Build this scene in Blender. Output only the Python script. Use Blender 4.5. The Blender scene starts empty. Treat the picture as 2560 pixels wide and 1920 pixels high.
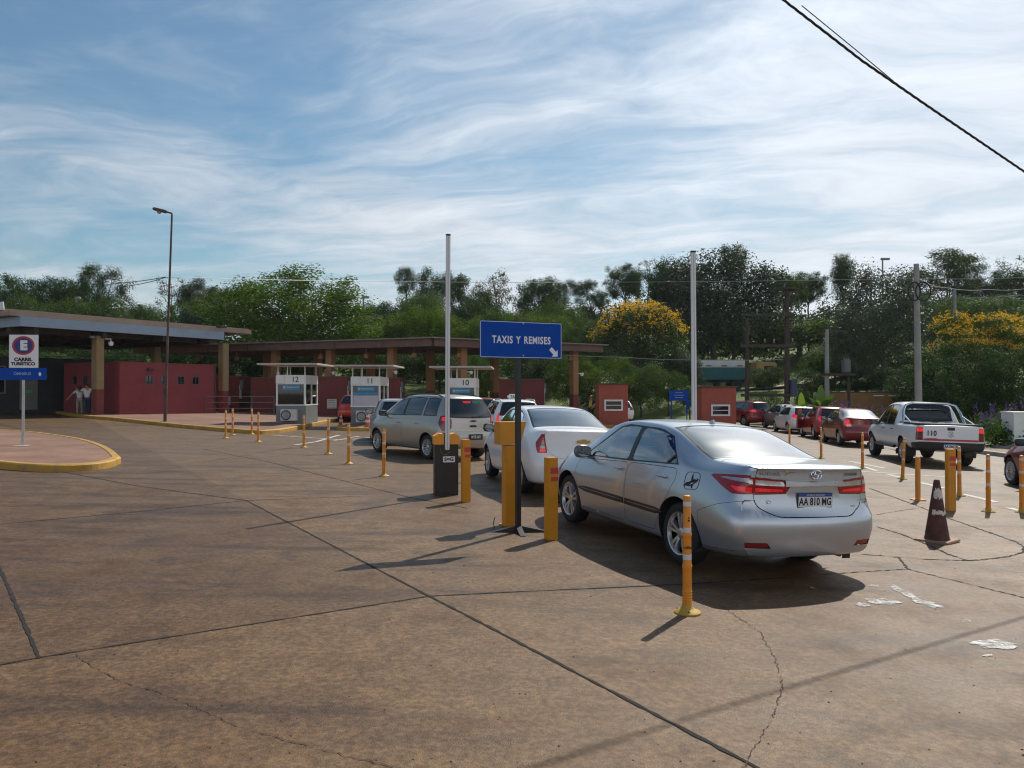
import bpy, bmesh, math, random
import numpy as np
from mathutils import Vector, Matrix
from math import sin, cos, pi, radians, atan2, sqrt

random.seed(7)
SC = bpy.context.scene
COL = SC.collection

# ---------------------------------------------------------------- camera
EYE = 1.75                      # eye height, metres
FOC, HOR = 2000.0, 980.0        # focal length and horizon row in the pixels of the 2560 x 1920 photograph
cd = bpy.data.cameras.new('camera')
cam = bpy.data.objects.new('camera', cd)
COL.objects.link(cam)
cd.sensor_width = 36.0
cd.lens = 36.0 * FOC / 2560.0
cd.clip_start, cd.clip_end = 0.1, 6000.0
cam.location = (0, 0, EYE)
cam.rotation_euler = (radians(90) + math.atan((HOR - 960.0) / FOC), 0, 0)
SC.camera = cam

# ---------------------------------------------------------------- sky and sun
SUN_EL, SUN_AZ = radians(46.3), radians(32.0)          # azimuth measured from +Y towards +X
SUN_DIR = Vector((sin(SUN_AZ) * cos(SUN_EL), cos(SUN_AZ) * cos(SUN_EL), sin(SUN_EL)))
SC.view_settings.view_transform = 'Standard'
SC.view_settings.look = 'None'
SC.view_settings.exposure = 0.0
SC.view_settings.gamma = 1.0
SC.cycles.filter_width = 1.15
SC.view_settings.use_curve_mapping = False

W = bpy.data.worlds.new("World")
SC.world = W
W.use_nodes = True
wt = W.node_tree
wt.nodes.clear()


def wn(kind, **kw):
    n = wt.nodes.new(kind)
    for k, v in kw.items():
        setattr(n, k, v)
    return n


def wl(a, b):
    wt.links.new(a, b)


def wmath(op, a, b=None, c=None, clamp=False):
    n = wn('ShaderNodeMath', operation=op)
    n.use_clamp = clamp
    for i, v in enumerate((a, b, c)):
        if v is None:
            continue
        if isinstance(v, (int, float)):
            n.inputs[i].default_value = v
        else:
            wl(v, n.inputs[i])
    return n.outputs[0]


def wramp(v, a, b):
    n = wn('ShaderNodeMapRange', interpolation_type='SMOOTHSTEP')
    wl(v, n.inputs[0])
    n.inputs[1].default_value, n.inputs[2].default_value = a, b
    return n.outputs[0]


wout = wn('ShaderNodeOutputWorld')
wbg = wn('ShaderNodeBackground')
wl(wbg.outputs[0], wout.inputs[0])
wbg.inputs[1].default_value = 0.085
sky = wn('ShaderNodeTexSky', sky_type='NISHITA')
sky.sun_disc = False
sky.sun_elevation = SUN_EL
sky.sun_rotation = SUN_AZ
sky.air_density, sky.dust_density, sky.ozone_density = 1.15, 0.6, 2.2
tc = wn('ShaderNodeTexCoord')
sep = wn('ShaderNodeSeparateXYZ')
wl(tc.outputs['Generated'], sep.inputs[0])
# clouds lie on a flat layer overhead: direction / height
hgt = wmath('MAXIMUM', wmath('ADD', sep.outputs[2], 0.09), 0.03)
cx = wmath('DIVIDE', sep.outputs[0], hgt)
cy = wmath('DIVIDE', sep.outputs[1], hgt)
comb = wn('ShaderNodeCombineXYZ')
wl(cx, comb.inputs[0])
wl(cy, comb.inputs[1])
mapA = wn('ShaderNodeMapping')
wl(comb.outputs[0], mapA.inputs[0])
mapA.inputs['Rotation'].default_value = (0, 0, radians(22))
mapA.inputs['Scale'].default_value = (0.86, 1.05, 1)
mapA.inputs['Location'].default_value = (5.3, 2.1, 0)
warp = wn('ShaderNodeTexNoise')
wl(mapA.outputs[0], warp.inputs[0])
warp.inputs['Scale'].default_value = 0.9
warp.inputs['Detail'].default_value = 3
wv = wn('ShaderNodeVectorMath', operation='SCALE')
wl(warp.outputs['Color'], wv.inputs[0])
wv.inputs['Scale'].default_value = 1.15
wadd = wn('ShaderNodeVectorMath', operation='ADD')
wl(mapA.outputs[0], wadd.inputs[0])
wl(wv.outputs[0], wadd.inputs[1])
nz = wn('ShaderNodeTexNoise')
wl(wadd.outputs[0], nz.inputs[0])
nz.inputs['Scale'].default_value = 0.95
nz.inputs['Detail'].default_value = 9
nz.inputs['Roughness'].default_value = 0.52
nz2 = wn('ShaderNodeTexNoise')
mapB = wn('ShaderNodeMapping')
wl(wadd.outputs[0], mapB.inputs[0])
mapB.inputs['Scale'].default_value = (1.0, 2.0, 1)
wl(mapB.outputs[0], nz2.inputs[0])
nz2.inputs['Scale'].default_value = 1.7
nz2.inputs['Detail'].default_value = 8
nz2.inputs['Roughness'].default_value = 0.64
big = wn('ShaderNodeTexNoise')
wl(comb.outputs[0], big.inputs[0])
big.inputs['Scale'].default_value = 0.42
big.inputs['Detail'].default_value = 2
dens = wmath('ADD', wmath('MULTIPLY', nz.outputs[0], 0.50), wmath('MULTIPLY', nz2.outputs[0], 0.42))
dens = wmath('ADD', dens, wmath('MULTIPLY', wmath('SUBTRACT', big.outputs[0], 0.5), 0.35))
# thicker towards the sun's side and towards the horizon, as the cirrus sheet was
sdot = wn('ShaderNodeVectorMath', operation='DOT_PRODUCT')
wl(tc.outputs['Generated'], sdot.inputs[0])
sdot.inputs[1].default_value = SUN_DIR
side = wmath('MULTIPLY', sep.outputs[0], 0.15)
dens = wmath('ADD', dens, side)
dens = wmath('ADD', dens, wmath('MULTIPLY', wramp(sep.outputs[2], 0.30, 0.02), 0.07))
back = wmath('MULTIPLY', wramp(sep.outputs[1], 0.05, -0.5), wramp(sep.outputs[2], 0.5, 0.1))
dens = wmath('ADD', dens, wmath('MULTIPLY', back, 0.25))       # unseen cloud added low behind the viewer to fill shaded car rears
cover = wramp(dens, 0.28, 0.62)
cover = wmath('MULTIPLY', cover, 0.90)
cover = wmath('MULTIPLY', cover, wmath('SUBTRACT', 1.0, wmath('MULTIPLY', wramp(sep.outputs[2], 0.46, 0.72), 0.9)))   # cloud thinned overhead, out of view, to deepen the shadows
glow = wmath('POWER', wmath('MAXIMUM', sdot.outputs['Value'], 0.0), 2.6)
bright = wmath('ADD', wmath('ADD', 7.0, wmath('MULTIPLY', glow, 6.0)), wmath('MULTIPLY', wmath('SUBTRACT', nz2.outputs[0], 0.5), 6.0))
bright = wmath('ADD', bright, wmath('MULTIPLY', back, 5.5))  # added cloud brightened further to lift faces turned to the viewer
ccol = wn('ShaderNodeVectorMath', operation='SCALE')
ccol.inputs[0].default_value = (0.93, 0.985, 1.06)
wl(bright, ccol.inputs['Scale'])
skyg = wn('ShaderNodeMixRGB', blend_type='MULTIPLY')
skyg.inputs[0].default_value = 1.0
wl(sky.outputs[0], skyg.inputs[1])
skyg.inputs[2].default_value = (0.80, 1.0, 1.02, 1)
wmix = wn('ShaderNodeMixRGB')
wl(cover, wmix.inputs[0])
wl(skyg.outputs[0], wmix.inputs[1])
wl(ccol.outputs[0], wmix.inputs[2])
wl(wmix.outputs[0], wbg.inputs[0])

sd = bpy.data.lights.new('sun', 'SUN')
sd.energy = 4.6
sd.angle = radians(0.55)
sd.color = (1.0, 0.935, 0.83)
sun = bpy.data.objects.new('sun', sd)
COL.objects.link(sun)
sun.rotation_euler = SUN_DIR.to_track_quat('Z', 'Y').to_euler()

# ---------------------------------------------------------------- the lie of the land
def gz(x, y=0.0):
    """height of the paving: it falls gently from left to right, steeper right of the crown"""
    x = min(max(x, -36.0), 17.0)
    return -0.03 * x if x > 0 else -0.02 * x


def sstep(t):
    t = min(max(t, 0.0), 1.0)
    return t * t * (3 - 2 * t)


def bank(x, y):
    """height of the grass bank and the wooded hill behind the toll booths"""
    d = y - (57.0 if x < 17 else 57.0 - 1.4 * min(x - 17, 22))
    z = gz(x, y) + 2.3 * sstep(d / 15.0) + 5.0 * sstep((d - 22) / 45.0) + 9.0 * sstep((d - 60) / 130.0)
    return z


def P(u, v):
    """ground point seen at pixel (u, v) of the photograph"""
    k = 0.03 if u > 1280 else 0.02
    y = EYE * FOC / ((v - HOR) - k * (u - 1280.0))
    return Vector(((u - 1280.0) / FOC * y, y, gz((u - 1280.0) / FOC * y)))


def Q(x, y):
    """the same for a pixel of the 2212-wide preview"""
    return P(x / 0.86406, y / 0.86406)


def at(u, v, y):
    return Vector(((u - 1280.0) / FOC * y, y, EYE + (HOR - v) / FOC * y))


# ---------------------------------------------------------------- objects, parts, labels
def link(o):
    COL.objects.link(o)
    return o


def tag(o, label=None, cat=None, group=None, kind=None):
    if label:
        o['label'] = label
    if cat:
        o['category'] = cat
    if group:
        o['group'] = group
    if kind:
        o['kind'] = kind
    return o


def thing(name, label, cat, loc=(0, 0, 0), rz=0.0, group=None, scale=None):
    o = link(bpy.data.objects.new(name, None))
    o.empty_display_size = 0.2
    o.location = loc
    o.rotation_euler = (0, 0, rz)
    if scale:
        o.scale = scale
    return tag(o, label, cat, group)


def copy_thing(root, label, loc=None, rz=None, group=None, scale=None, children=True):
    r = link(root.copy())
    if children:
        for c in root.children:
            k = link(c.copy())
            k.parent = r
            for g in c.children:
                h = link(g.copy())
                h.parent = k
    if label:
        r['label'] = label
    if group:
        r['group'] = group
    if loc is not None:
        r.location = loc
    if rz is not None:
        r.rotation_euler = (0, 0, rz)
    if scale is not None:
        r.scale = scale
    return r


class MB:
    """collects shapes; build() links them as one mesh object"""

    def __init__(s):
        s.v, s.f, s.m = [], [], []
        s.mats = []
        s.cur = 0

    def mat(s, m):
        if m not in s.mats:
            s.mats.append(m)
        s.cur = s.mats.index(m)
        return s

    def add(s, vs, fs):
        b = len(s.v)
        s.v += [tuple(v) for v in vs]
        s.f += [tuple(b + i for i in f) for f in fs]
        s.m += [s.cur] * len(fs)
        return s

    def box(s, c, d, rz=0.0, bev=0.0, taper=1.0, M=None):
        """box of size d centred at c; taper scales the top"""
        bm = bmesh.new()
        bmesh.ops.create_cube(bm, size=1.0)
        for v in bm.verts:
            t = taper if v.co.z > 0 else 1.0
            v.co = Vector((v.co.x * d[0] * t, v.co.y * d[1] * t, v.co.z * d[2]))
        if bev > 0:
            bmesh.ops.bevel(bm, geom=bm.edges[:], offset=bev, segments=2, affect='EDGES', clamp_overlap=True)
        mt = Matrix.Translation(c) @ Matrix.Rotation(rz, 4, 'Z')
        if M is not None:
            mt = M @ mt
        bm.verts.index_update()
        s.add([mt @ v.co for v in bm.verts], [[v.index for v in f.verts] for f in bm.faces])
        bm.free()
        return s

    def tube(s, pts, r, n=8, cap=True):
        """tube along points; r a number or one per point"""
        pts = [Vector(p) for p in pts]
        if isinstance(r, (int, float)):
            r = [r] * len(pts)
        vs, fs = [], []
        up = Vector((0, 0, 1))
        d0 = (pts[1] - pts[0]).normalized()
        if abs(d0.z) > 0.9:
            up = Vector((1, 0, 0))
        a = d0.cross(up).normalized()
        for i, p in enumerate(pts):
            if i == 0:
                d = pts[1] - pts[0]
            elif i == len(pts) - 1:
                d = pts[-1] - pts[-2]
            else:
                d = pts[i + 1] - pts[i - 1]
            d.normalize()
            a = (a - d * a.dot(d)).normalized()
            b = d.cross(a)
            for k in range(n):
                t = 2 * pi * k / n
                vs.append(p + (a * cos(t) + b * sin(t)) * r[i])
        for i in range(len(pts) - 1):
            for k in range(n):
                k2 = (k + 1) % n
                fs.append((i * n + k, i * n + k2, (i + 1) * n + k2, (i + 1) * n + k))
        if cap:
            fs.append(tuple(range(n))[::-1])
            fs.append(tuple((len(pts) - 1) * n + k for k in range(n)))
        return s.add(vs, fs)

    def lathe(s, prof, n=24, M=None, closed=False, cap=True):
        """revolve (radius, z) pairs about Z"""
        vs, fs = [], []
        m = len(prof)
        for r, z in prof:
            for k in range(n):
                t = 2 * pi * k / n
                vs.append(Vector((r * cos(t), r * sin(t), z)))
        for i in range(m if closed else m - 1):
            j = (i + 1) % m
            for k in range(n):
                k2 = (k + 1) % n
                fs.append((i * n + k, i * n + k2, j * n + k2, j * n + k))
        if not closed and cap:
            if prof[0][0] > 1e-5:
                fs.append(tuple(range(n))[::-1])
            if prof[-1][0] > 1e-5:
                fs.append(tuple((m - 1) * n + k for k in range(n)))
        if M is not None:
            vs = [M @ v for v in vs]
        return s.add(vs, fs)

    def prism(s, poly, a, b, M=None):
        """extrude a 2-D polygon (x, y) from z = a to z = b"""
        n = len(poly)
        vs = [Vector((p[0], p[1], a)) for p in poly] + [Vector((p[0], p[1], b)) for p in poly]
        fs = [tuple(range(n))[::-1], tuple(range(n, 2 * n))]
        fs += [(i, (i + 1) % n, n + (i + 1) % n, n + i) for i in range(n)]
        if M is not None:
            vs = [M @ v for v in vs]
        return s.add(vs, fs)

    def mesh(s, name):
        me = bpy.data.meshes.new(name)
        me.from_pydata(s.v, [], s.f)
        for m in s.mats:
            me.materials.append(m)
        if s.mats:
            me.polygons.foreach_set('material_index', s.m)
        return me

    def build(s, name, m=None, parent=None, smooth=None, label=None):
        me = s.mesh(name)
        if m is not None and not s.mats:
            me.materials.append(m)
        fix_normals(me)
        if smooth is not None:
            me.shade_smooth()
            me.set_sharp_from_angle(angle=radians(smooth))
        o = link(bpy.data.objects.new(name, me))
        if parent is not None:
            o.parent = parent
        if label:
            o['label'] = label
        return o


def fix_normals(me):
    bm = bmesh.new()
    bm.from_mesh(me)
    bmesh.ops.recalc_face_normals(bm, faces=bm.faces[:])
    bm.to_mesh(me)
    bm.free()


XZ = Matrix(((1, 0, 0, 0), (0, 0, -1, 0), (0, 1, 0, 0), (0, 0, 0, 1)))     # a sign's plane upright: x stays, y becomes z, facing -Y


def text_mesh(s, size, thick=0.0, bold=0.0, align='CENTER', sx=1.0, gap=1.0):
    c = bpy.data.curves.new('lettering', 'FONT')
    c.body = s
    c.size = size
    c.align_x = align
    c.align_y = 'CENTER'
    c.extrude = thick
    c.offset = bold
    c.resolution_u = 4
    c.space_character = gap
    c.space_word = gap ** 2
    o = bpy.data.objects.new('lettering', c)
    me = bpy.data.meshes.new_from_object(o)
    bpy.data.objects.remove(o)
    for v in me.vertices:
        v.co.x *= sx
    return me


def lettering(s, size, m, parent, M, name='lettering', bold=0.0, align='CENTER', sx=1.0, thick=0.002, label=None, gap=1.0):
    me = text_mesh(s, size, thick, bold, align, sx, gap)
    me.transform(M)
    me.materials.clear()
    me.materials.append(m)
    o = link(bpy.data.objects.new(name, me))
    o.parent = parent
    if label:
        o['label'] = label
    return o


# ---------------------------------------------------------------- materials
MATS = {}


def nodes(name):
    m = bpy.data.materials.new(name)
    m.use_nodes = True
    t = m.node_tree
    b = t.nodes['Principled BSDF']
    return m, t, b


def nn(t, kind, **kw):
    n = t.nodes.new(kind)
    for k, v in kw.items():
        if k == 'inp':
            for a, c in v.items():
                n.inputs[a].default_value = c
        else:
            setattr(n, k, v)
    return n


def M(name, col, rough=0.6, metal=0.0, var=0.12, vs=3.0, spec=0.5, coat=0.0, bump=0.0, bs=60.0, dark_back=False, emit=None, dirt=0.0, dirtcol=(0.16, 0.09, 0.05)):
    if name in MATS:
        return MATS[name]
    m, t, b = nodes(name)
    L = t.links.new
    b.inputs['Roughness'].default_value = rough
    b.inputs['Metallic'].default_value = metal
    b.inputs['Specular IOR Level'].default_value = spec
    b.inputs['Coat Weight'].default_value = coat
    b.inputs['Coat Roughness'].default_value = 0.06
    c4 = (*col, 1)
    tcn = nn(t, 'ShaderNodeTexCoord')
    no = nn(t, 'ShaderNodeTexNoise', inp={'Scale': vs, 'Detail': 5.0, 'Roughness': 0.6})
    L(tcn.outputs['Object'], no.inputs['Vector'])
    mr = nn(t, 'ShaderNodeMapRange', inp={1: 0.3, 2: 0.7, 3: 1.0 - var, 4: 1.0 + var})
    L(no.outputs[0], mr.inputs[0])
    mx = nn(t, 'ShaderNodeMixRGB', blend_type='MULTIPLY', inp={0: 1.0, 1: c4})
    L(mr.outputs[0], mx.inputs[2])
    outc = mx.outputs[0]
    if dirt > 0:
        n2 = nn(t, 'ShaderNodeTexNoise', inp={'Scale': vs * 2.3, 'Detail': 7.0, 'Roughness': 0.65})
        L(tcn.outputs['Object'], n2.inputs['Vector'])
        m2 = nn(t, 'ShaderNodeMapRange', inp={1: 0.52, 2: 0.75, 3: 0.0, 4: dirt})
        L(n2.outputs[0], m2.inputs[0])
        x2 = nn(t, 'ShaderNodeMixRGB', inp={2: (*dirtcol, 1)})
        L(m2.outputs[0], x2.inputs[0])
        L(outc, x2.inputs[1])
        outc = x2.outputs[0]
    L(outc, b.inputs['Base Color'])
    if bump > 0:
        n3 = nn(t, 'ShaderNodeTexNoise', inp={'Scale': bs, 'Detail': 4.0})
        L(tcn.outputs['Object'], n3.inputs['Vector'])
        bp = nn(t, 'ShaderNodeBump', inp={'Strength': bump, 'Distance': 0.01})
        L(n3.outputs[0], bp.inputs['Height'])
        L(bp.outputs[0], b.inputs['Normal'])
    if emit:
        b.inputs['Emission Color'].default_value = (*emit[0], 1)
        b.inputs['Emission Strength'].default_value = emit[1]
    if dark_back:
        out = t.nodes['Material Output']
        g = nn(t, 'ShaderNodeNewGeometry')
        d = nn(t, 'ShaderNodeBsdfDiffuse', inp={'Color': (0.025, 0.025, 0.028, 1)})
        ms = nn(t, 'ShaderNodeMixShader')
        L(g.outputs['Backfacing'], ms.inputs[0])
        L(b.outputs[0], ms.inputs[1])
        L(d.outputs[0], ms.inputs[2])
        L(ms.outputs[0], out.inputs[0])
    MATS[name] = m
    return m


def glass(name, tint, rough=0.03, boost=1.0):
    """thin pane: Fresnel reflection over tinted see-through"""
    if name in MATS:
        return MATS[name]
    m, t, b = nodes(name)
    t.nodes.remove(b)
    L = t.links.new
    out = t.nodes['Material Output']
    fr = nn(t, 'ShaderNodeFresnel', inp={'IOR': 1.52})
    mu = nn(t, 'ShaderNodeMath', operation='MULTIPLY_ADD', inp={1: 1.6 * boost, 2: 0.02})
    mu.use_clamp = True
    L(fr.outputs[0], mu.inputs[0])
    tr = nn(t, 'ShaderNodeBsdfTransparent', inp={'Color': (*tint, 1)})
    gl = nn(t, 'ShaderNodeBsdfGlossy', inp={'Color': (1, 1, 1, 1), 'Roughness': rough})
    ms = nn(t, 'ShaderNodeMixShader')
    L(mu.outputs[0], ms.inputs[0])
    L(tr.outputs[0], ms.inputs[1])
    L(gl.outputs[0], ms.inputs[2])
    L(ms.outputs[0], out.inputs[0])
    MATS[name] = m
    return m


def leafmat(name, dark, light, trans=0.35, rough=0.7, spec=0.15):
    if name in MATS:
        return MATS[name]
    m, t, b = nodes(name)
    L = t.links.new
    at_ = nn(t, 'ShaderNodeAttribute', attribute_name='tone')
    oi = nn(t, 'ShaderNodeObjectInfo')
    ad = nn(t, 'ShaderNodeMath', operation='MULTIPLY_ADD', inp={1: 0.35, 2: -0.17})
    L(oi.outputs['Random'], ad.inputs[0])
    s = nn(t, 'ShaderNodeMath', operation='ADD')
    s.use_clamp = True
    L(at_.outputs['Fac'], s.inputs[0])
    L(ad.outputs[0], s.inputs[1])
    mx = nn(t, 'ShaderNodeMixRGB', inp={1: (*dark, 1), 2: (*light, 1)})
    L(s.outputs[0], mx.inputs[0])
    b.inputs['Roughness'].default_value = rough
    b.inputs['Specular IOR Level'].default_value = spec
    L(mx.outputs[0], b.inputs['Base Color'])
    tl = nn(t, 'ShaderNodeBsdfTranslucent')
    hs = nn(t, 'ShaderNodeHueSaturation', inp={'Saturation': 1.15, 'Value': 1.25})
    L(mx.outputs[0], hs.inputs['Color'])
    L(hs.outputs[0], tl.inputs['Color'])
    ms = nn(t, 'ShaderNodeMixShader', inp={0: trans})
    L(b.outputs[0], ms.inputs[1])
    L(tl.outputs[0], ms.inputs[2])
    L(ms.outputs[0], t.nodes['Material Output'].inputs[0])
    MATS[name] = m
    return m
# ================================================================ ground, pavements, markings
def ground_mat():
    m, t, b = nodes('concrete')
    L = t.links.new
    tcn = nn(t, 'ShaderNodeTexCoord')

    def noise(scale, detail=5, rough=0.6, mp=None, dist=0.0):
        n = nn(t, 'ShaderNodeTexNoise', inp={'Scale': scale, 'Detail': detail, 'Roughness': rough, 'Distortion': dist})
        L(mp or tcn.outputs['Object'], n.inputs['Vector'])
        return n.outputs[0]

    def rng(v, a, b_, c=0.0, d=1.0):
        r = nn(t, 'ShaderNodeMapRange', inp={1: a, 2: b_, 3: c, 4: d})
        r.interpolation_type = 'SMOOTHSTEP'
        L(v, r.inputs[0])
        return r.outputs[0]

    def mix(f, a, b_, mode='MIX'):
        x = nn(t, 'ShaderNodeMixRGB', blend_type=mode)
        for i, v in ((0, f), (1, a), (2, b_)):
            if isinstance(v, (int, float)):
                x.inputs[i].default_value = v
            elif isinstance(v, tuple):
                x.inputs[i].default_value = (*v, 1)
            else:
                L(v, x.inputs[i])
        return x.outputs[0]

    def mapping(rot, sc):
        g = nn(t, 'ShaderNodeMapping')
        L(tcn.outputs['Object'], g.inputs[0])
        g.inputs['Rotation'].default_value = (0, 0, radians(rot))
        g.inputs['Scale'].default_value = sc
        return g.outputs[0]

    big = noise(0.22, 4, 0.55, dist=0.6)
    med = noise(1.1, 8, 0.68)
    fine = noise(24, 8, 0.72)
    grit = noise(120, 3, 0.6)
    c = mix(rng(big, 0.34, 0.62), (0.163, 0.088, 0.038), (0.206, 0.125, 0.058))
    c = mix(rng(med, 0.50, 0.70, 0, 0.75), c, (0.114, 0.055, 0.022))           # red earth trodden in
    pale = noise(0.55, 7, 0.7, mapping(20, (1, 1.6, 1)))
    c = mix(rng(pale, 0.52, 0.74, 0, 0.6), c, (0.267, 0.169, 0.083))
    dark = noise(0.5, 7, 0.66, mapping(-14, (0.5, 2.6, 1)))
    c = mix(rng(dark, 0.48, 0.66, 0, 0.80), c, (0.068, 0.037, 0.019))       # tyre grime in long streaks across the apron
    dk2 = noise(0.8, 9, 0.75)
    c = mix(rng(dk2, 0.53, 0.66, 0, 0.65), c, (0.065, 0.037, 0.019))
    lane = noise(0.45, 4, 0.6, mapping(28, (2.2, 0.22, 1)))
    c = mix(rng(lane, 0.55, 0.75, 0, 0.5), c, (0.087, 0.052, 0.030))
    # the through lane on the right is greyer
    sp = nn(t, 'ShaderNodeSeparateXYZ')
    L(tcn.outputs['Object'], sp.inputs[0])
    w = nn(t, 'ShaderNodeMath', operation='MULTIPLY_ADD', inp={1: 3.0, 2: -1.5})
    L(big, w.inputs[0])
    w2 = nn(t, 'ShaderNodeMath', operation='ADD')
    L(sp.outputs[0], w2.inputs[0])
    L(w.outputs[0], w2.inputs[1])
    c = mix(rng(w2.outputs[0], 8.2, 9.4, 0, 0.7), c, (0.218, 0.161, 0.102))
    w3 = nn(t, 'ShaderNodeMath', operation='ADD')
    L(sp.outputs[1], w3.inputs[0])
    L(w.outputs[0], w3.inputs[1])
    c = mix(rng(w3.outputs[0], 11.0, 24.0, 0, 0.55), c, (0.196, 0.135, 0.079))  # paler with distance: grazing sky sheen painted into the colour
    c = mix(rng(fine, 0.35, 0.70, 0.0, 1.0), mix(1.0, c, (0.55, 0.53, 0.51), 'MULTIPLY'), mix(1.0, c, (1.28, 1.28, 1.29), 'MULTIPLY'))
    c = mix(rng(grit, 0.60, 0.74, 0, 0.7), c, (0.047, 0.036, 0.022))
    mot = noise(3.6, 8, 0.72)
    c = mix(rng(mot, 0.36, 0.66), mix(1.0, c, (0.82, 0.80, 0.78), 'MULTIPLY'), mix(1.0, c, (1.08, 1.08, 1.09), 'MULTIPLY'))
    # the slab left of the long joint was poured darker than its neighbours
    a_, b_, c_ = P(98, 1643), P(1076, 1487), P(619, 1251)

    def beyond(p, q):
        d = (q - p).to_2d().normalized()
        n_ = Vector((-d.y, d.x, 0))
        v = nn(t, 'ShaderNodeVectorMath', operation='DOT_PRODUCT', inp={1: n_})
        L(tcn.outputs['Object'], v.inputs[0])
        o = nn(t, 'ShaderNodeMath', operation='SUBTRACT', inp={1: n_.dot(p)})
        L(v.outputs['Value'], o.inputs[0])
        return rng(o.outputs[0], -0.01, 0.01)
    sm = nn(t, 'ShaderNodeMath', operation='MULTIPLY')
    L(beyond(a_, b_), sm.inputs[0])
    L(beyond(b_, c_), sm.inputs[1])
    # (left of the joint is the positive side when walking from b to c)
    c = mix(sm.outputs[0], c, mix(1.0, c, (0.80, 0.77, 0.74), 'MULTIPLY'))
    # crazing where the surface has worn
    vo = nn(t, 'ShaderNodeTexVoronoi', feature='DISTANCE_TO_EDGE', inp={'Scale': 9.0})
    wp = nn(t, 'ShaderNodeVectorMath', operation='ADD')
    nw = nn(t, 'ShaderNodeTexNoise', inp={'Scale': 6.0, 'Detail': 4.0})
    L(tcn.outputs['Object'], nw.inputs['Vector'])
    L(tcn.outputs['Object'], wp.inputs[0])
    L(nw.outputs['Color'], wp.inputs[1])
    L(wp.outputs[0], vo.inputs['Vector'])
    cr = rng(vo.outputs['Distance'], 0.0, 0.035, 1.0, 0.0)
    crm = nn(t, 'ShaderNodeMath', operation='MULTIPLY')
    L(cr, crm.inputs[0])
    L(rng(noise(0.35, 5, 0.6), 0.48, 0.64, 0, 0.6), crm.inputs[1])
    c = mix(crm.outputs[0], c, (0.075, 0.05, 0.034))
    L(c, b.inputs['Base Color'])
    b.inputs['Specular IOR Level'].default_value = 0.28
    L(rng(med, 0.3, 0.7, 0.42, 0.62), b.inputs['Roughness'])
    h = nn(t, 'ShaderNodeMath', operation='MULTIPLY_ADD', inp={1: 0.6})
    L(fine, h.inputs[0])
    L(grit, h.inputs[2])
    bp = nn(t, 'ShaderNodeBump', inp={'Strength': 0.5, 'Distance': 0.008})
    L(h.outputs[0], bp.inputs['Height'])
    L(bp.outputs[0], b.inputs['Normal'])
    return m


MCON = ground_mat()
gb = MB()
gx = [-1800, -36, -18, 0, 8.5, 17, 1800]
gy = [-400, 0, 30, 60, 3000]
gb.add([(x, y, gz(x, y)) for y in gy for x in gx],
       [(j * 7 + i, j * 7 + i + 1, (j + 1) * 7 + i + 1, (j + 1) * 7 + i) for j in range(4) for i in range(6)])
tag(gb.build('ground', MCON), kind='structure')


def grass_mat():
    m, t, b = nodes('grass')
    L = t.links.new
    tcn = nn(t, 'ShaderNodeTexCoord')
    n1 = nn(t, 'ShaderNodeTexNoise', inp={'Scale': 0.35, 'Detail': 6.0, 'Roughness': 0.6})
    n2 = nn(t, 'ShaderNodeTexNoise', inp={'Scale': 9.0, 'Detail': 6.0, 'Roughness': 0.7})
    L(tcn.outputs['Object'], n1.inputs['Vector'])
    L(tcn.outputs['Object'], n2.inputs['Vector'])
    x1 = nn(t, 'ShaderNodeMixRGB', inp={1: (0.075, 0.125, 0.018, 1), 2: (0.16, 0.20, 0.032, 1)})
    r1 = nn(t, 'ShaderNodeMapRange', inp={1: 0.35, 2: 0.65})
    L(n1.outputs[0], r1.inputs[0])
    L(r1.outputs[0], x1.inputs[0])
    x2 = nn(t, 'ShaderNodeMixRGB', blend_type='MULTIPLY', inp={0: 1.0})
    r2 = nn(t, 'ShaderNodeMapRange', inp={1: 0.3, 2: 0.7, 3: 0.55, 4: 1.3})
    L(n2.outputs[0], r2.inputs[0])
    L(x1.outputs[0], x2.inputs[1])
    L(r2.outputs[0], x2.inputs[2])
    L(x2.outputs[0], b.inputs['Base Color'])
    b.inputs['Roughness'].default_value = 0.9
    bp = nn(t, 'ShaderNodeBump', inp={'Strength': 0.8, 'Distance': 0.05})
    L(n2.outputs[0], bp.inputs['Height'])
    L(bp.outputs[0], b.inputs['Normal'])
    return m


MGRASS = grass_mat()
hb = MB()
hx = np.concatenate([[-900, -500, -300, -200], np.linspace(-140, 160, 51), [230, 330, 520, 900]])
hy = np.concatenate([np.linspace(54.5, 96, 24), np.linspace(101, 260, 24), [400, 700, 1200]])
rr = random.Random(3)
hv = []
for y in hy:
    for x in hx:
        yy = y if x < 17 else y - 1.4 * min(x - 17, 22) * max(0.0, 1 - (y - 54.5) / 60)
        rough = 0.0 if y < 56 else 0.22
        hv.append((x, yy, bank(x, yy) + 0.004 + rough * rr.uniform(-0.5, 0.5)))
nx = len(hx)
hb.add(hv, [(j * nx + i, j * nx + i + 1, (j + 1) * nx + i + 1, (j + 1) * nx + i) for j in range(len(hy) - 1) for i in range(nx - 1)])
tag(hb.build('hill', MGRASS, smooth=60), kind='structure')


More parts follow.
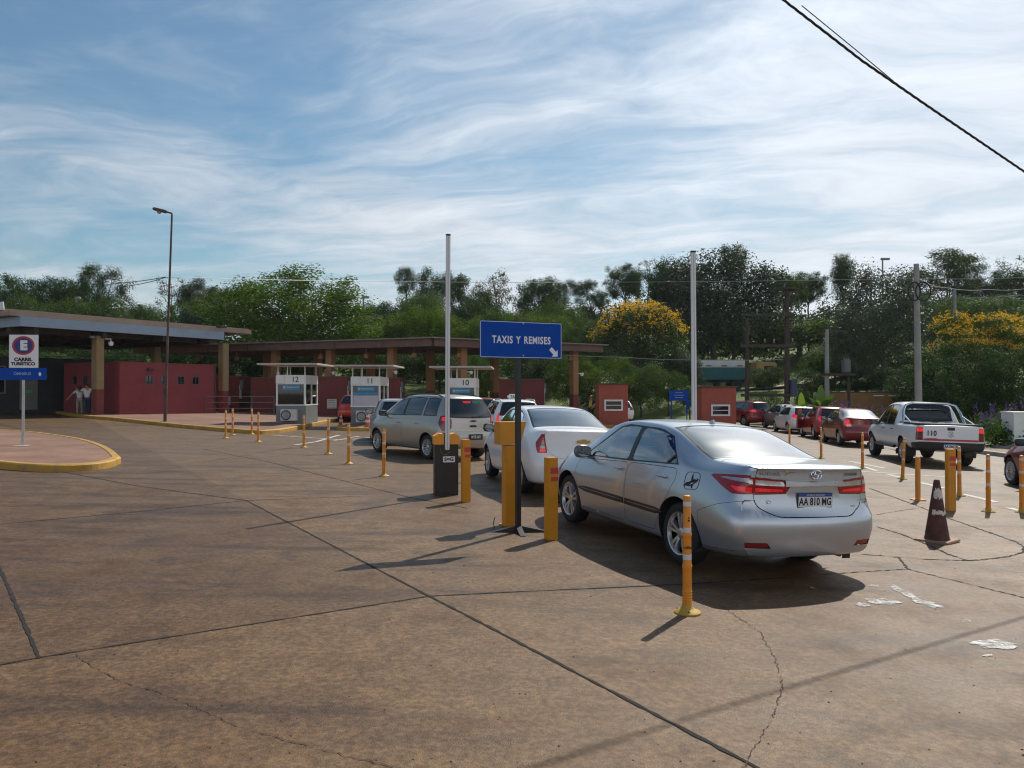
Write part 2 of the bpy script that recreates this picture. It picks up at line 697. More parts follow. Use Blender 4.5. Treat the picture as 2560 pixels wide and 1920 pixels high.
def strip(pts, w, off, jit=0.0, seed=1, step=None, wj=0.0):
    """flat ribbon along ground points"""
    r = random.Random(seed)
    P2 = [Vector((p[0], p[1])) for p in pts]
    if step:
        Q2 = []
        for a, c in zip(P2[:-1], P2[1:]):
            n = max(1, int((c - a).length / step))
            Q2 += [a + (c - a) * (i / n) for i in range(n)]
        P2 = Q2 + [P2[-1]]
    vs, fs = [], []
    for i, p in enumerate(P2):
        d = (P2[min(i + 1, len(P2) - 1)] - P2[max(i - 1, 0)]).normalized()
        n = Vector((-d.y, d.x))
        q = p + n * r.uniform(-jit, jit)
        h = w * 0.5 * (1 + r.uniform(-wj, wj))
        for s in (1, -1):
            c = q + n * h * s
            vs.append((c.x, c.y, gz(c.x, c.y) + off))
    for i in range(len(P2) - 1):
        fs.append((2 * i, 2 * i + 1, 2 * i + 3, 2 * i + 2))
    return vs, fs


MJOINT = M('joint_tar', (0.012, 0.010, 0.008), 0.95, var=0.4, vs=14)
jb = MB()
JOINTS = [
    ([(140, 1020), (300, 1050), (533, 1081), (928, 1287), (1270, 1465), (1640, 1659), (1900, 1800)], 0.026),
    ([(-80, 1450), (88, 1419), (928, 1287), (1106, 1278), (1470, 1262), (1700, 1247)], 0.020),
    ([(-30, 1150), (0, 1221), (88, 1419)], 0.026),
    ([(-20, 1134), (300, 1105), (533, 1081), (780, 1072)], 0.022),
    ([(440, 970), (590, 1000), (880, 1073), (1010, 1098)], 0.022),
    ([(430, 1000), (700, 955)], 0.018),
]
for k, (pp, w) in enumerate(JOINTS):
    jb.add(*strip([Q(*p) for p in pp], w * 0.9, 0.004, 0.003, 10 + k, 0.06, 0.5))


def Z7(x, y):
    return P(1820 + x / 2.989, 960 + y / 2.989)


J7 = [
    ([(1055, 780), (1400, 905), (1650, 1005), (1950, 1110), (2150, 1180), (2205, 1215), (2200, 1255), (2080, 1290), (1900, 1312), (1740, 1318)], 0.05),
    ([(1110, 1065), (1300, 1125), (1500, 1205), (1650, 1275), (1790, 1318)], 0.05),
    ([(990, 1270), (1265, 1293), (1500, 1310), (1790, 1318)], 0.035),
    ([(1265, 1295), (1340, 1382), (1700, 1470), (2250, 1606)], 0.035),
    ([(700, 1425), (870, 1410), (1340, 1382)], 0.03),
    ([(1110, 975), (1420, 925)], 0.022),
]
for k, (pp, w) in enumerate(J7):
    jb.add(*strip([Z7(*p) for p in pp], w * 0.55, 0.004, 0.012, 30 + k, 0.04, 0.85))
tag(jb.build('expansion_joints', MJOINT), kind='structure')

MCRACK = M('crack', (0.045, 0.03, 0.02), 0.9, var=0.4, vs=14)
kb = MB()
CR = [
    [(165, 1410), (200, 1438), (275, 1475), (340, 1490), (450, 1535), (520, 1568), (590, 1588), (750, 1630), (875, 1659)],
    [(1560, 1310), (1640, 1365), (1672, 1420), (1690, 1480), (1660, 1560), (1625, 1620), (1590, 1680)],
    [(960, 985), (1045, 1022), (1090, 1040)],
    [(0, 1430), (40, 1428), (60, 1424)],
]
for k, pp in enumerate(CR):
    kb.add(*strip([Q(*p) for p in pp], 0.0042, 0.0045, 0.010, 50 + k, 0.025, 0.98))
tag(kb.build('ground_cracks', MCRACK), kind='structure')

# ---- painted lines
MPAINT = M('road_paint', (0.50, 0.49, 0.45), 0.7, var=0.25, vs=9, dirt=0.9, dirtcol=(0.2, 0.16, 0.12))
mb_ = MB()


def Z3(x, y):
    return P(520 + x / 3.687, 780 + y / 3.687)


for k, (a, c, w) in enumerate([((590, 1135), (1490, 1196), 0.12), ((800, 1226), (1000, 1196), 0.12), ((1000, 1196), (1210, 1135), 0.12), ((1160, 1185), (1400, 1145), 0.1), ((1330, 1175), (1500, 1155), 0.1)]):
    mb_.add(*strip([Z3(*a), Z3(*c)], w, 0.005, 0, 70 + k, 0.4))
for k, (a, c, w) in enumerate([((905, 578), (1170, 630), 0.14), ((1010, 618), (1110, 650), 0.12), ((1000, 655), (1640, 695), 0.14), ((1180, 672), (1290, 700), 0.12), ((1430, 735), (1610, 780), 0.14), ((1745, 820), (2010, 885), 0.14), ((2090, 925), (2230, 960), 0.14)]):
    mb_.add(*strip([Z7(*a), Z7(*c)], w, 0.005, 0, 80 + k, 0.4))
tag(mb_.build('road_markings', MPAINT), kind='structure')

# ---- wet patches on the apron, sun glint painted pale
MPUD, pt, pbs = nodes('wet_glint')
pbs.inputs['Base Color'].default_value = (0.50, 0.49, 0.47, 1)  # pale base colour stands in for sun glint and foam on the water
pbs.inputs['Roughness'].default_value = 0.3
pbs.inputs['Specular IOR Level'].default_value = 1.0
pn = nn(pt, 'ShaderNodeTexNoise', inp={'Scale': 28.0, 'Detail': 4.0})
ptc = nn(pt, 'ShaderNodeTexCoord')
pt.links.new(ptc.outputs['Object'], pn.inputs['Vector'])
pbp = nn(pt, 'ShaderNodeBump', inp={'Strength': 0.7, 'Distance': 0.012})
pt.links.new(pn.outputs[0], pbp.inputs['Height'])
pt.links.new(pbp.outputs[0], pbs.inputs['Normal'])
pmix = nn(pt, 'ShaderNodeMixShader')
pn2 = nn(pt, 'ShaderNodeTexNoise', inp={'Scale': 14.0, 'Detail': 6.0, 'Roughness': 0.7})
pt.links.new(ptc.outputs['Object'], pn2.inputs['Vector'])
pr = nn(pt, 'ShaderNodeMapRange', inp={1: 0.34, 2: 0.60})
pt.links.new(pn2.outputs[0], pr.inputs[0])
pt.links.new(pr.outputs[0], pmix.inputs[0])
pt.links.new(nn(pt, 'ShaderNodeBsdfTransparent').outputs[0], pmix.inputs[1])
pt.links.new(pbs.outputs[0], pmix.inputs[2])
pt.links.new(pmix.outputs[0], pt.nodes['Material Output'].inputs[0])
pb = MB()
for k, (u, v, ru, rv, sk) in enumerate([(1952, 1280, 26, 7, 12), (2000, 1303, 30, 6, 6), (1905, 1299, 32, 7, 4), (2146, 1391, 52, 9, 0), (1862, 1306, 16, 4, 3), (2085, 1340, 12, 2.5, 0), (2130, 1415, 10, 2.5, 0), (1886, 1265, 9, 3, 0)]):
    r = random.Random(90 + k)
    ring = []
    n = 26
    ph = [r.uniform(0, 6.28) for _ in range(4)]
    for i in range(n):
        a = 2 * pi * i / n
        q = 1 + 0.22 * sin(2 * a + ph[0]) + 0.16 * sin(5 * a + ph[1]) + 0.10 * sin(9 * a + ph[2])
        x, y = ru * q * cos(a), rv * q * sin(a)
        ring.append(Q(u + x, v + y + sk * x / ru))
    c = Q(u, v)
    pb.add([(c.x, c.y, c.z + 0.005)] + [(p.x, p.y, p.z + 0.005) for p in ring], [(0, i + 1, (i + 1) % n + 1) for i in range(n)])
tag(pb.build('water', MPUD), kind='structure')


# ---- grit and pebbles lying on the apron
gr = MB()
rg = random.Random(404)
for k in range(420):
    y = 3.4 + 11 * rg.random() ** 1.6
    x = rg.uniform(-0.75, 0.75) * y
    s_ = rg.uniform(0.003, 0.009) * (1.6 if rg.random() < 0.08 else 1)
    z = gz(x, y)
    a = rg.uniform(0, 3)
    ring = [(x + s_ * q * cos(a + t), y + s_ * q * sin(a + t), z + 0.001) for t, q in ((0, 1.2), (1.3, .8), (2.6, 1.1), (4.0, .7), (5.2, 1.0))]
    gr.add(ring + [(x + s_ * .1, y, z + s_ * .8)], [(i, (i + 1) % 5, 5) for i in range(5)])
tag(gr.build('gravel', M('grit', (0.10, 0.075, 0.055), 0.9, var=0.5, vs=20)), 'loose grit and pebbles scattered over the concrete apron', 'gravel', kind='stuff')

# ---- kerbed pavements
def smooth_ring(pts, n=3):
    for _ in range(n):
        q = []
        for a, b in zip(pts, pts[1:] + pts[:1]):
            q += [a * 0.75 + b * 0.25, a * 0.25 + b * 0.75]
        pts = q
    return pts


def inset(pts, w):
    n = len(pts)
    area = sum(pts[i].x * pts[(i + 1) % n].y - pts[(i + 1) % n].x * pts[i].y for i in range(n))
    sg = 1 if area > 0 else -1
    out = []
    for i in range(n):
        d1 = (pts[i] - pts[i - 1]).normalized()
        d2 = (pts[(i + 1) % n] - pts[i]).normalized()
        nr = Vector((-(d1.y + d2.y), d1.x + d2.x))
        if nr.length < 1e-6:
            nr = Vector((-d1.y, d1.x))
        nr.normalize()
        c = max(0.4, nr.dot(Vector((-d1.y, d1.x))))
        out.append(pts[i] + nr * sg * w / c)
    return out


MKERB = M('kerb_yellow', (0.42, 0.235, 0.035), 0.7, var=0.25, vs=2.2, dirt=0.85, dirtcol=(0.17, 0.13, 0.10), bump=0.3, bs=25)
MKERBW = M('kerb_concrete', (0.40, 0.38, 0.34), 0.8, var=0.2, vs=2, dirt=0.6, dirtcol=(0.2, 0.15, 0.1), bump=0.3, bs=25)


def paver_mat(name, c1, c2):
    m, t, b = nodes(name)
    L = t.links.new
    tcn = nn(t, 'ShaderNodeTexCoord')
    mp = nn(t, 'ShaderNodeMapping', inp={'Rotation': (0, 0, radians(28))})
    L(tcn.outputs['Object'], mp.inputs[0])
    br = nn(t, 'ShaderNodeTexBrick', inp={'Color1': (*c1, 1), 'Color2': (*c2, 1), 'Mortar': (0.11, 0.085, 0.07, 1), 'Scale': 4.2, 'Mortar Size': 0.02})
    L(mp.outputs[0], br.inputs['Vector'])
    no = nn(t, 'ShaderNodeTexNoise', inp={'Scale': 0.8, 'Detail': 6.0})
    L(tcn.outputs['Object'], no.inputs['Vector'])
    r = nn(t, 'ShaderNodeMapRange', inp={1: 0.3, 2: 0.7, 3: 0.72, 4: 1.25})
    L(no.outputs[0], r.inputs[0])
    x = nn(t, 'ShaderNodeMixRGB', blend_type='MULTIPLY', inp={0: 1.0})
    L(br.outputs[0], x.inputs[1])
    L(r.outputs[0], x.inputs[2])
    L(x.outputs[0], b.inputs['Base Color'])
    b.inputs['Roughness'].default_value = 0.85
    return m


MPAVE = paver_mat('red_pavers', (0.23, 0.115, 0.068), (0.27, 0.14, 0.085))


def kerbed(ring, kerb_mat, top_mat, h=0.15, w=0.17, name='pavement', kname='kerb'):
    ring = [Vector((p[0], p[1])) for p in ring]
    n = len(ring)
    z = lambda p, o: (p.x, p.y, gz(p.x, p.y) + o)
    i1, i2, i3 = inset(ring, 0.025), inset(ring, 0.05), inset(ring, w)
    k = MB()
    rings = [[z(p, -0.05) for p in ring], [z(p, h - 0.03) for p in ring], [z(p, h - 0.006) for p in i1], [z(p, h) for p in i2], [z(p, h) for p in i3], [z(p, h - 0.05) for p in i3]]
    vs = [p for rg in rings for p in rg]
    fs = [(a * n + i, a * n + (i + 1) % n, (a + 1) * n + (i + 1) % n, (a + 1) * n + i) for a in range(5) for i in range(n)]
    k.add(vs, fs)
    tag(k.build(kname, kerb_mat), kind='structure')
    t = MB()
    t.add([z(p, h - 0.012) for p in i3], [tuple(range(n))])
    tag(t.build(name, top_mat), kind='structure')


def raised(u, v):
    p = P(u, v)
    return Vector((p.x, p.y)) * ((EYE - 0.15) / EYE)


isl = [Q(-160, 990), Q(-60, 1005), Q(0, 1013), Q(70, 1019), Q(130, 1020), Q(195, 1017), Q(240, 1011), Q(262, 1001)]
isl = [Vector((p.x, p.y)) for p in isl] + [raised(u / .86406, v / .86406) for u, v in ((262, 985), (240, 966), (200, 951), (150, 941), (80, 932), (0, 926.5), (-120, 921))]
kerbed(smooth_ring(isl, 2), MKERB, MPAVE)

walk = [P(186, 1043.5), P(293, 1052), P(413, 1066), P(540, 1078), P(640, 1086), P(664, 1085), P(722, 1080), P(815, 1057)]
walk = [Vector((p.x, p.y)) for p in walk] + [Vector((-8.9, 46)), Vector((-9.6, 60)), Vector((-34, 63)), Vector((-31, 52))]
kerbed(smooth_ring(walk, 2), MKERB, MPAVE)
for (xa, xb, ya, yb) in ((-7.55, -5.35, 33.2, 44.0), (-3.4, -1.2, 33.4, 44.0), (4.4, 6.8, 42.6, 47.5), (9.9, 12.4, 41.6, 47)):
    c = 0.5
    kerbed(smooth_ring([Vector((xa, yb)), Vector((xa, ya + c)), Vector((xa + c, ya)), Vector((xb - c, ya)), Vector((xb, ya + c)), Vector((xb, yb))], 2), MKERB, MPAVE)

# right-hand verge: kerb, worn footway, lawn
vx = 17.0
verge = [Vector((vx, 16)), Vector((vx, 24)), Vector((vx - 0.1, 34)), Vector((vx - 0.6, 46)), Vector((vx - 2.4, 55)), Vector((60, 44)), Vector((60, 14))]
vr = MB()
MLAWN = MGRASS
pts = [(vx, 5), (vx, 24), (vx + 0.1, 34), (vx + 0.7, 44), (vx + 0.8, 54.8)]
kb2 = MB()


def ribbon(mb, line, x0, x1, z0, z1):
    vs, fs = [], []
    for (x, y) in line:
        vs += [(x + x0, y, gz(x + x0, y) + z0), (x + x1, y, gz(x + x1, y) + z1)]
    fs = [(2 * i, 2 * i + 1, 2 * i + 3, 2 * i + 2) for i in range(len(line) - 1)]
    mb.add(vs, fs)


ribbon(kb2, pts, 0, 0.001, -0.02, 0.14)
ribbon(kb2, pts, 0.001, 0.2, 0.14, 0.14)
tag(kb2.build('kerb', MKERBW), kind='structure')
fw = MB()
ribbon(fw, pts, 0.2, 1.6, 0.13, 0.13)
tag(fw.build('footpath', M('worn_earth', (0.27, 0.20, 0.13), 0.9, var=0.25, vs=1.5, dirt=0.5, bump=0.5)), kind='structure')
kb3 = MB()
ribbon(kb3, pts, 1.6, 1.601, 0.10, 0.20)
ribbon(kb3, pts, 1.601, 1.75, 0.20, 0.20)
tag(kb3.build('edging_kerb', MKERBW), kind='structure')
lw = MB()
lpts = [(x, y) for x, y in pts]
vs = []
for (x, y) in lpts:
    for dx in (1.75, 6, 14, 30, 80):
        vs.append((x + dx, y, gz(x + dx, y) + 0.15))
lw.add(vs, [(j * 5 + i, j * 5 + i + 1, (j + 1) * 5 + i + 1, (j + 1) * 5 + i) for j in range(len(lpts) - 1) for i in range(4)])
tag(lw.build('lawn', MGRASS), kind='structure')

# the upper road along the bank, where the lorries wait
ur = MB()
vs = []
for x in np.linspace(-70, 60, 40):
    for y in (73.0, 78.5):
        vs.append((x, y, bank(x, 75.5) + 0.12))
ur.add(vs, [(2 * i, 2 * i + 1, 2 * i + 3, 2 * i + 2) for i in range(39)])
tag(ur.build('upper_road', M('upper_road_earth', (0.30, 0.24, 0.18), 0.9, var=0.2, vs=0.8)), kind='structure')
# ================================================================ buildings, canopies, booths
MRED = M('plum_wall', (0.215, 0.036, 0.043), 0.8, var=0.12, vs=0.9, dirt=0.35, dirtcol=(0.16, 0.035, 0.03), bump=0.15, bs=12)
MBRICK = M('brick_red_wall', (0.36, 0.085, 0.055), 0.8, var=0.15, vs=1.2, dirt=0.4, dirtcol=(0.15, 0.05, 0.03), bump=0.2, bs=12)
MTAN = M('tan_column', (0.27, 0.19, 0.095), 0.8, var=0.12, vs=1.5, dirt=0.35, dirtcol=(0.2, 0.12, 0.05))
MTERRA = M('terracotta_column', (0.30, 0.155, 0.068), 0.8, var=0.12, vs=1.5, dirt=0.35, dirtcol=(0.2, 0.09, 0.04))
MBASE = M('column_base_red', (0.19, 0.042, 0.036), 0.8, var=0.15, vs=2)
MFASC = M('fascia_blue_grey', (0.235, 0.31, 0.40), 0.55, var=0.08, vs=0.7, dirt=0.3, dirtcol=(0.16, 0.17, 0.18))
MROOF = M('roof_sheet_brown', (0.30, 0.215, 0.165), 0.7, var=0.15, vs=0.9, dirt=0.4, dirtcol=(0.15, 0.09, 0.06))
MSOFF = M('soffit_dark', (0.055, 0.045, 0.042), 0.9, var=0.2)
MBEAM = M('beam_brown', (0.135, 0.085, 0.068), 0.8, var=0.15, vs=1, dirt=0.5, dirtcol=(0.2, 0.17, 0.15))
MWHITE = M('white_panel', (0.74, 0.75, 0.74), 0.45, var=0.05, vs=1.5, dirt=0.2, dirtcol=(0.4, 0.34, 0.27))
MGREY = M('grey_panel', (0.17, 0.185, 0.195), 0.55, var=0.1, vs=2, dirt=0.3, dirtcol=(0.2, 0.14, 0.1))
MDARKP = M('dark_paint', (0.022, 0.023, 0.026), 0.5, var=0.2)
MSTEEL = M('galvanised', (0.42, 0.43, 0.44), 0.45, metal=0.7, var=0.12, vs=5)
MPANE = glass('window_pane', (0.16, 0.20, 0.24), 0.05, 1.2)
MBOOTHG = glass('booth_pane', (0.16, 0.17, 0.18), 0.03, 0.55)
MINT = M('interior_dark', (0.035, 0.035, 0.04), 0.9)

pv, qv = Vector((0.515, 0.857, 0)), Vector((-0.857, 0.515, 0))
BRZ = atan2(pv.y, pv.x)                # local x runs along the front, local y goes back


def wall_with_openings(mb, x0, x1, z0, z1, holes, y=0.0, thick=0.14):
    """wall in the local XZ plane with rectangular holes (xa, xb, za, zb)"""
    xs = sorted({x0, x1, *[h[0] for h in holes], *[h[1] for h in holes]})
    zs = sorted({z0, z1, *[h[2] for h in holes], *[h[3] for h in holes]})
    for a, b in zip(xs[:-1], xs[1:]):
        for c, d in zip(zs[:-1], zs[1:]):
            mx, mz = (a + b) / 2, (c + d) / 2
            if any(h[0] < mx < h[1] and h[2] < mz < h[3] for h in holes):
                continue
            mb.add([(a, y, c), (b, y, c), (b, y, d), (a, y, d)], [(0, 1, 2, 3)])
    for (a, b, c, d) in holes:
        mb.add([(a, y, c), (b, y, c), (b, y, d), (a, y, d), (a, y + thick, c), (b, y + thick, c), (b, y + thick, d), (a, y + thick, d)],
               [(0, 1, 5, 4), (1, 2, 6, 5), (2, 3, 7, 6), (3, 0, 4, 7)])


def window(parent, x0, x1, z0, z1, y, fm, gm, mull=(), fw=0.05, label=None, out=0.02):
    f = MB()
    for (a, b, c, d) in ((x0, x1, z0, z0 + fw), (x0, x1, z1 - fw, z1), (x0, x0 + fw, z0 + fw, z1 - fw), (x1 - fw, x1, z0 + fw, z1 - fw)):
        f.box(((a + b) / 2, y, (c + d) / 2), (b - a, 0.07, d - c))
    for t, p in mull:
        if t == 'v':
            f.box((x0 + (x1 - x0) * p, y, (z0 + z1) / 2), (0.035, 0.05, z1 - z0 - 2 * fw))
        else:
            f.box(((x0 + x1) / 2, y, z0 + (z1 - z0) * p), (x1 - x0 - 2 * fw, 0.05, 0.035))
    w = f.build('window', fm, parent, label=label)
    g = MB()
    g.box(((x0 + x1) / 2, y + 0.01, (z0 + z1) / 2), (x1 - x0 - 2 * fw + 0.01, 0.008, z1 - z0 - 2 * fw + 0.01))
    g.build('pane', gm, w)
    return w


MWFR = M('window_frame_dark', (0.06, 0.065, 0.075), 0.5)
# ---- plum-red service block under the first canopy
C0 = Vector((-20.8, 42.4, 0))
zb = gz(C0.x) + 0.14
blk = thing('service_building', 'low plum red block with four small square windows under the flat canopy', 'building', (C0.x, C0.y, zb), BRZ)
LW, DW, HW = 6.1, 5.2, 3.3 - zb
mb = MB()
holes = [(LW * f - 0.23, LW * f + 0.23, 1.62, 2.10) for f in (0.285, 0.44, 0.615, 0.775)]
wall_with_openings(mb, 0, LW, -0.3, HW, holes)
side = MB()
sh = [(0.9, 1.3, 1.6, 2.1), (1.9, 2.3, 1.6, 2.1), (3.3, 3.7, 1.6, 2.1)]
wall_with_openings(side, 0, DW, -0.3, HW, sh)
Ms = Matrix.Translation((0, DW, 0)) @ Matrix.Rotation(radians(-90), 4, 'Z')
b0 = len(mb.v)
mb.add([Ms @ Vector(v) for v in side.v], side.f)
mb.add([(LW, 0, -0.3), (LW, DW, -0.3), (LW, DW, HW), (LW, 0, HW)], [(0, 1, 2, 3)])
mb.add([(0, DW, -0.3), (LW, DW, -0.3), (LW, DW, HW), (0, DW, HW)], [(0, 1, 2, 3)])
mb.build('wall', MRED, blk)
mb = MB()
mb.box((LW / 2, DW / 2, HW + 0.03), (LW + 0.06, DW + 0.06, 0.08))
mb.build('roof', MBASE, blk)
for h in holes:
    window(blk, h[0], h[1], h[2], h[3], 0.03, MWFR, MPANE, (('v', 0.5),), fw=0.04)
for h in sh:
    w = window(blk, h[0], h[1], h[2], h[3], 0.03, MWFR, MPANE, fw=0.04)
    w.matrix_local = Ms
mb = MB()
mb.box((LW * 0.285, -0.10, 2.42), (0.34, 0.18, 0.12), bev=0.02)
mb.build('floodlight', MDARKP, blk)
mb = MB()
mb.tube([(LW - 0.05, -0.05, -0.2), (LW - 0.05, -0.05, HW)], 0.035)
mb.build('downpipe', MDARKP, blk)

# ---- office front further back, in the shade
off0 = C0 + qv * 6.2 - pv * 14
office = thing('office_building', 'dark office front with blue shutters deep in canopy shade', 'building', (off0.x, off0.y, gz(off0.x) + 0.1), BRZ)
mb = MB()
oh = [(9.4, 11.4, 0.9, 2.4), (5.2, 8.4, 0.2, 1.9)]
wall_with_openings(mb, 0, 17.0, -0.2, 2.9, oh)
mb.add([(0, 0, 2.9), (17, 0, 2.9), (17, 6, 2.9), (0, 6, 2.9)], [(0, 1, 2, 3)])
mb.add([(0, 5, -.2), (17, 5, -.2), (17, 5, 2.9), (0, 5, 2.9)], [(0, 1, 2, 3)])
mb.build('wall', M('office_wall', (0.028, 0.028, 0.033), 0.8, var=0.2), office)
window(office, 9.4, 11.4, 0.9, 2.4, 0.03, MGREY, MPANE, (('v', .33), ('v', .66), ('h', .5)))
window(office, 5.2, 8.4, 0.2, 1.9, 0.03, M('blue_shutter', (0.05, 0.11, 0.25), 0.6), M('blue_panel', (0.05, 0.11, 0.25), 0.6), (('v', .5),))
mb = MB()
mb.box((12.6, -0.02, 1.25), (0.95, 0.06, 2.5))
mb.build('door', M('office_door', (0.16, 0.16, 0.145), 0.6), office)
mb = MB()
mb.box((12.6, -0.07, 1.0), (0.4, 0.03, 0.16))
mb.build('exit_sign', M('green_sign', (0.05, 0.4, 0.15), 0.5), office)

# ---- flat canopy over the tourist lane
F0 = Vector((-23.4, 38.0, 0))
can = thing('lane_canopy', 'flat canopy with blue grey fascia on tan columns over tourist lane', 'canopy', (F0.x, F0.y, 0), BRZ)
FL = 11.75
mb = MB()
mb.box((FL / 2, 0.0, 5.12), (FL, 0.12, 0.47))
mb.box((0.06, 7.0, 5.12), (0.12, 13.88, 0.47))
mb.box((FL - 0.06, 7.0, 5.12), (0.12, 13.88, 0.47))
mb.build('fascia', MFASC, can)
mb = MB()
mb.box((FL / 2 + 0.9, 7.1, 5.50), (FL + 2.6, 14.0, 0.26))
for i in range(5):
    mb.box((FL / 2 + 0.9, 0.6 + i * 3.1, 5.66), (FL + 2.6, 0.5, 0.08))
mb.build('roof', MROOF, can)
for i in range(7):
    mb = MB()
    y0 = 0.35 + i * 0.95
    mb.prism([(y0, 5.64), (y0 + 0.42, 5.64), (y0 + 0.21 + 0.12, 6.02), (y0 + 0.09, 6.02)], -0.55, -0.5,
             Matrix(((0, 0, 1, 0), (1, 0, 0, 0), (0, 1, 0, 0), (0, 0, 0, 1))))
    mb.build('roof_end', MWHITE, can)
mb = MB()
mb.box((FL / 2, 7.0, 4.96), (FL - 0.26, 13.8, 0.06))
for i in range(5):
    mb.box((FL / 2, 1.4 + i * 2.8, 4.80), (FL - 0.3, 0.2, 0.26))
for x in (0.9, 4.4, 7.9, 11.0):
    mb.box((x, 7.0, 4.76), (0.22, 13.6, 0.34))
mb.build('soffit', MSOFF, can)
cols = []
for cx_, cy_ in ((-21.75, 42.0), (-17.6, 48.8)):
    d = Vector((cx_, cy_, 0)) - F0
    cols.append((d.dot(pv), d.dot(qv)))
cols += [(cols[0][0], cols[0][1] + 6.6), (cols[1][0], cols[1][1] + 6.6), (cols[0][0] - 3.8, cols[0][1] + 6.6)]
for (a, b) in cols:
    w = F0 + pv * a + qv * b
    g = gz(w.x) + 0.1
    c1 = MB()
    c1.box((a, b, (g + 1.35 + 4.7) / 2), (0.45, 0.45, 4.7 - g - 1.35), bev=0.03)
    k = c1.build('column', MTAN, can)
    c2 = MB()
    c2.box((a, b, g + 0.6), (0.455, 0.455, 1.5), bev=0.03)
    c2.build('column_base', MBASE, k)
mb = MB()
a, b = cols[0]
mb.tube([(a + 0.26, b - 0.2, 4.55), (a + 0.5, b - 0.35, 4.55), (a + 0.5, b - 0.35, 4.4)], 0.03)
mb.lathe([(0.0, -0.13), (0.09, -0.1), (0.12, 0), (0.12, 0.1), (0, 0.14)], 12, Matrix.Translation((a + 0.5, b - 0.35, 4.3)))
mb.build('camera', MWHITE, can)
mb = MB()
mb.box((a - 0.5, b - 0.3, 4.6), (0.3, 0.14, 0.12), bev=0.03)
mb.build('camera', MGREY, can)
mb = MB()
mb.box((FL - 0.4, -0.3, 5.62), (0.55, 0.34, 0.10), rz=0.2, bev=0.02)
mb.build('floodlight', MDARKP, can)

# ---- toll canopy, two straight runs meeting over lane ten
def toll_canopy(a, b, label, cols, segs):
    a, b = Vector((*a, 0)), Vector((*b, 0))
    d = (b - a)
    L_ = d.length
    d.normalize()
    rz = atan2(d.y, d.x)
    t = thing('toll_canopy', label, 'canopy', (a.x, a.y, 0), rz, 'toll canopies over the lanes')
    m1 = MB()
    m1.box((L_ / 2, 4.0, 4.97), (L_ + 0.5, 8.4, 0.07))
    n = int(L_ / 0.55)
    for i in range(n):                      # ribs of the roof sheets
        m1.box((0.2 + i * 0.55, 4.0, 5.035), (0.22, 8.44, 0.06), taper=0.7)
    m1.build('roof', M('canopy_sheet', (0.25, 0.215, 0.19), 0.7, var=0.15, vs=0.8, dirt=0.5, dirtcol=(0.12, 0.08, 0.06)), t)
    m2 = MB()
    s0 = 0.0
    for i in range(segs):
        x0, x1 = L_ * i / segs, L_ * (i + 1) / segs
        m2.box(((x0 + x1) / 2 - 0.02, 0.10 + 0.0 * i, 4.70), (x1 - x0 - 0.05, 0.14, 0.46))
    m2.box((L_ / 2, 7.9, 4.70), (L_, 0.14, 0.46))
    m2.build('fascia', MBEAM, t)
    m3 = MB()
    for y in (1.4, 2.9, 4.4, 5.9, 7.0):
        m3.box((L_ / 2, y, 4.74), (L_ - 0.1, 0.12, 0.3))
    m3.build('purlin', MBEAM, t)
    for (u, back) in cols:
        # meet the sight line of pixel column u with the row of columns
        y0 = 1.0 if not back else 6.2
        o = a + Vector((-d.y, d.x, 0)) * y0
        k = (u - 1280.0) / FOC
        s = (k * o.y - o.x) / (d.x - k * d.y)
        w = o + d * s
        g = gz(w.x)
        c1 = MB()
        c1.box((s, y0, (g + 1.7 + 4.58) / 2), (0.46, 0.46, 4.58 - g - 1.7), bev=0.02)
        kk = c1.build('column', MTERRA, t)
        c2 = MB()
        c2.box((s, y0, g + 0.8), (0.465, 0.465, 1.8), bev=0.02)
        c2.build('column_base', MBASE, kk)
        if not back:
            m5 = MB()
            m5.tube([(s + 0.2, y0 - 0.2, 3.0), (s + 0.42, y0 - 0.3, 3.0)], 0.03)
            m5.lathe([(0, -0.12), (0.09, -0.09), (0.11, 0), (0.1, 0.1), (0, 0.12)], 10, Matrix.Translation((s + 0.45, y0 - 0.3, 2.95)))
            m5.build('camera', MWHITE, t)
    # lane lamps hung on short rods
    for i in range(segs):
        x = L_ * (i + 0.5) / segs
        m4 = MB()
        m4.tube([(x, 0.9, 4.5), (x, 0.9, 4.15)], 0.02)
        m4.box((x, 0.9, 4.02), (0.34, 0.14, 0.26), taper=0.7)
        m4.build('lane_lamp', MTERRA, t)
    return t


toll_canopy((-27.0, 56.9), (-4.75, 47.4), 'long brown toll canopy on terracotta columns behind booths twelve and eleven',
            ((689, 0), (826, 0), (980, 0), (668, 1), (795, 1), (926, 1), (1076, 1), (560, 1)), 7)
toll_canopy((-4.6, 47.45), (6.3, 54.7), 'short brown toll canopy running behind the blue taxi sign', ((1156, 0), (1435, 0), (1236, 1)), 3)


# ---- toll booths
MBAN = M('blue_banner', (0.045, 0.24, 0.42), 0.5, var=0.1)
MBANL = M('pale_banner', (0.50, 0.47, 0.52), 0.6, var=0.05)
MBLACK = M('black_letter', (0.012, 0.012, 0.013), 0.6)
MWLET = M('white_letter', (0.80, 0.80, 0.80), 0.5)


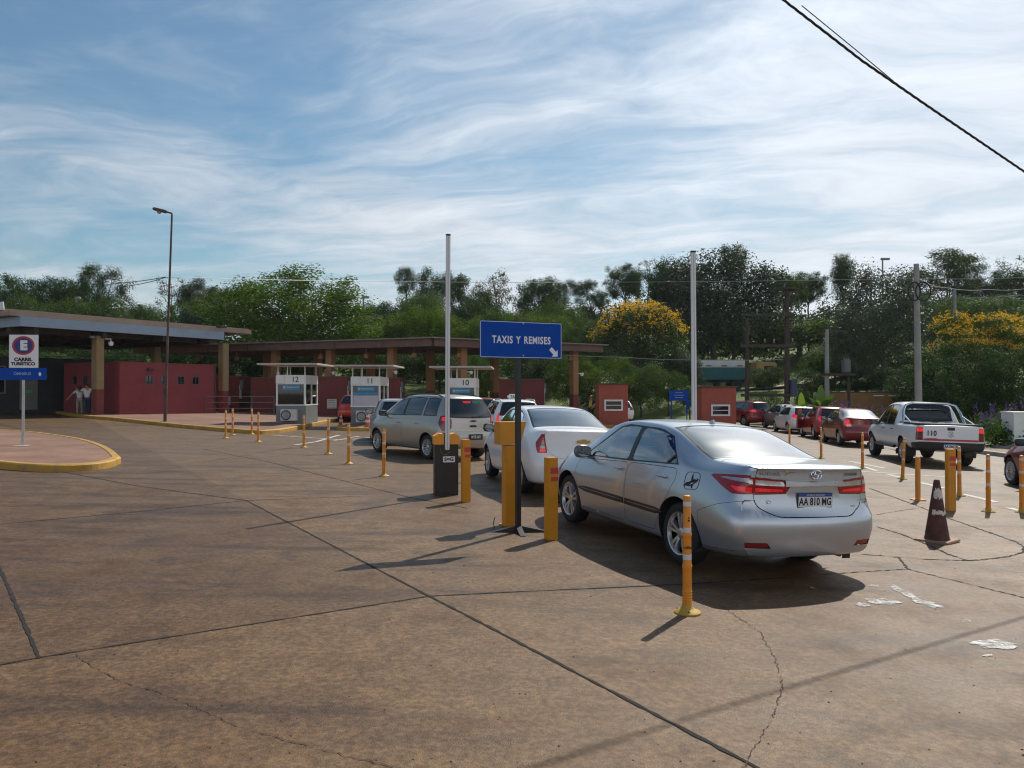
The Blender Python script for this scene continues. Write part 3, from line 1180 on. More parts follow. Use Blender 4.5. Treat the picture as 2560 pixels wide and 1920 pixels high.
def ac_unit(parent, x, y, z):
    m = MB()
    m.box((x, y, z), (0.74, 0.28, 0.52), bev=0.025)
    o = m.build('air_conditioner', M('ac_cream', (0.56, 0.54, 0.49), 0.55, var=0.08, dirt=0.4, dirtcol=(.25, .2, .15)), parent)
    f = MB()
    Mf = Matrix.Translation((x - 0.11, y - 0.142, z)) @ Matrix.Rotation(radians(90), 4, 'X')
    f.lathe([(0.0, 0.0), (0.2, 0.0), (0.215, 0.012), (0.225, 0.0)], 24, Mf)
    f.build('fan', MDARKP, o)
    g = MB()
    for r in (0.06, 0.11, 0.16):
        g.lathe([(r, 0.012), (r + 0.006, 0.018), (r + 0.012, 0.012)], 20, Mf)
    for k in range(6):
        g.box((0, 0, 0), (0.42, 0.008, 0.008), M=Mf @ Matrix.Translation((0, 0, 0.016)) @ Matrix.Rotation(k * pi / 6, 4, 'Z'))
    g.build('fan_guard', MSTEEL, o)


def booth(x, y, num, label, sign, clerk=False, shaded=0, rz=radians(-1)):
    g = gz(x) + 0.138
    t = thing('toll_booth', label, 'booth', (x, y, g), rz, 'white toll booths')
    w, dp, h = 1.34, 2.1, 2.18
    m = MB()
    m.box((0, dp / 2, 0.40), (w, dp, 0.80), bev=0.015)
    m.build('lower_panel', MGREY, t)
    m = MB()
    for sx in (-1, 1):
        m.box((sx * (w / 2 - 0.04), 0.04, 1.28), (0.08, 0.08, 0.96))
        m.box((sx * (w / 2 - 0.04), dp - 0.04, 1.28), (0.08, 0.08, 0.96))
        m.box((sx * (w / 2 - 0.03), dp * 0.52, 1.28), (0.06, 0.06, 0.96))
    m.box((0, dp / 2, 0.825), (w + 0.03, dp + 0.03, 0.05))
    m.box((0, dp - 0.03, 1.28), (w - 0.17, 0.04, 0.96))
    m.build('frame', MWHITE, t)
    m = MB()
    m.box((0, dp / 2, 1.97), (w + 0.02, dp + 0.02, 0.42), bev=0.015)
    m.box((-w / 2 + 0.2, -0.03, 1.95), (0.4, 0.05, 0.30), bev=0.01)
    m.build('header', MWHITE, t)
    m = MB()
    m.box((0, 0.045, 1.30), (w - 0.17, 0.012, 0.92))
    m.build('front_pane', MBOOTHG, t)
    for sx in (-1, 1):
        m = MB()
        m.box((sx * (w / 2 - 0.045), dp * 0.28, 1.30), (0.012, dp * 0.44, 0.92))
        m.box((sx * (w / 2 - 0.045), dp * 0.74, 1.30), (0.012, dp * 0.40, 0.92))
        m.build('side_pane', MBOOTHG, t)
    m = MB()
    for px, py in ((-w / 2 + 0.06, 0.1), (w / 2 - 0.06, 0.1), (-w / 2 + 0.06, dp - 0.1), (w / 2 - 0.06, dp - 0.1), (-0.18, 0.1)):
        m.tube([(px, py, 2.16), (px, py, 2.62)], 0.028)
    m.build('roof_post', MWHITE, t)
    m = MB()
    m.box((0.02, dp / 2 - 0.1, 2.655), (w + 1.35, dp + 1.1, 0.075))
    m.build('roof', M('booth_roof', (0.45, 0.42, 0.38), 0.6, var=0.1), t)
    ac_unit(t, -0.02, -0.15, 0.38)
    Mx = Matrix.Translation((0.2, -0.022, 1.97)) @ XZ
    lettering(num, 0.34, MBLACK, t, Mx, bold=0.001, name='number')
    m = MB()
    m.box((0.02, 0.018, 1.62), (0.78, 0.02, 0.22))
    s = m.build('window_sign', MBAN, t)
    if sign:
        lettering(sign, 0.085, MWLET, s, Matrix.Translation((0.08, 0.004, 1.62)) @ XZ)
        m = MB()
        m.lathe([(0, 0), (0.06, 0)], 14, Matrix.Translation((-0.3, 0.005, 1.62)) @ Matrix.Rotation(radians(90), 4, 'X'))
        m.build('emblem', MWLET, s)
    if shaded:
        m = MB()
        m.box((0.0, 0.03, 1.14), (w - 0.2, 0.006, 0.58))
        b = m.build('blind', MBANL, t)
        m = MB()
        m.box((0.0, 0.022, 1.39), (w - 0.2, 0.006, 0.14))
        m.build('blind_header', MBAN, b)
    m = MB()
    m.box((0.0, dp * 0.5, 0.95), (w - 0.3, 0.5, 0.05))
    m.box((-0.3, dp * 0.45, 1.15), (0.4, 0.05, 0.3))
    m.build('desk', M('desk_brown', (0.2, 0.1, 0.05), 0.6), t)
    return t


def by_u(u, y):
    return (u - 1280.0) / FOC * y


booth(by_u(727, 36), 36.0, '12', 'white toll booth numbered 12 nearest the plum red block', 'MIGRACIONES')
booth(by_u(914, 36.2), 36.2, '11', 'white toll booth numbered 11 with its window blind lowered', 'MIGRACIONES', shaded=1)
booth(by_u(1152, 35.2), 35.2, '10', 'white toll booth numbered 10 behind the raised white barrier arm', 'MIGRACIONES')


MKSHADE = M('brick_red_shaded', (0.14, 0.030, 0.026), 0.8, var=0.15, vs=1.2, dirt=0.4, dirtcol=(0.09, 0.03, 0.02))  # brick red again, with the canopy's shade darkened into the colour


# ---- brick red kiosks and low walls around the lanes
def kiosk(u, y, w, d, h, label, win=None, eave=0.1, side_win=False, mat=None, sign=None, z=None):
    x = by_u(u, y)
    t = thing('red_kiosk', label, 'kiosk', (x, y, gz(x) + 0.05 if z is None else z), 0, 'brick red kiosks')
    m = MB()
    holes = []
    if win:
        holes = [(win[0], win[1], win[2], win[3])]
    wall_with_openings(m, -w / 2, w / 2, -0.2, h, holes)
    m.add([(-w / 2, 0, -.2), (-w / 2, d, -.2), (-w / 2, d, h), (-w / 2, 0, h)], [(0, 1, 2, 3)])
    m.add([(w / 2, 0, -.2), (w / 2, d, -.2), (w / 2, d, h), (w / 2, 0, h)], [(0, 1, 2, 3)])
    m.add([(-w / 2, d, -.2), (w / 2, d, -.2), (w / 2, d, h), (-w / 2, d, h)], [(0, 1, 2, 3)])
    m.build('wall', mat or MBRICK, t)
    m = MB()
    m.box((0, d / 2, h + 0.035), (w + 2 * eave, d + 2 * eave, 0.07))
    m.build('roof', M('kiosk_roof', (0.10, 0.065, 0.05), 0.8), t)
    if win:
        window(t, win[0], win[1], win[2], win[3], 0.0, MWHITE, MPANE, (('h', 0.5),), fw=0.09)
        m = MB()
        f = 0.13
        m.box(((win[0] + win[1]) / 2, 0.05, (win[2] + win[3]) / 2), (win[1] - win[0] - 2 * f, 0.02, 0.03))
        m.build('louvre', MGREY, t)
    if sign:
        m = MB()
        m.box((sign[0], -0.03, sign[1]), (sign[2], 0.04, sign[3]))
        s = m.build('vent', M('vent_cream', (0.5, 0.47, 0.42), 0.6), t)
        m = MB()
        for i in range(4):
            m.box((sign[0], -0.055, sign[1] - sign[3] * 0.36 + i * sign[3] * 0.24), (sign[2] * 0.8, 0.012, 0.035))
        m.build('slat', MGREY, s)
    if side_win:
        m = MB()
        m.box((w / 2 + 0.06, 0.35, h - 0.5), (0.1, 0.4, 0.6), bev=0.01)
        m.build('card_reader', MGREY, t)
        m = MB()
        m.box((w / 2 + 0.012, 0.3, h - 0.95), (0.02, 0.35, 0.9))
        m.build('notice', MWHITE, t)
    return t


kiosk(1533.5, 44.0, 1.60, 1.7, 2.28, 'brick red kiosk with white framed window beside the white sedan', (-0.50, 0.52, 0.83, 1.45))
kiosk(1797, 43.0, 1.86, 1.8, 2.28, 'brick red kiosk with louvred window behind the silver sedan', (-0.42, 0.60, 0.74, 1.36))
kiosk(563, 51.5, 1.75, 2.2, 2.30, 'brick red kiosk with cream vent behind the tan canopy column', None, 0.04, True, sign=(0.0, 0.75, 0.7, 0.5), mat=MKSHADE)
kiosk(658, 50.5, 1.5, 2.2, 2.25, 'plain brick red kiosk left of booth twelve', None, 0.04, mat=MKSHADE)
kiosk(830, 47.0, 1.75, 2.2, 2.35, 'brick red kiosk with vent between booths twelve and eleven', None, 0.04, True, sign=(0.0, 0.8, 0.55, 0.55), mat=MKSHADE)
kiosk(975, 47.5, 1.2, 2.0, 2.35, 'narrow brick red kiosk just right of booth eleven', None, 0.04, True, mat=MKSHADE)
kiosk(1304, 49.0, 2.8, 2.2, 2.45, 'wide brick red kiosk behind the black sign pole', None, 0.06, True, mat=MKSHADE)

# steel railing by the kiosks
MRAIL = M('rail_grey', (0.13, 0.13, 0.14), 0.5)
rl = thing('railing', 'low steel railing between the red kiosks left of booth twelve', 'railing', (by_u(600, 47), 47.0, gz(-15) + 0.14))
m = MB()
for z in (0.35, 0.7, 1.05):
    m.tube([(-2.0, 0, z), (2.0, 0, z)], 0.016)
m.build('rail', MRAIL, rl)
for x in (-2, -0.7, 0.7, 2):
    m = MB()
    m.tube([(x, 0, 0), (x, 0, 1.07)], 0.02)
    m.build('post', MRAIL, rl)

# low ochre building behind the lamp pole on the right
lx, ly = by_u(2180, 50), 50.0
t = thing('low_building', 'low ochre brown shed with flat wall among the right hand trees', 'building', (lx, ly, bank(lx, ly)))
m = MB()
m.box((0, 1.5, 1.0), (3.3, 3.0, 2.4))
m.build('wall', M('ochre_wall', (0.30, 0.155, 0.055), 0.85, var=0.15, vs=1.2, dirt=0.4), t)
m = MB()
m.box((0, 1.5, 2.235), (3.4, 3.1, 0.06))
m.build('roof', M('kiosk_roof', (0.10, 0.065, 0.05), 0.8), t)
for x in (0.35, 1.3):
    m = MB()
    m.box((x, -0.15, 2.02), (0.62, 0.12, 0.07))
    m.build('tube_light', MWHITE, t)
# ================================================================ trees, shrubs, woodland
MBARK = M('bark', (0.075, 0.058, 0.045), 0.9, var=0.3, vs=4, bump=0.6, bs=20)
MBARKP = M('pale_bark', (0.17, 0.145, 0.12), 0.9, var=0.3, vs=4, bump=0.6, bs=20)
L_DARK = leafmat('leaf_dark', (0.019, 0.042, 0.011), (0.064, 0.108, 0.024), 0.28)
L_MID = leafmat('leaf_mid', (0.030, 0.064, 0.012), (0.092, 0.150, 0.026), 0.32)
L_BRIGHT = leafmat('leaf_bright', (0.046, 0.092, 0.010), (0.140, 0.212, 0.024), 0.38)
L_BLUE = leafmat('leaf_blue_green', (0.015, 0.031, 0.015), (0.058, 0.090, 0.040), 0.20, 0.6, 0.28)
L_GLOSS = leafmat('leaf_glossy', (0.030, 0.050, 0.024), (0.080, 0.112, 0.052), 0.22, 0.42, 0.5)
L_OLIVE = leafmat('leaf_olive', (0.055, 0.062, 0.022), (0.13, 0.125, 0.045), 0.35)
L_FLOWER = leafmat('blossom_yellow', (0.55, 0.32, 0.012), (0.76, 0.48, 0.03), 0.35, 0.6, 0.2)
L_PURPLE = leafmat('blossom_purple', (0.075, 0.045, 0.17), (0.16, 0.10, 0.27), 0.3, 0.6, 0.2)
L_BANANA = leafmat('banana_leaf', (0.05, 0.11, 0.015), (0.16, 0.26, 0.03), 0.45, 0.4, 0.5)


def leaf_mesh(name, cent, size, mat, seed, tone, flat=0.0, aspect=0.55, nrm=None):
    """one small bent quad per centre"""
    r = np.random.default_rng(seed)
    n = len(cent)
    cent = np.asarray(cent, float)
    a = r.normal(size=(n, 3))
    if flat > 0:
        a[:, 2] *= (1 - flat)
    a /= np.linalg.norm(a, axis=1)[:, None]
    b = r.normal(size=(n, 3))
    if flat > 0:
        b[:, 2] *= (1 - flat)
    b -= a * (a * b).sum(1)[:, None]
    b /= np.linalg.norm(b, axis=1)[:, None] + 1e-9
    if nrm is not None:                     # blades lie roughly square to the light-facing outside of their clump
        c0 = np.asarray(nrm, float) + 0.75 * r.normal(size=(n, 3)) * 0.7
        c0 /= np.linalg.norm(c0, axis=1)[:, None] + 1e-9
        a -= c0 * (a * c0).sum(1)[:, None]
        a /= np.linalg.norm(a, axis=1)[:, None] + 1e-9
        b = np.cross(c0, a)
    s = (size * (0.6 + 0.8 * r.random(n)))[:, None]
    p = np.empty((n, 4, 3))
    c = np.cross(a, b)
    p[:, 0] = cent - a * s * 0.5
    p[:, 1] = cent + b * s * aspect * 0.5 + c * s * 0.08
    p[:, 2] = cent + a * s * 0.5
    p[:, 3] = cent - b * s * aspect * 0.5 + c * s * 0.08
    me = bpy.data.meshes.new(name)
    me.vertices.add(n * 4)
    me.vertices.foreach_set('co', p.reshape(-1).astype(np.float32))
    me.loops.add(n * 4)
    me.loops.foreach_set('vertex_index', np.arange(n * 4, dtype=np.int32))
    me.polygons.add(n)
    me.polygons.foreach_set('loop_start', np.arange(0, n * 4, 4, dtype=np.int32))
    me.polygons.foreach_set('loop_total', np.full(n, 4, dtype=np.int32))
    at_ = me.attributes.new('tone', 'FLOAT', 'POINT')
    at_.data.foreach_set('value', np.repeat(np.clip(tone, 0, 1), 4).astype(np.float32))
    me.update()
    me.materials.append(mat)
    return me


def lobe_points(lobes, n, seed, clump=7, spread=0.35, shell=0.62):
    """clumps of leaf centres through the outer part of each lobe"""
    r = np.random.default_rng(seed)
    vol = np.array([l[3] * l[4] + l[4] * l[5] + l[3] * l[5] for l in lobes])
    vol = vol / vol.sum()
    rl = random.Random(seed)
    # ragged outline: satellites round each lobe
    extra = [(l[0] + rl.uniform(-.95, .95) * l[3], l[1] + rl.uniform(-.95, .95) * l[4], l[2] + rl.uniform(-.5, .95) * l[5], l[3] * .38, l[4] * .38, l[5] * .40) for l in lobes for _ in range(2)]
    lobes = list(lobes) + extra
    vol = np.concatenate([vol * 0.74, np.full(len(extra), 0.26 / len(extra))])
    cs, tn, ns = [], [], []
    for l, w in zip(lobes, vol):
        k = max(2, int(n * w / clump))
        d = r.normal(size=(k, 3))
        d /= np.linalg.norm(d, axis=1)[:, None]
        rad = (shell + (1 - shell) * r.random(k) ** 0.7)
        low = d[:, 2] < -0.25
        rad[low] *= r.random(low.sum()) * 0.6 + 0.4
        c = np.array(l[:3]) + d * rad[:, None] * np.array(l[3:6])
        t = np.clip(0.45 + 0.22 * r.normal(size=k), 0, 1)
        for j in range(clump):
            cs.append(c + np.clip(r.normal(size=(k, 3)), -1.6, 1.6) * spread)
            ns.append(d + np.array([0, 0, 0.45]))
            tn.append(np.clip(t + 0.12 * r.normal(size=k), 0, 1))
    return np.concatenate(cs), np.concatenate(tn), np.concatenate(ns)


def limbs(mb, base, tips, r0, r, fork=0.45, wob=0.25):
    """tapered trunk and limbs from base up to each tip"""
    base = Vector(base)
    zmax = max(t[2] for t in tips)
    top = Vector((base.x + r.uniform(-.3, .3), base.y + r.uniform(-.3, .3), zmax * fork))
    mid = (base + top) / 2 + Vector((r.uniform(-wob, wob), r.uniform(-wob, wob), 0))
    mb.tube([base - Vector((0, 0, 0.4)), base + Vector((0, 0, 0.25)), mid, top], [r0 * 1.35, r0 * 1.05, r0 * 0.85, r0 * 0.65], 8)
    for t in tips:
        t = Vector(t)
        f = r.uniform(0.55, 1.0)
        s = base.lerp(top, f) if f < 1 else top
        s = mid.lerp(top, f)
        m = s.lerp(t, 0.5) + Vector((r.uniform(-wob, wob), r.uniform(-wob, wob), r.uniform(0, wob * 2)))
        rr_ = r0 * r.uniform(0.28, 0.42)
        mb.tube([s, m, t], [rr_, rr_ * 0.65, rr_ * 0.2], 6)


KINDS = {}


def make_kind(key, lobes, n, leaf, mat, seed, bark=MBARK, r0=0.28, clump=9, spread=0.30, shell=0.6, flat=0.0, twigs=0, blossom=None, fork=0.45, height=10.0):
    r = random.Random(seed)
    c, t, ns = lobe_points(lobes, n, seed, clump, spread, shell)
    crown = leaf_mesh('crown', c, leaf, mat, seed + 1, t, flat, nrm=ns)
    mb = MB()
    tips = [(l[0], l[1], l[2]) for l in lobes]
    limbs(mb, (0, 0, 0), tips, r0, r, fork)
    for k in range(twigs):
        l = r.choice(lobes)
        d = Vector((r.gauss(0, 1), r.gauss(0, 1), abs(r.gauss(0, 1)))).normalized()
        e = Vector(l[:3]) + Vector((d.x * l[3], d.y * l[4], d.z * l[5])) * r.uniform(0.8, 1.15)
        mid = Vector(l[:3]).lerp(e, 0.5) + Vector((r.uniform(-.2, .2), r.uniform(-.2, .2), r.uniform(-.1, .3)))
        mb.tube([l[:3], mid, e], [0.06, 0.04, 0.012], 5)
    trunk = mb.mesh('trunk')
    trunk.materials.append(bark)
    fix_normals(trunk)
    trunk.shade_smooth()
    bl = None
    if blossom:
        r2 = np.random.default_rng(seed + 5)
        sel = []
        for l in lobes:
            k = int(blossom * l[3] * l[4])
            d = r2.normal(size=(k, 3))
            d[:, 2] = np.abs(d[:, 2]) * 1.1 + 0.12
            d /= np.linalg.norm(d, axis=1)[:, None]
            sel.append(np.array(l[:3]) + d * np.array(l[3:6]) * (1.0 + 0.06 * r2.random((k, 1))))
        cc = np.concatenate(sel)
        # only the sun-facing top of the crown carries flower heads
        top = np.max(cc[:, 2])
        cc = cc[cc[:, 2] > top * (0.58 if key == 'yellow' else 0.48) + r2.random(len(cc)) * top * 0.16]
        keep = r2.random(len(cc)) < 0.6
        cc = cc[keep]
        cen = cc[r2.random(len(cc)) < 0.30]
        cc = np.concatenate([cen + r2.normal(size=cen.shape) * 0.24 for _ in range(3)])
        cl = np.concatenate([cc + r2.normal(size=cc.shape) * 0.09 for _ in range(5)])
        bl = leaf_mesh('blossom', cl, 0.15, L_FLOWER, seed + 6, 0.5 + 0.25 * r2.normal(size=len(cl)), 0.0, 0.8)
    KINDS[key] = (crown, trunk, bl, height)


def blob_lobes(seed, n, rx, rz, zc, lr=(0.28, 0.45), squash=0.8, up=0.0):
    """lobes scattered over an ellipsoid"""
    r = random.Random(seed)
    out = [(0, 0, zc, rx * 0.6, rx * 0.6, rz * 0.65)]
    for k in range(n):
        a = 2.399963 * k + r.uniform(-.4, .4)
        h = -0.75 + 1.6 * (k + 0.5) / n + r.uniform(-.12, .12)
        h = min(0.92, h)
        q = sqrt(max(0.05, 1 - h * h)) * r.uniform(0.62, 0.84)
        s = rx * r.uniform(*lr)
        out.append((rx * q * cos(a), rx * q * sin(a), zc + rz * h * 0.78, s, s, s * squash * r.uniform(0.8, 1.15)))
    return out


# unit trees: about 10 m across and 12 m tall
make_kind('dense0', blob_lobes(1, 17, 5, 4.6, 7.2), 25200, 0.242, L_DARK, 101)
make_kind('dense1', blob_lobes(2, 15, 5, 4.4, 7.3, (0.25, 0.5)), 25200, 0.242, L_MID, 102)
make_kind('dense2', blob_lobes(3, 19, 5, 4.8, 7.0, (0.22, 0.4)), 26775, 0.230, L_DARK, 103)
make_kind('blue', blob_lobes(4, 24, 5, 5.0, 6.9, (0.20, 0.38)), 31500, 0.207, L_BLUE, 104, twigs=10)
make_kind('bright', blob_lobes(5, 26, 5, 5.1, 6.7, (0.24, 0.40)), 40950, 0.190, L_BRIGHT, 105, spread=0.28, shell=0.7)
make_kind('mid', blob_lobes(6, 16, 5, 4.8, 6.9), 25200, 0.230, L_MID, 106)
make_kind('mid2', blob_lobes(16, 18, 5, 5.2, 6.5, (0.22, 0.44)), 25200, 0.219, L_BRIGHT, 116)
make_kind('gloss', blob_lobes(7, 26, 4.6, 5.4, 6.6, (0.18, 0.32)), 18900, 0.216, L_GLOSS, 107, bark=MBARKP, shell=0.4, spread=0.4, twigs=12)
r_ = random.Random(11)
um = [(-3.2, 0, 8.3, 1.7, 1.7, 1.3), (-1.5, .8, 10.4, 1.5, 1.5, 1.15), (1.9, -.3, 10.8, 1.6, 1.5, 1.15), (3.4, .5, 8.9, 1.5, 1.6, 1.2), (.4, 0, 8.8, 1.6, 1.7, 1.3), (-3.9, .6, 6.6, 1.2, 1.2, 1.1), (3.7, -.4, 6.7, 1.2, 1.1, 1.1), (0, .5, 6.6, 2.2, 2.0, 1.9), (-.2, -.8, 9.7, .9, .9, .7), (2.9, 0, 10.0, .8, .8, .6)]
make_kind('umbrella', um, 11340, 0.207, L_DARK, 108, twigs=34, fork=0.5, spread=0.42, shell=0.25, clump=11)
lay = [(r_.uniform(-4, 4), r_.uniform(-2.5, 2.5), 5.2 + k * 0.62, r_.uniform(1.6, 2.5), r_.uniform(1.5, 2.2), r_.uniform(0.75, 1.15)) for k in range(13)]
make_kind('layered', lay, 20475, 0.207, L_DARK, 109, twigs=18, spread=0.26, flat=0.3, shell=0.5)
sp = blob_lobes(8, 11, 4.4, 4.0, 7.6, (0.22, 0.36))
make_kind('sparse', sp, 1500, 0.34, L_OLIVE, 110, bark=MBARKP, twigs=90, spread=0.4, shell=0.3, fork=0.5, r0=0.22)
make_kind('bare', blob_lobes(9, 12, 4.2, 4.2, 7.4, (0.22, 0.36)), 260, 0.30, L_OLIVE, 111, bark=MBARKP, twigs=120, spread=0.4, shell=0.3, fork=0.5, r0=0.25)
tl = [(0, 0, 6, 2.6, 2.6, 3.2), (1.2, 0, 8.6, 2.2, 2, 1.8), (-1.6, .4, 9.0, 1.8, 1.8, 1.6), (2.6, -.4, 10.3, 1.4, 1.3, 1.1), (-2.6, 0, 10.6, 1.1, 1.1, 1.0), (2.0, .3, 11.4, .8, .8, .7), (-.4, 0, 10.3, 1.5, 1.5, 1.2), (3.4, 0, 8.0, 1.3, 1.3, .9), (-3.1, .2, 7.6, 1.3, 1.3, 1.1)]
make_kind('spiky', tl, 16380, 0.219, L_DARK, 112, spread=0.5, shell=0.4, clump=12, twigs=20)
dome = [(0, 0, 6.2, 4.6, 4.6, 4.6)] + [(4.4 * cos(a) * q, 4.4 * sin(a) * q, 6.2 + 4.4 * h, 1.5, 1.5, 1.2) for a, q, h in [(k * 2.4, sqrt(1 - ((k + .5) / 22) ** 2) * .86, (k + .5) / 22 * .9) for k in range(22)]] + [(3.9 * cos(k * 1.05), 3.9 * sin(k * 1.05), 4.2, 1.7, 1.7, 1.8) for k in range(6)]
make_kind('yellow', dome, 28350, 0.196, L_DARK, 113, blossom=38, shell=0.7)
spread_ = [(r_.uniform(-4.6, 4.6), r_.uniform(-3, 3), 6.0 + r_.uniform(-1.4, 4.6), r_.uniform(1.3, 2.1), r_.uniform(1.3, 2.0), 0.8) for k in range(24)]
make_kind('yellowloose', spread_, 23940, 0.196, L_MID, 114, blossom=64, spread=0.3, twigs=14)
bu = blob_lobes(12, 14, 5, 5.2, 5.4, (0.25, 0.42))
make_kind('bush', bu, 16380, 0.230, L_MID, 115, r0=0.22, fork=0.3, height=11)
make_kind('bushlight', blob_lobes(13, 16, 5, 5.4, 5.6, (0.2, 0.36)), 16380, 0.207, L_BRIGHT, 117, r0=0.22, fork=0.3, height=11, shell=0.4, twigs=16)
make_kind('bushdark', blob_lobes(14, 14, 5, 5.2, 5.2, (0.28, 0.46)), 16380, 0.254, L_DARK, 118, r0=0.22, fork=0.3, height=11)


def kind_dims(key):
    c = KINDS[key][0]
    a = np.empty(len(c.vertices) * 3, np.float32)
    c.vertices.foreach_get('co', a)
    a = a.reshape(-1, 3)
    return np.percentile(a[:, 0], 99.5) - np.percentile(a[:, 0], 0.5), np.percentile(a[:, 2], 99.8)


DIMS = {k: kind_dims(k) for k in KINDS}
trr = random.Random(21)


def tree(kind, x, top, wid, y, label, name='tree', cat='tree', rz=None, zoff=0.0, group=None):
    """a tree whose crown spans wid pixels (2212-wide preview) about column x and reaches row top, at distance y"""
    s = y / FOC / 0.86406
    X = (x - 1106.0) * s
    zb_ = bank(X, y) + zoff
    ztop = EYE + (HOR * 0.86406 - top) * s
    dw, dh = DIMS[kind]
    sc = wid * s / dw
    sz = max(0.15, (ztop - zb_) / dh)
    lift = 0.0
    if sz > 1.25 * sc and kind not in ('gloss', 'yellowloose'):
        sz = 1.25 * sc
        lift = max(0.0, (ztop - zb_) - dh * sz)
    t = thing(name, label, cat, (X, y, zb_), trr.uniform(0, 6.28) if rz is None else rz, group, (sc, sc, sz))
    crown, trunk, bl, h = KINDS[kind]
    for nm, me in (('crown', crown), ('trunk', trunk)) + ((('blossom', bl),) if bl else ()):
        o = link(bpy.data.objects.new(nm, me))
        o.parent = t
        o.location = (0, 0, lift / sz)
    if lift > 0.3:
        m = MB()
        m.tube([(0, 0, -0.5), (0.1, 0, lift / sz * .5), (0, 0, lift / sz + 0.1)], [0.42, 0.38, 0.34], 8)
        m.build('lower_trunk', MBARK, t, smooth=60)
    return t


SKY = [
    ('dense0', 22, 597, 130, 96, 'dark dense tree at the left end of the wooded skyline'),
    ('layered', 92, 593, 110, 92, 'dark layered tree second along the wooded skyline'),
    ('umbrella', 222, 569, 120, 90, 'tall tree with open tufts high above the flat canopy roof'),
    ('dense2', 172, 606, 100, 93, 'dark rounded tree below the tall tufted tree'),
    ('mid', 235, 640, 110, 84, 'olive green rounded tree behind the canopy roof'),
    ('dense1', 305, 655, 90, 92, 'low green tree in the dip of the skyline left of the lamp post'),
    ('bare', 372, 597, 85, 96, 'nearly bare grey tree behind the tall lamp post'),
    ('blue', 424, 598, 80, 88, 'grey green upright tree just right of the lamp post'),
    ('dense0', 474, 620, 60, 94, 'small dark tree beside the big bright green tree'),
    ('bright', 638, 582, 322, 70, 'huge bright green broad tree behind the booths'),
    ('dense2', 815, 652, 95, 88, 'low dark tree right of the huge bright green tree'),
    ('umbrella', 878, 574, 75, 96, 'small tufted tree standing above the skyline left of the white barrier arm'),
    ('spiky', 940, 578, 95, 95, 'dark ragged tree just left of the white barrier arm'),
    ('dense1', 905, 630, 130, 88, 'mid green rounded tree below the ragged tree'),
    ('layered', 1015, 590, 100, 96, 'dark layered tree behind the white barrier arm'),
    ('sparse', 1072, 581, 85, 93, 'thin open tree leaning right above the taxi sign'),
    ('dense0', 1035, 640, 120, 88, 'dark spreading tree left above the taxi sign'),
    ('dense2', 1165, 598, 100, 94, 'dark round headed tree above the taxi sign'),
    ('umbrella', 1218, 602, 75, 97, 'small open tree right above the taxi sign'),
    ('dense1', 1205, 650, 130, 86, 'green rounded tree behind the right half of the taxi sign'),
    ('layered', 1292, 603, 75, 96, 'flat layered tree left of the rounded skyline tree'),
    ('dense0', 1352, 571, 82, 92, 'rounded dark tree left of the pale thin tree'),
    ('bare', 1400, 556, 56, 95, 'pale thin tree beside the great dark tree'),
    ('blue', 1548, 533, 270, 80, 'great dark blue green tree behind the second barrier arm'),
    ('dense2', 1460, 560, 130, 84, 'dark shoulder tree left of the great blue green tree'),
    ('spiky', 1585, 526, 90, 84, 'open topped tree rising highest out of the great dark tree'),
    ('dense1', 1700, 590, 80, 90, 'green tree right of the great dark tree'),
    ('dense0', 1748, 587, 72, 92, 'small dome shaped tree right of the wooden poles'),
    ('spiky', 1822, 547, 88, 92, 'dark spiky tree against the sky left of the distant floodlight'),
    ('gloss', 1905, 573, 190, 60, 'tall grey green tree with glinting leaves beside the concrete pole'),
    ('layered', 2045, 547, 150, 90, 'wide layered tree on the skyline right of the concrete pole'),
    ('layered', 2120, 565, 90, 93, 'dark layered tree left of the dead branched tree'),
    ('dense2', 2185, 582, 110, 90, 'dark tree at the right end of the skyline'),
    ('bare', 2188, 551, 80, 94, 'dead branched tree at the right end of the skyline'),
    ('yellow', 1382, 652, 218, 66, 'dome shaped tree topped with yellow blossom behind the kiosks'),
    ('yellowloose', 2130, 676, 235, 50, 'loose spreading tree with yellow blossom at the right edge'),
]
MIDT = [
    ('mid2', 905, 668, 150, 78, 'bright green rounded tree behind the white barrier arm'),
    ('mid', 835, 682, 120, 76, 'mid green tree right of the huge bright tree'),
    ('mid2', 1000, 680, 120, 74, 'yellow green tree between barrier arm and taxi sign'),
    ('dense1', 1075, 668, 130, 80, 'mid green tree left behind the taxi sign'),
    ('mid2', 1170, 672, 150, 76, 'bright green tree just over the taxi sign'),
    ('mid', 1255, 690, 130, 72, 'mid green tree between taxi sign and yellow blossom tree'),
    ('mid2', 1605, 690, 160, 88, 'light green tree low behind the second barrier arm'),
    ('mid2', 1725, 682, 220, 88, 'light green spreading tree behind the wooden poles'),
    ('blue', 1478, 752, 80, 64, 'grey green slender tree in front of the lorries'),
    ('mid', 2010, 640, 130, 76, 'green tree right behind the concrete pole'),
    ('dense1', 2110, 640, 200, 76, 'broad green tree above the right hand yellow blossom'),
    ('bushdark', 2060, 740, 180, 44, 'dark green tree mass under the right hand yellow blossom'),
    ('bushdark', 2200, 745, 170, 42, 'dark tree filling the right edge below the yellow blossom'),
    ('dense1', 1800, 745, 120, 66, 'green tree behind the banana plants'),
    ('gloss', 1850, 660, 130, 58, 'slim glinting tree left of the tall grey green tree'),
    ('mid', 380, 655, 110, 82, 'green tree behind the lamp post above the canopy'),
    ('blue', 440, 650, 90, 80, 'grey green leafy tree left of the huge bright tree'),
    ('mid', 70, 640, 150, 80, 'mid green tree behind the left end of the canopy roof'),
    ('dense1', 160, 645, 140, 82, 'leafy green tree behind the middle of the canopy roof'),
    ('dense2', 300, 690, 120, 78, 'dark tree low behind the canopy roof'),
]
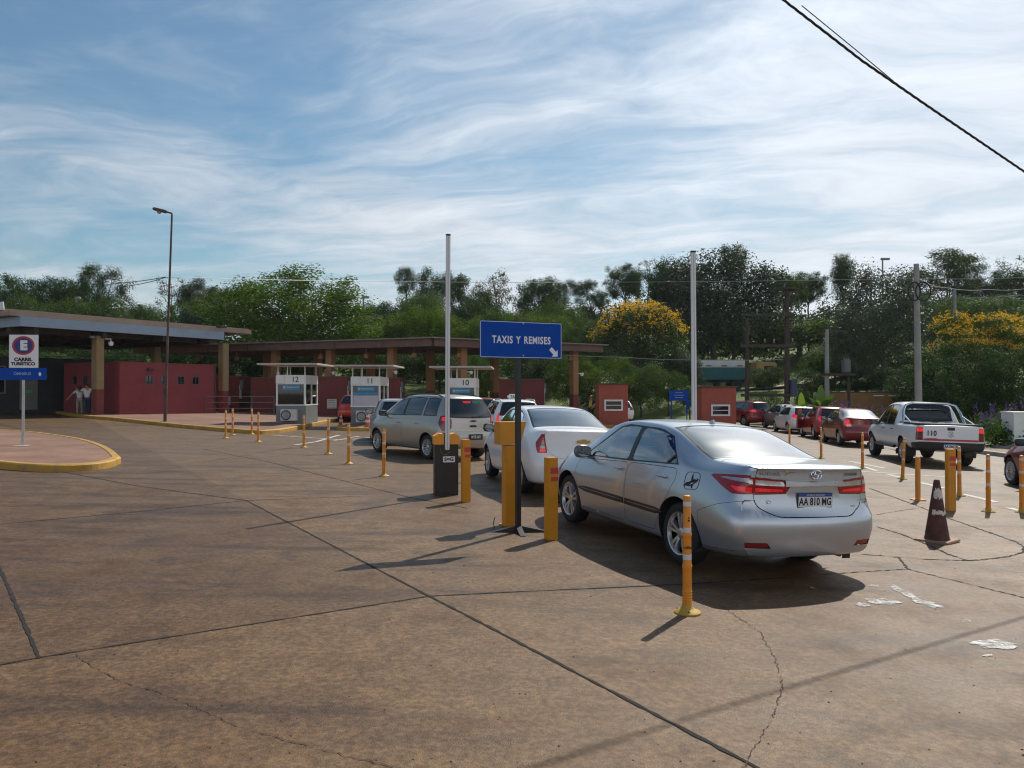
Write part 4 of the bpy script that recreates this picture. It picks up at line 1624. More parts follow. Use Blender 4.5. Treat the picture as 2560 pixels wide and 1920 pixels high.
LOWT = [
    ('bushdark', 545, 745, 130, 66, 'dark shrub mass seen under the toll canopy behind booth twelve'),
    ('bushdark', 660, 750, 140, 68, 'dark shrub mass behind the middle of the toll canopy'),
    ('bush', 780, 742, 110, 66, 'green bush seen under the canopy between booths twelve and eleven'),
    ('bushdark', 860, 748, 110, 66, 'dark bush under the canopy right of booth eleven'),
    ('bushdark', 950, 750, 120, 67, 'dark bush under the canopy left of booth ten'),
    ('bush', 1040, 765, 90, 64, 'green bush under the canopy right of booth ten'),
    ('bushdark', 1150, 760, 130, 66, 'dark bush under the taxi sign'),
    ('bush', 1235, 768, 110, 60, 'leafy green bush left of the last canopy column'),
    ('bushlight', 1310, 772, 150, 58, 'large light green shrub behind the first red kiosk'),
    ('bush', 1385, 782, 110, 59, 'green shrub between the two red kiosks'),
    ('bush', 1445, 800, 70, 60, 'slim green shrub beside the far blue sign'),
    ('bushdark', 1490, 835, 45, 57, 'narrow dark creeper clad stump left of the second red kiosk'),
    ('bushdark', 1662, 790, 75, 66, 'dark green bush between the two wooden poles'),
    ('bush', 1660, 845, 80, 56, 'low green shrub behind the far red car'),
    ('bushdark', 1760, 800, 90, 56, 'dark bush beside the banana plants'),
    ('bushdark', 1985, 790, 130, 50, 'dark undergrowth behind the white pickup'),
    ('bushdark', 1815, 738, 150, 70, 'dark bush mass behind the slim transformer pole'),
    ('bushdark', 1925, 742, 150, 68, 'dark bush mass behind the trunk of the tall glinting tree'),
    ('bushdark', 1870, 800, 120, 57, 'dark undergrowth under the tall glinting tree'),
    ('bushdark', 1940, 790, 110, 62, 'dark undergrowth between glinting tree and concrete pole'),
    ('dense0', 2330, 650, 230, 60, 'broad dark tree just beyond the right edge'),
    ('dense1', 2480, 690, 240, 52, 'green tree standing well beyond the right edge'),
    ('bush', 2100, 800, 140, 46, 'shadowy green bush right of the pickup roof'),
    ('bushlight', 1040, 815, 60, 50, 'small bright green bush beside booth ten'),
    ('bushdark', 420, 745, 150, 68, 'dark trees seen under the canopies right of the lamp post'),
    ('bushdark', 215, 755, 200, 72, 'dark trees seen under the tourist lane canopy'),
    ('bushdark', 60, 760, 180, 70, 'dark trees seen behind the parking sign'),
]
for k in SKY:
    tree(*k)
for k in MIDT:
    tree(*k)
for k in LOWT:
    tree(*k, name='shrub', cat='shrub')

# the closed wood on the hill behind, where no single tree can be told
rw = np.random.default_rng(77)
lob = []
for i in range(280):
    x = -85 + 225 * (i + rw.random()) / 280
    y = rw.uniform(96, 124)
    zt = EYE + (HOR - (662 if x < 14 else 636) / 0.86406) / FOC * y + rw.uniform(-2.6, 0.4)
    if -28 < x < -10 and y > 90:
        zt -= 1.2
    s = rw.uniform(2.2, 4.2)
    lob.append((x, y, zt - s * 0.8, s, s, s * 0.8))
    lob.append((x + rw.uniform(-2, 2), y - 2, zt - s * 2.3, s * 1.1, s, s * 1.3))
for i in range(90):
    x = -60 + 140 * (i + rw.random()) / 90
    y = rw.uniform(82, 90)
    zt = bank(x, y) + rw.uniform(3, 6)
    s = rw.uniform(1.8, 3.0)
    lob.append((x, y, zt - s * 0.7, s, s, s * 0.9))
c, tn, ns = lobe_points(lob, 150000, 5, 7, 0.45, 0.7)
me = leaf_mesh('wood', c, 0.46, L_DARK, 6, tn, nrm=ns)
tag(link(bpy.data.objects.new('woodland', me)), 'dense dark wood covering the hill behind the trees', 'woodland', kind='stuff')


# ---- banana plants
def banana(x, y, h, label, seed):
    r = random.Random(seed)
    t = thing('banana_plant', label, 'plant', (x, y, bank(x, y)), r.uniform(0, 6), 'banana plants')
    m = MB()
    m.tube([(0, 0, -.2), (0.05, 0, h * 0.3), (0.0, 0, h * 0.5)], [0.16, 0.13, 0.08], 8)
    m.build('stem', L_BANANA, t)
    for k in range(9):
        a = k * 2.4 + r.uniform(-.3, .3)
        up = r.uniform(0.35, 1.0) if k else 1.4
        ln = h * r.uniform(0.55, 0.75)
        wd = ln * 0.15
        pts = []
        for i in range(9):
            f = i / 8
            rad = ln * f * cos(up) * (1.0)
            z = h * 0.45 + ln * (f * sin(up) - 0.42 * f * f * (1.4 - up))
            pts.append((rad, z))
        vs, fs = [], []
        for i, (rad, z) in enumerate(pts):
            f = i / 8
            w = wd * sin(pi * min(1, 0.12 + 0.88 * f)) ** 0.6 + 0.01
            for s, dz in ((-1, 0.12), (0, 0), (1, 0.12)):
                vs.append((cos(a) * rad - sin(a) * w * s, sin(a) * rad + cos(a) * w * s, z + dz * w))
        for i in range(8):
            for q in range(2):
                fs.append((3 * i + q, 3 * i + q + 1, 3 * i + q + 4, 3 * i + q + 3))
        lm = MB()
        lm.add(vs, fs)
        o = lm.build('leaf', L_BANANA if k == 0 else L_MID, t, smooth=60)
        av = o.data.attributes.new('tone', 'FLOAT', 'POINT')
        av.data.foreach_set('value', [r.uniform(.2, .8) if k else 1.0] * len(o.data.vertices))


banana(by_u(2005, 46), 46, 2.1, 'banana plant with one bright upright leaf behind the white cars', 3)
banana(by_u(2052, 47), 47, 2.5, 'taller dark banana plant right of the bright leaved one', 4)
banana(by_u(1218, 52), 52, 2.0, 'banana plant under the canopy right of booth ten', 5)


# ---- purple sage beds
def sage(x, y, w, h, label, seed):
    rs = np.random.default_rng(seed)
    n = 900
    z0 = gz(x, y) + 0.15
    c = np.stack([rs.normal(0, w * 0.24, n), rs.normal(0, w * 0.18, n), np.abs(rs.normal(0.45, 0.22, n)) * h], 1)
    t = thing('flowering_shrub', label, 'plant', (x, y, z0), 0, 'purple flowering shrubs by the lane')
    me = leaf_mesh('foliage', c, 0.13, L_MID, seed, 0.5 + 0.2 * rs.normal(size=n))
    o = link(bpy.data.objects.new('foliage', me))
    o.parent = t
    k = 15
    b = np.stack([rs.normal(0, w * 0.27, k), rs.normal(0, w * 0.2, k), h * rs.uniform(0.65, 1.15, k)], 1)
    sp_ = np.concatenate([b + np.stack([rs.normal(0, .025, k), rs.normal(0, .025, k), np.full(k, j * 0.05)], 1) for j in range(8)])
    me = leaf_mesh('blossom', sp_, 0.065, L_PURPLE, seed + 1, 0.5 + 0.3 * rs.normal(size=len(sp_)), 0, 0.8)
    o = link(bpy.data.objects.new('blossom', me))
    o.parent = t
    st = MB()
    for q in range(0, k, 2):
        st.tube([(b[q][0] * .4, b[q][1] * .4, -.05), tuple(b[q] * np.array([.8, .8, .6])), tuple(b[q])], [0.012, 0.01, 0.006], 4)
    st.build('stem', L_MID, t)


sage(by_u(2072, 44), 44, 2.2, 1.25, 'purple flowering shrub right of the banana plants', 31)
sage(by_u(2118, 41), 41, 2.0, 1.15, 'purple flowering shrub above the red car roof', 32)
sage(by_u(2180, 38), 38, 1.8, 1.1, 'purple flowering shrub left of the pickup cab', 33)
sage(by_u(2505, 31), 31, 1.6, 0.95, 'purple flowering shrub left of the white block', 34)
sage(by_u(2540, 33), 33, 2.0, 1.45, 'tall purple flowering shrub behind the white block', 35)
sage(by_u(2475, 35), 35, 1.6, 1.1, 'low purple flowering shrub on the lawn right of the pickup', 36)
# ================================================================ street furniture
MORANGE = M('delineator_orange', (0.72, 0.25, 0.012), 0.5, var=0.1, vs=6, dirt=0.3, dirtcol=(0.35, 0.16, 0.05))
MBYEL = M('delineator_base', (0.50, 0.30, 0.04), 0.6, var=0.15, vs=8, dirt=0.4, dirtcol=(0.25, 0.16, 0.08))
MREFL = M('reflective_band', (0.62, 0.60, 0.60), 0.35, var=0.1, vs=20)
MYEL = M('bollard_yellow', (0.66, 0.262, 0.008), 0.45, var=0.1, vs=3, dirt=0.4, dirtcol=(0.36, 0.2, 0.03))
MREDB = M('red_band', (0.55, 0.045, 0.04), 0.4, var=0.08)
MBLK = M('black_metal', (0.016, 0.016, 0.018), 0.42, var=0.2, vs=5, spec=0.5)
MBLUE = M('sign_blue', (0.003, 0.062, 0.36), 0.65, var=0.05, vs=2, spec=0.15)
MSIGNW = M('sign_white', (0.72, 0.73, 0.74), 0.4, var=0.04)
MARM = M('barrier_white', (0.72, 0.72, 0.72), 0.4, var=0.05, vs=2)
MHOOD = M('barrier_orange', (0.78, 0.30, 0.02), 0.4, var=0.06)


def make_delineator():
    t = thing('delineator_post', 'x', 'delineator')
    m = MB()
    ribs = [(0.0335, 0.445), (0.0335, 0.40), (0.0385, 0.392), (0.0385, 0.375), (0.0355, 0.368)]
    prof = [(0.036, 0.03), (0.0385, 0.05)]
    for k in range(6):
        z = 0.06 + k * 0.022
        prof += [(0.0375, z), (0.0415, z + 0.006), (0.0375, z + 0.013)]
    prof += [(0.037, 0.21), (0.0365, 0.36), (0.040, 0.372), (0.040, 0.392), (0.0345, 0.402), (0.034, 0.62), (0.0375, 0.628), (0.0375, 0.646), (0.032, 0.655), (0.031, 0.93), (0.027, 0.95), (0.012, 0.955), (0.0, 0.955)]
    m.lathe(prof, 20)
    m.build('post', MORANGE, t, smooth=40)
    m = MB()
    m.lathe([(0.0, 0.0), (0.105, 0.0), (0.108, 0.012), (0.098, 0.022), (0.062, 0.036), (0.046, 0.052), (0.04, 0.075), (0.0, 0.075)], 24)
    b = m.build('base', MBYEL, t, smooth=50)
    for k in range(3):
        a = k * 2.094 + .5
        q = MB()
        q.lathe([(0, 0.03), (0.011, 0.028), (0.011, 0.018), (0, 0.016)], 8, Matrix.Translation((0.08 * cos(a), 0.08 * sin(a), 0.004)))
        q.build('bolt', MBLK, b)
    for z0, z1, r in ((0.435, 0.478, 0.0352), (0.655, 0.695, 0.0335), (0.868, 0.905, 0.0326)):
        m = MB()
        m.lathe([(r, z0), (r, z1)], 20)
        m.build('reflective_band', MREFL, t, smooth=40)
    return t


dl = make_delineator()
DELS = [
    (Q(1483.5, 1323), 'nearest orange delineator post, beside the rear wheel of the silver sedan'),
    (Z3(1622, 1515), 'orange delineator post left of the black barrier cabinet, in front of the beige minivan'),
    (Z3(1298, 1400), 'orange delineator post second from the beige minivan in the curved row'),
    (Z3(1110, 1310), 'orange delineator post third from the beige minivan, below booth eleven'),
    (Z3(885, 1250), 'orange delineator post right of booth twelve at the road edge'),
    (Z3(465, 1198), 'orange delineator post left of booth twelve, nearer of its pair'),
    (Z3(405, 1128), 'orange delineator post left of booth twelve, further of its pair'),
    (Z3(165, 1165), 'orange delineator post nearer in the pair right of the tall lamp post'),
    (Z3(228, 1135), 'orange delineator post further in the pair right of the tall lamp post'),
    (Z7(1003, 632), 'orange delineator post in front of the pickup front wheel'),
    (Z7(1300, 710), 'leaning orange delineator post in front of the pickup rear wheel'),
    (Z7(1725, 835), 'orange delineator post just right of the square yellow bollard by the pickup'),
    (Z7(1940, 955), 'orange delineator post left of the dark red hatchback wheel'),
    (Z7(2190, 960), 'orange delineator post against the dark red hatchback at the right edge'),
    (Vector((9.46, 24.5, gz(9.46))), 'orange delineator post in front of the dark red sedan'),
    (Vector((10.4, 30.0, gz(10.4))), 'orange delineator post in front of the far white hatchback'),
]
for i, (p, lb) in enumerate(DELS):
    rz = random.uniform(0, 6.28)
    if i == 0:
        dl.location = p
        dl['label'] = lb
        dl['group'] = 'orange delineator posts'
        o = dl
    else:
        o = copy_thing(dl, lb, p, rz, 'orange delineator posts')
    if i == 10:
        o.rotation_euler = (0, radians(3), 0)
# maker's mark on the nearest post
for z, s in ((0.535, 'roflex'),):
    me = text_mesh(s, 0.035, 0.0, 0.001)
    for v in me.vertices:
        a = v.co.x / 0.0348
        v.co = Vector((0.0352 * sin(a), -0.0352 * cos(a), z + v.co.y))
    me.materials.clear()
    me.materials.append(MBLACK)
    o = link(bpy.data.objects.new('lettering', me))
    o.parent = dl
m = MB()
for dz, w in ((0.0, 0.5), (0.022, 0.28)):
    vs = []
    for k in range(6):
        a = 0.25 + w * (k / 5 - 0.5)
        vs += [(0.0350 * sin(a), -0.0350 * cos(a), 0.745 + dz), (0.0350 * sin(a), -0.0350 * cos(a), 0.761 + dz)]
    m.add(vs, [(2 * k, 2 * k + 2, 2 * k + 3, 2 * k + 1) for k in range(5)])
m.build('emblem', MBLACK, dl)


def bollard(p, rz, label, h=0.98, bands=True):
    t = thing('yellow_bollard', label, 'bollard', p, rz, 'square yellow bollards')
    m = MB()
    m.box((0, 0, h / 2 - 0.02), (0.128, 0.128, h + 0.04), bev=0.006)
    m.build('post', MYEL, t)
    if bands:
        for z, dz, dx, w in ((h - 0.155, 0.075, 0.012, 0.104), (h - 0.255, 0.048, 0.016, 0.094)):
            m = MB()
            m.box((dx, -0.0645, z), (w, 0.002, dz))
            m.build('red_band', MREDB, t)
    return t


bollard(Q(1190, 1164), radians(24), 'square yellow bollard with two red bands beside the silver sedan front wheel')
bollard(Q(1006, 1083), radians(20), 'square yellow bollard with one red band right of the barrier cabinet')
bollard(Z7(1658, 942), radians(-6), 'square yellow bollard with red bands in front of the white pickup', 1.02)
t = thing('yellow_pipe_post', 'thin round yellow post between silver sedan and traffic cone', 'bollard', Z7(1415, 868))
m = MB()
m.lathe([(0, -0.05), (0.045, -0.05), (0.045, 0.77), (0.04, 0.79), (0, 0.79)], 18)
m.build('pipe', MYEL, t, smooth=40)
m = MB()
m.box((0, 0, 0.01), (0.2, 0.2, 0.02))
m.build('base_plate', MYEL, t)
m = MB()
m.tube([(0.0, 0, 0.77), (-0.08, 0, 0.77)], 0.012)
m.build('bracket', MBLK, t)

# ---- ticket console
p = Q(1099, 1134)
t = thing('ticket_console', 'yellow ticket console on a square post behind the taxi sign pole', 'ticket machine', p, radians(24))
m = MB()
m.box((0, 0, 0.5), (0.145, 0.145, 1.1), bev=0.006)
m.build('post', MYEL, t)
m = MB()
m.prism([(-0.165, 1.065), (0.125, 1.065), (0.21, 1.36), (-0.165, 1.36)], -0.10, 0.10, Matrix(((1, 0, 0, 0), (0, 0, 1, 0), (0, 1, 0, 0), (0, 0, 0, 1))))
m.build('console', MYEL, t)
m = MB()
m.box((0, 0, 0.008), (0.2, 0.2, 0.016))
m.build('base_plate', MYEL, t)
m = MB()
m.tube([(-0.25, -0.12, -0.01), (-0.27, -0.12, 0.06), (-0.25, -0.13, 0.14)], 0.006, 5)
m.build('wire_stub', MBLK, t)

# ---- taxi sign
p = P(1295, 1329)
t = thing('taxi_sign', 'blue direction sign for taxis on black pole with cross foot', 'sign', p)
zt = p.z
m = MB()
m.box((0, 0, 1.30), (0.062, 0.062, 2.56), rz=radians(24), bev=0.004)
m.build('pole', MBLK, t)
m = MB()
for k, (a, l) in enumerate(((0.15, .34), (1.75, .30), (3.3, .34), (4.9, .30))):
    c, s = cos(a), sin(a)
    Mk = Matrix.Rotation(a, 4, 'Z')
    m.prism([(0.0, 0.0), (l, 0.0), (l + 0.03, 0.005), (l - 0.05, 0.02), (0.05, 0.075), (0.0, 0.075)], -0.035, 0.035,
            Mk @ Matrix(((1, 0, 0, 0), (0, 0, 1, 0), (0, 1, 0, 0), (0, 0, 0, 1))))
m.build('foot', MBLK, t)
RZS = radians(24.6)
Mp = Matrix.Translation((0.045, -0.05, 0)) @ Matrix.Rotation(RZS, 4, 'Z')
zc_, sw, sh_ = 2.40 - zt, 1.13, 0.456


def rrect(w, h, r, n=5):
    out = []
    for cx_, cy_, a0 in ((w / 2 - r, h / 2 - r, 0), (-w / 2 + r, h / 2 - r, 90), (-w / 2 + r, -h / 2 + r, 180), (w / 2 - r, -h / 2 + r, 270)):
        out += [(cx_ + r * cos(radians(a0 + 90 * k / n)), cy_ + r * sin(radians(a0 + 90 * k / n))) for k in range(n + 1)]
    return out


m = MB()
m.prism(rrect(sw, sh_, 0.012), -0.004, 0.004, Mp @ Matrix.Translation((0, 0, zc_)) @ XZ)
pn_ = m.build('panel', MBLUE, t)
m = MB()
o_, i_ = rrect(sw - 0.012, sh_ - 0.012, 0.012), rrect(sw - 0.024, sh_ - 0.024, 0.009)
n_ = len(o_)
Mq = Mp @ Matrix.Translation((0, -0.0055, zc_)) @ XZ
m.add([Mq @ Vector((*q, 0)) for q in o_ + i_], [(k, (k + 1) % n_, n_ + (k + 1) % n_, n_ + k) for k in range(n_)])
m.build('border', MSIGNW, pn_)
lettering('TAXIS Y REMISES', 0.125, MSIGNW, pn_, Mp @ Matrix.Translation((0.0, -0.0055, zc_ - 0.005)) @ XZ, bold=0.004, sx=0.74, thick=0.0005, gap=1.16)
m = MB()
Mr = Mp @ Matrix.Translation((0.455, -0.0055, zc_ - 0.15)) @ XZ @ Matrix.Rotation(radians(-45), 4, 'Z')
m.add([Mr @ Vector((*q, 0)) for q in ((-0.075, -0.026), (0.01, -0.026), (0.01, -0.06), (0.07, 0.0), (0.01, 0.06), (0.01, 0.026), (-0.075, 0.026))], [(0, 1, 2, 3, 4, 5, 6)])
m.build('arrow', MSIGNW, pn_)
for dz in (0.205, -0.195):
    m = MB()
    m.lathe([(0, 0.006), (0.009, 0.005), (0.009, 0.0)], 10, Mp @ Matrix.Translation((0.02, -0.004, zc_ + dz)) @ Matrix.Rotation(radians(90), 4, 'X'))
    m.build('bolt', MSTEEL, pn_)


# ---- barriers
def barrier(p, rz, top, label, tilt):
    t = thing('barrier_gate', label, 'barrier', p, rz, 'barrier gates with raised arms')
    m = MB()
    m.box((0, 0, 0.42), (0.40, 0.30, 0.86), bev=0.012)
    m.build('cabinet', MBLK, t)
    for sx, x0, x1 in ((-1, -0.215, -0.045), (1, 0.055, 0.215)):
        m = MB()
        w = x1 - x0
        prof = [(x0, 0.85), (x1, 0.85), (x1, 1.02 if sx < 0 else 0.985), ((x0 + x1) / 2, 1.035), (x0, 0.985 if sx < 0 else 1.02)]
        m.prism(prof, -0.17, 0.17, Matrix(((1, 0, 0, 0), (0, 0, 1, 0), (0, 1, 0, 0), (0, 0, 0, 1))))
        m.build('hood', MHOOD, t)
    m = MB()
    m.box((0.005, 0.06, 0.94), (0.098, 0.2, 0.2))
    m.build('hinge_block', MBLK, t)
    m = MB()
    L_ = top - p.z - 0.76
    m.box((0.005, -0.19, 0.76 + L_ / 2), (0.075, 0.045, L_), bev=0.008)
    a = m.build('arm', MARM, t)
    a.rotation_euler = (0, tilt, 0)
    m = MB()
    m.box((0.005, -0.19, 0.76 + L_ + 0.01), (0.08, 0.05, 0.03), bev=0.005)
    m.build('end_cap', MBLK, a)
    m = MB()
    m.box((0.005, -0.2145, 0.76 + L_ / 2), (0.012, 0.004, L_ - 0.02))
    m.build('seam', M('arm_seam', (0.45, 0.45, 0.45), 0.5), a)
    m = MB()
    m.box((0.04, -0.1525, 0.60), (0.20, 0.005, 0.10))
    pl_ = m.build('maker_plate', MSIGNW, t)
    lettering('S=G', 0.078, MBLACK, pl_, Matrix.Translation((0.04, -0.1565, 0.60)) @ XZ, bold=0.003, sx=1.12, thick=0.0005)
    m = MB()
    m.tube([(-0.1, -0.152, 0.78), (-0.09, -0.17, 0.70), (0.0, -0.175, 0.68), (0.06, -0.165, 0.74)], 0.005, 5)
    m.build('cable', M('cable_olive', (0.2, 0.2, 0.08), 0.6), t)
    return t


barrier(Q(963, 1067), radians(10), 4.37, 'black barrier cabinet with orange hood and raised white arm', radians(0.2))
barrier(Vector((2.79, 12.6, gz(2.79))), radians(12), 3.92, 'raised white barrier arm standing behind the silver sedan', radians(-0.3))


# ---- traffic cones
def cone(p, h, rz, label, body, bandm, bands, base, group, torn=False):
    t = thing('traffic_cone', label, 'traffic cone', p, rz, group)
    m = MB()
    m.box((0, 0, 0.015), (h * 0.52, h * 0.52, 0.03), bev=0.006)
    m.build('base', base, t)
    r0, r1 = h * 0.185, h * 0.045
    rad = lambda z: r0 + (r1 - r0) * (z - 0.03) / (h - 0.03)
    m = MB()
    m.lathe([(r0 + 0.01, 0.028), (r0, 0.05), (rad(h * .5), h * .5), (r1, h - 0.01), (r1 * .7, h), (0, h)], 24)
    m.build('cone', body, t, smooth=50)
    for a, b in bands:
        m = MB()
        if not torn:
            m.lathe([(rad(a) + .003, a), (rad(b) + .003, b)], 24)
        else:
            r = random.Random(int(a * 100))
            for k in range(11):
                t0, t1 = -3.35 + k * 0.23, -3.35 + (k + 1) * 0.23
                aa, bb = a + r.uniform(-.01, .035), b + r.uniform(-.035, .01)
                m.add([((rad(z) + .003) * cos(q), (rad(z) + .003) * sin(q), z) for q, z in ((t0, aa), (t1, a + r.uniform(-.01, .035)), (t1, bb), (t0, bb))], [(0, 1, 2, 3)])
        m.build('reflective_band', bandm, t, smooth=50)
    return t


MCONE = M('cone_orange_red', (0.55, 0.09, 0.045), 0.55, var=0.12, vs=5, dirt=0.3)
cone(Z3(1225, 1049), 0.58, 0.3, 'red and white traffic cone on the lane between booths twelve and eleven', MCONE, MREFL, ((0.2, 0.3), (0.4, 0.47)), MCONE, 'red and white traffic cones')
pc = at(919, 1077, 33.75)
cone(Vector((pc.x, pc.y, gz(pc.x) + 0.15)), 0.62, 0.1, 'red and white traffic cone on the kerbed island of booth eleven', MCONE, MREFL, ((0.2, 0.3), (0.42, 0.5)), MCONE, 'red and white traffic cones')
MSOOT = M('cone_sooty', (0.080, 0.024, 0.018), 0.7, var=0.5, vs=7, dirt=0.6, dirtcol=(0.14, 0.03, 0.02))
cone(Z7(1556, 1172), 0.79, radians(40), 'blackened traffic cone with torn white bands right of the silver sedan', MSOOT,
     M('torn_band', (0.66, 0.60, 0.53), 0.7, var=0.25, vs=18, dirt=0.35), ((0.33, 0.42), (0.54, 0.68)), M('cone_base_pink', (0.34, 0.2, 0.14), 0.8, var=0.2), None, True)

# ---- lane sign on the traffic island
p = Vector((-12.4, 20.3, gz(-12.4) + 0.138))
t = thing('parking_sign', 'white and blue lane sign with red ringed letter on island pole', 'sign', p, radians(4))
m = MB()
m.tube([(0, 0, -0.05), (0, 0, 2.7)], 0.034, 10)
m.build('pole', MSTEEL, t)
m = MB()
m.lathe([(0, 0), (0.2, 0), (0.21, 0.012), (0, 0.015)], 16)
m.build('base_plate', M('pale_concrete', (0.4, 0.37, 0.33), 0.85, var=0.2), t)
z0 = 3.20 - p.z
m = MB()
m.box((0.03, -0.05, z0 - 0.418), (0.71, 0.006, 0.836))
w1 = m.build('white_panel', MSIGNW, t)
Mf = lambda x, dy, z: Matrix.Translation((x, -0.0545 - dy, z)) @ XZ
for r, mat_, dy in ((0.275, M('sign_red', (0.42, 0.02, 0.03), 0.45), 0.0), (0.225, M('sign_navy', (0.022, 0.02, 0.17), 0.45), 0.002)):
    m = MB()
    m.add([Mf(0.02, dy, z0 - 0.275) @ Vector((r * cos(a), r * 0.87 * sin(a), 0)) for a in [k * 2 * pi / 40 for k in range(40)]], [tuple(range(40))])
    m.build('disc', mat_, w1)
lettering('E', 0.31, MSIGNW, w1, Mf(0.03, 0.004, z0 - 0.28), bold=0.022, thick=0.0004, sx=1.05)
lettering('CARRIL', 0.118, MBLACK, w1, Mf(0.02, 0.002, z0 - 0.63), bold=0.007, thick=0.0004, sx=1.12)
lettering('TURÍSTICO', 0.108, MBLACK, w1, Mf(0.02, 0.002, z0 - 0.74), bold=0.006, thick=0.0004, sx=1.08)
m = MB()
m.box((0.0, -0.05, z0 - 0.992), (1.17, 0.006, 0.30))
b1 = m.build('blue_panel', MBLUE, t)
lettering('ÓMNIBUS', 0.098, M('faded_letter', (0.30, 0.36, 0.50), 0.6), b1, Mf(0.0, 0.0, z0 - 0.99), bold=0.001, thick=0.0004)
m = MB()
Ma = Mf(0.43, 0.001, z0 - 0.99)
m.add([Ma @ Vector((*q, 0)) for q in ((-0.02, -0.055), (0.02, -0.055), (0.02, -0.015), (0.045, -0.015), (0.0, 0.055), (-0.045, -0.015), (-0.02, -0.015))], [tuple(range(7))])
m.build('arrow', MSIGNW, b1)

# ---- street lamp with rusty pole
p = Vector((-15.35, 35.4, gz(-15.35) + 0.14))
t = thing('street_lamp', 'tall rusty street lamp with single drooping head on the pavement', 'street lamp', p)
m = MB()
m.tube([(0, 0, -0.1), (0.05, 0, 2.2), (0.06, 0, 2.3), (0.27, 0, 9.15)], [0.072, 0.07, 0.055, 0.04], 12)
m.build('pole', M('rusty_pole', (0.085, 0.045, 0.04), 0.75, var=0.35, vs=2.5, dirt=0.75, dirtcol=(0.17, 0.15, 0.15)), t, smooth=50)
m = MB()
m.tube([(0.27, 0, 9.1), (0.27, 0, 9.22), (0.0, 0, 9.3)], 0.04, 8)
m.box((-0.26, 0, 9.36), (0.62, 0.26, 0.13), bev=0.04, M=Matrix.Translation((0, 0, 0)) @ Matrix.Translation((-0.26, 0, 9.36)) @ Matrix.Rotation(radians(14), 4, 'Y') @ Matrix.Translation((0.26, 0, -9.36)))
m.build('lamp_head', M('lamp_brown', (0.085, 0.05, 0.045), 0.6), t)
m = MB()
m.lathe([(0, -0.10), (0.07, -0.08), (0.10, 0), (0, 0.01)], 12, Matrix.Translation((-0.30, 0, 9.30)))
m.build('lens', M('lamp_lens', (0.3, 0.27, 0.24), 0.3), t)
m = MB()
m.box((0.02, -0.09, 1.3), (0.12, 0.1, 0.28), bev=0.01)
m.build('service_box', MBLK, t)

# ---- poles and wires on the right
MCPOLE = M('concrete_pole', (0.30, 0.29, 0.28), 0.85, var=0.15, vs=2, dirt=0.4, dirtcol=(0.15, 0.13, 0.12))
MWOODP = M('wood_pole', (0.06, 0.042, 0.034), 0.85, var=0.3, vs=3, dirt=0.5, dirtcol=(0.06, 0.04, 0.035))
MWIRE = M('wire_black', (0.012, 0.012, 0.013), 0.6)
MWIREG = M('wire_grey', (0.30, 0.31, 0.32), 0.5)

x0 = by_u(2294, 36)
t = thing('concrete_pole', 'grey concrete pole with cable coils behind the white pickup', 'utility pole', (x0, 36, gz(x0) + 0.1))
m = MB()
zt = 7.42 - gz(x0)
m.tube([(0.06, 0, -0.2), (-0.03, 0, zt)], [0.17, 0.115], 14)
m.build('shaft', MCPOLE, t, smooth=50)
for dx, dz in ((-0.16, 0), (0.17, 0.02)):
    m = MB()
    m.tube([(dx * 1.2 + 0.34 * cos(a) * (1 if dx > 0 else .8), -0.14, zt - 1.25 + 0.42 * sin(a)) for a in [k * 2 * pi / 16 for k in range(17)]], 0.03, 6, cap=False)
    m.build('cable_coil', MWIRE, t)
m = MB()
m.tube([(0.1, -0.15, zt - 1.2), (0.55, -0.1, zt - 0.75), (1.0, 0, zt - 0.7)], 0.025, 6)
m.build('bracket', MWIRE, t)

xa, xb = 0.2938 * 52, 0.3438 * 52
t = thing('wooden_pole_frame', 'dark frame of two wooden poles with crossbeams', 'utility pole', (xb, 52, bank(xb, 52)))
zb_ = bank(xb, 52)
for x, zt, r in ((xa - xb, 6.55, 0.14), (0, 8.55, 0.17)):
    m = MB()
    m.tube([(x, 0, -0.3), (x, 0, (zt - zb_) * .5), (x + 0.02, 0, zt - zb_)], [r * 1.15, r, r * 0.8], 12)
    m.build('pole', MWOODP, t, smooth=50)
for z, dz in ((6.74, 0.17), (4.74, 0.2), (1.55, 0.2)):
    m = MB()
    m.box(((xa - xb) / 2, -0.2, z - zb_), (xb - xa + 0.9, 0.16, dz))
    m.build('crossbeam', MWOODP, t)
m = MB()
m.box((0.0, 0, 8.45 - zb_), (1.3, 1.2, 0.12), rz=0.5)
m.build('crossarm', MWOODP, t)
m = MB()
m.box((0.35, -0.2, 2.0 - zb_), (0.4, 0.3, 1.1), bev=0.02)
m.build('switch_box', M('switch_box_blue', (0.05, 0.07, 0.13), 0.6), t)
for k, (x, z) in enumerate(((-0.9, 4.95), (-1.5, 4.95), (0.3, 5.0), (-2.0, 6.9))):
    m = MB()
    m.lathe([(0, 0), (0.06, 0.02), (0.03, 0.07), (0.07, 0.11), (0.03, 0.16), (0.06, 0.2), (0, 0.24)], 10, Matrix.Translation((x, -0.2, z - zb_)))
    m.build('insulator', MCPOLE, t)

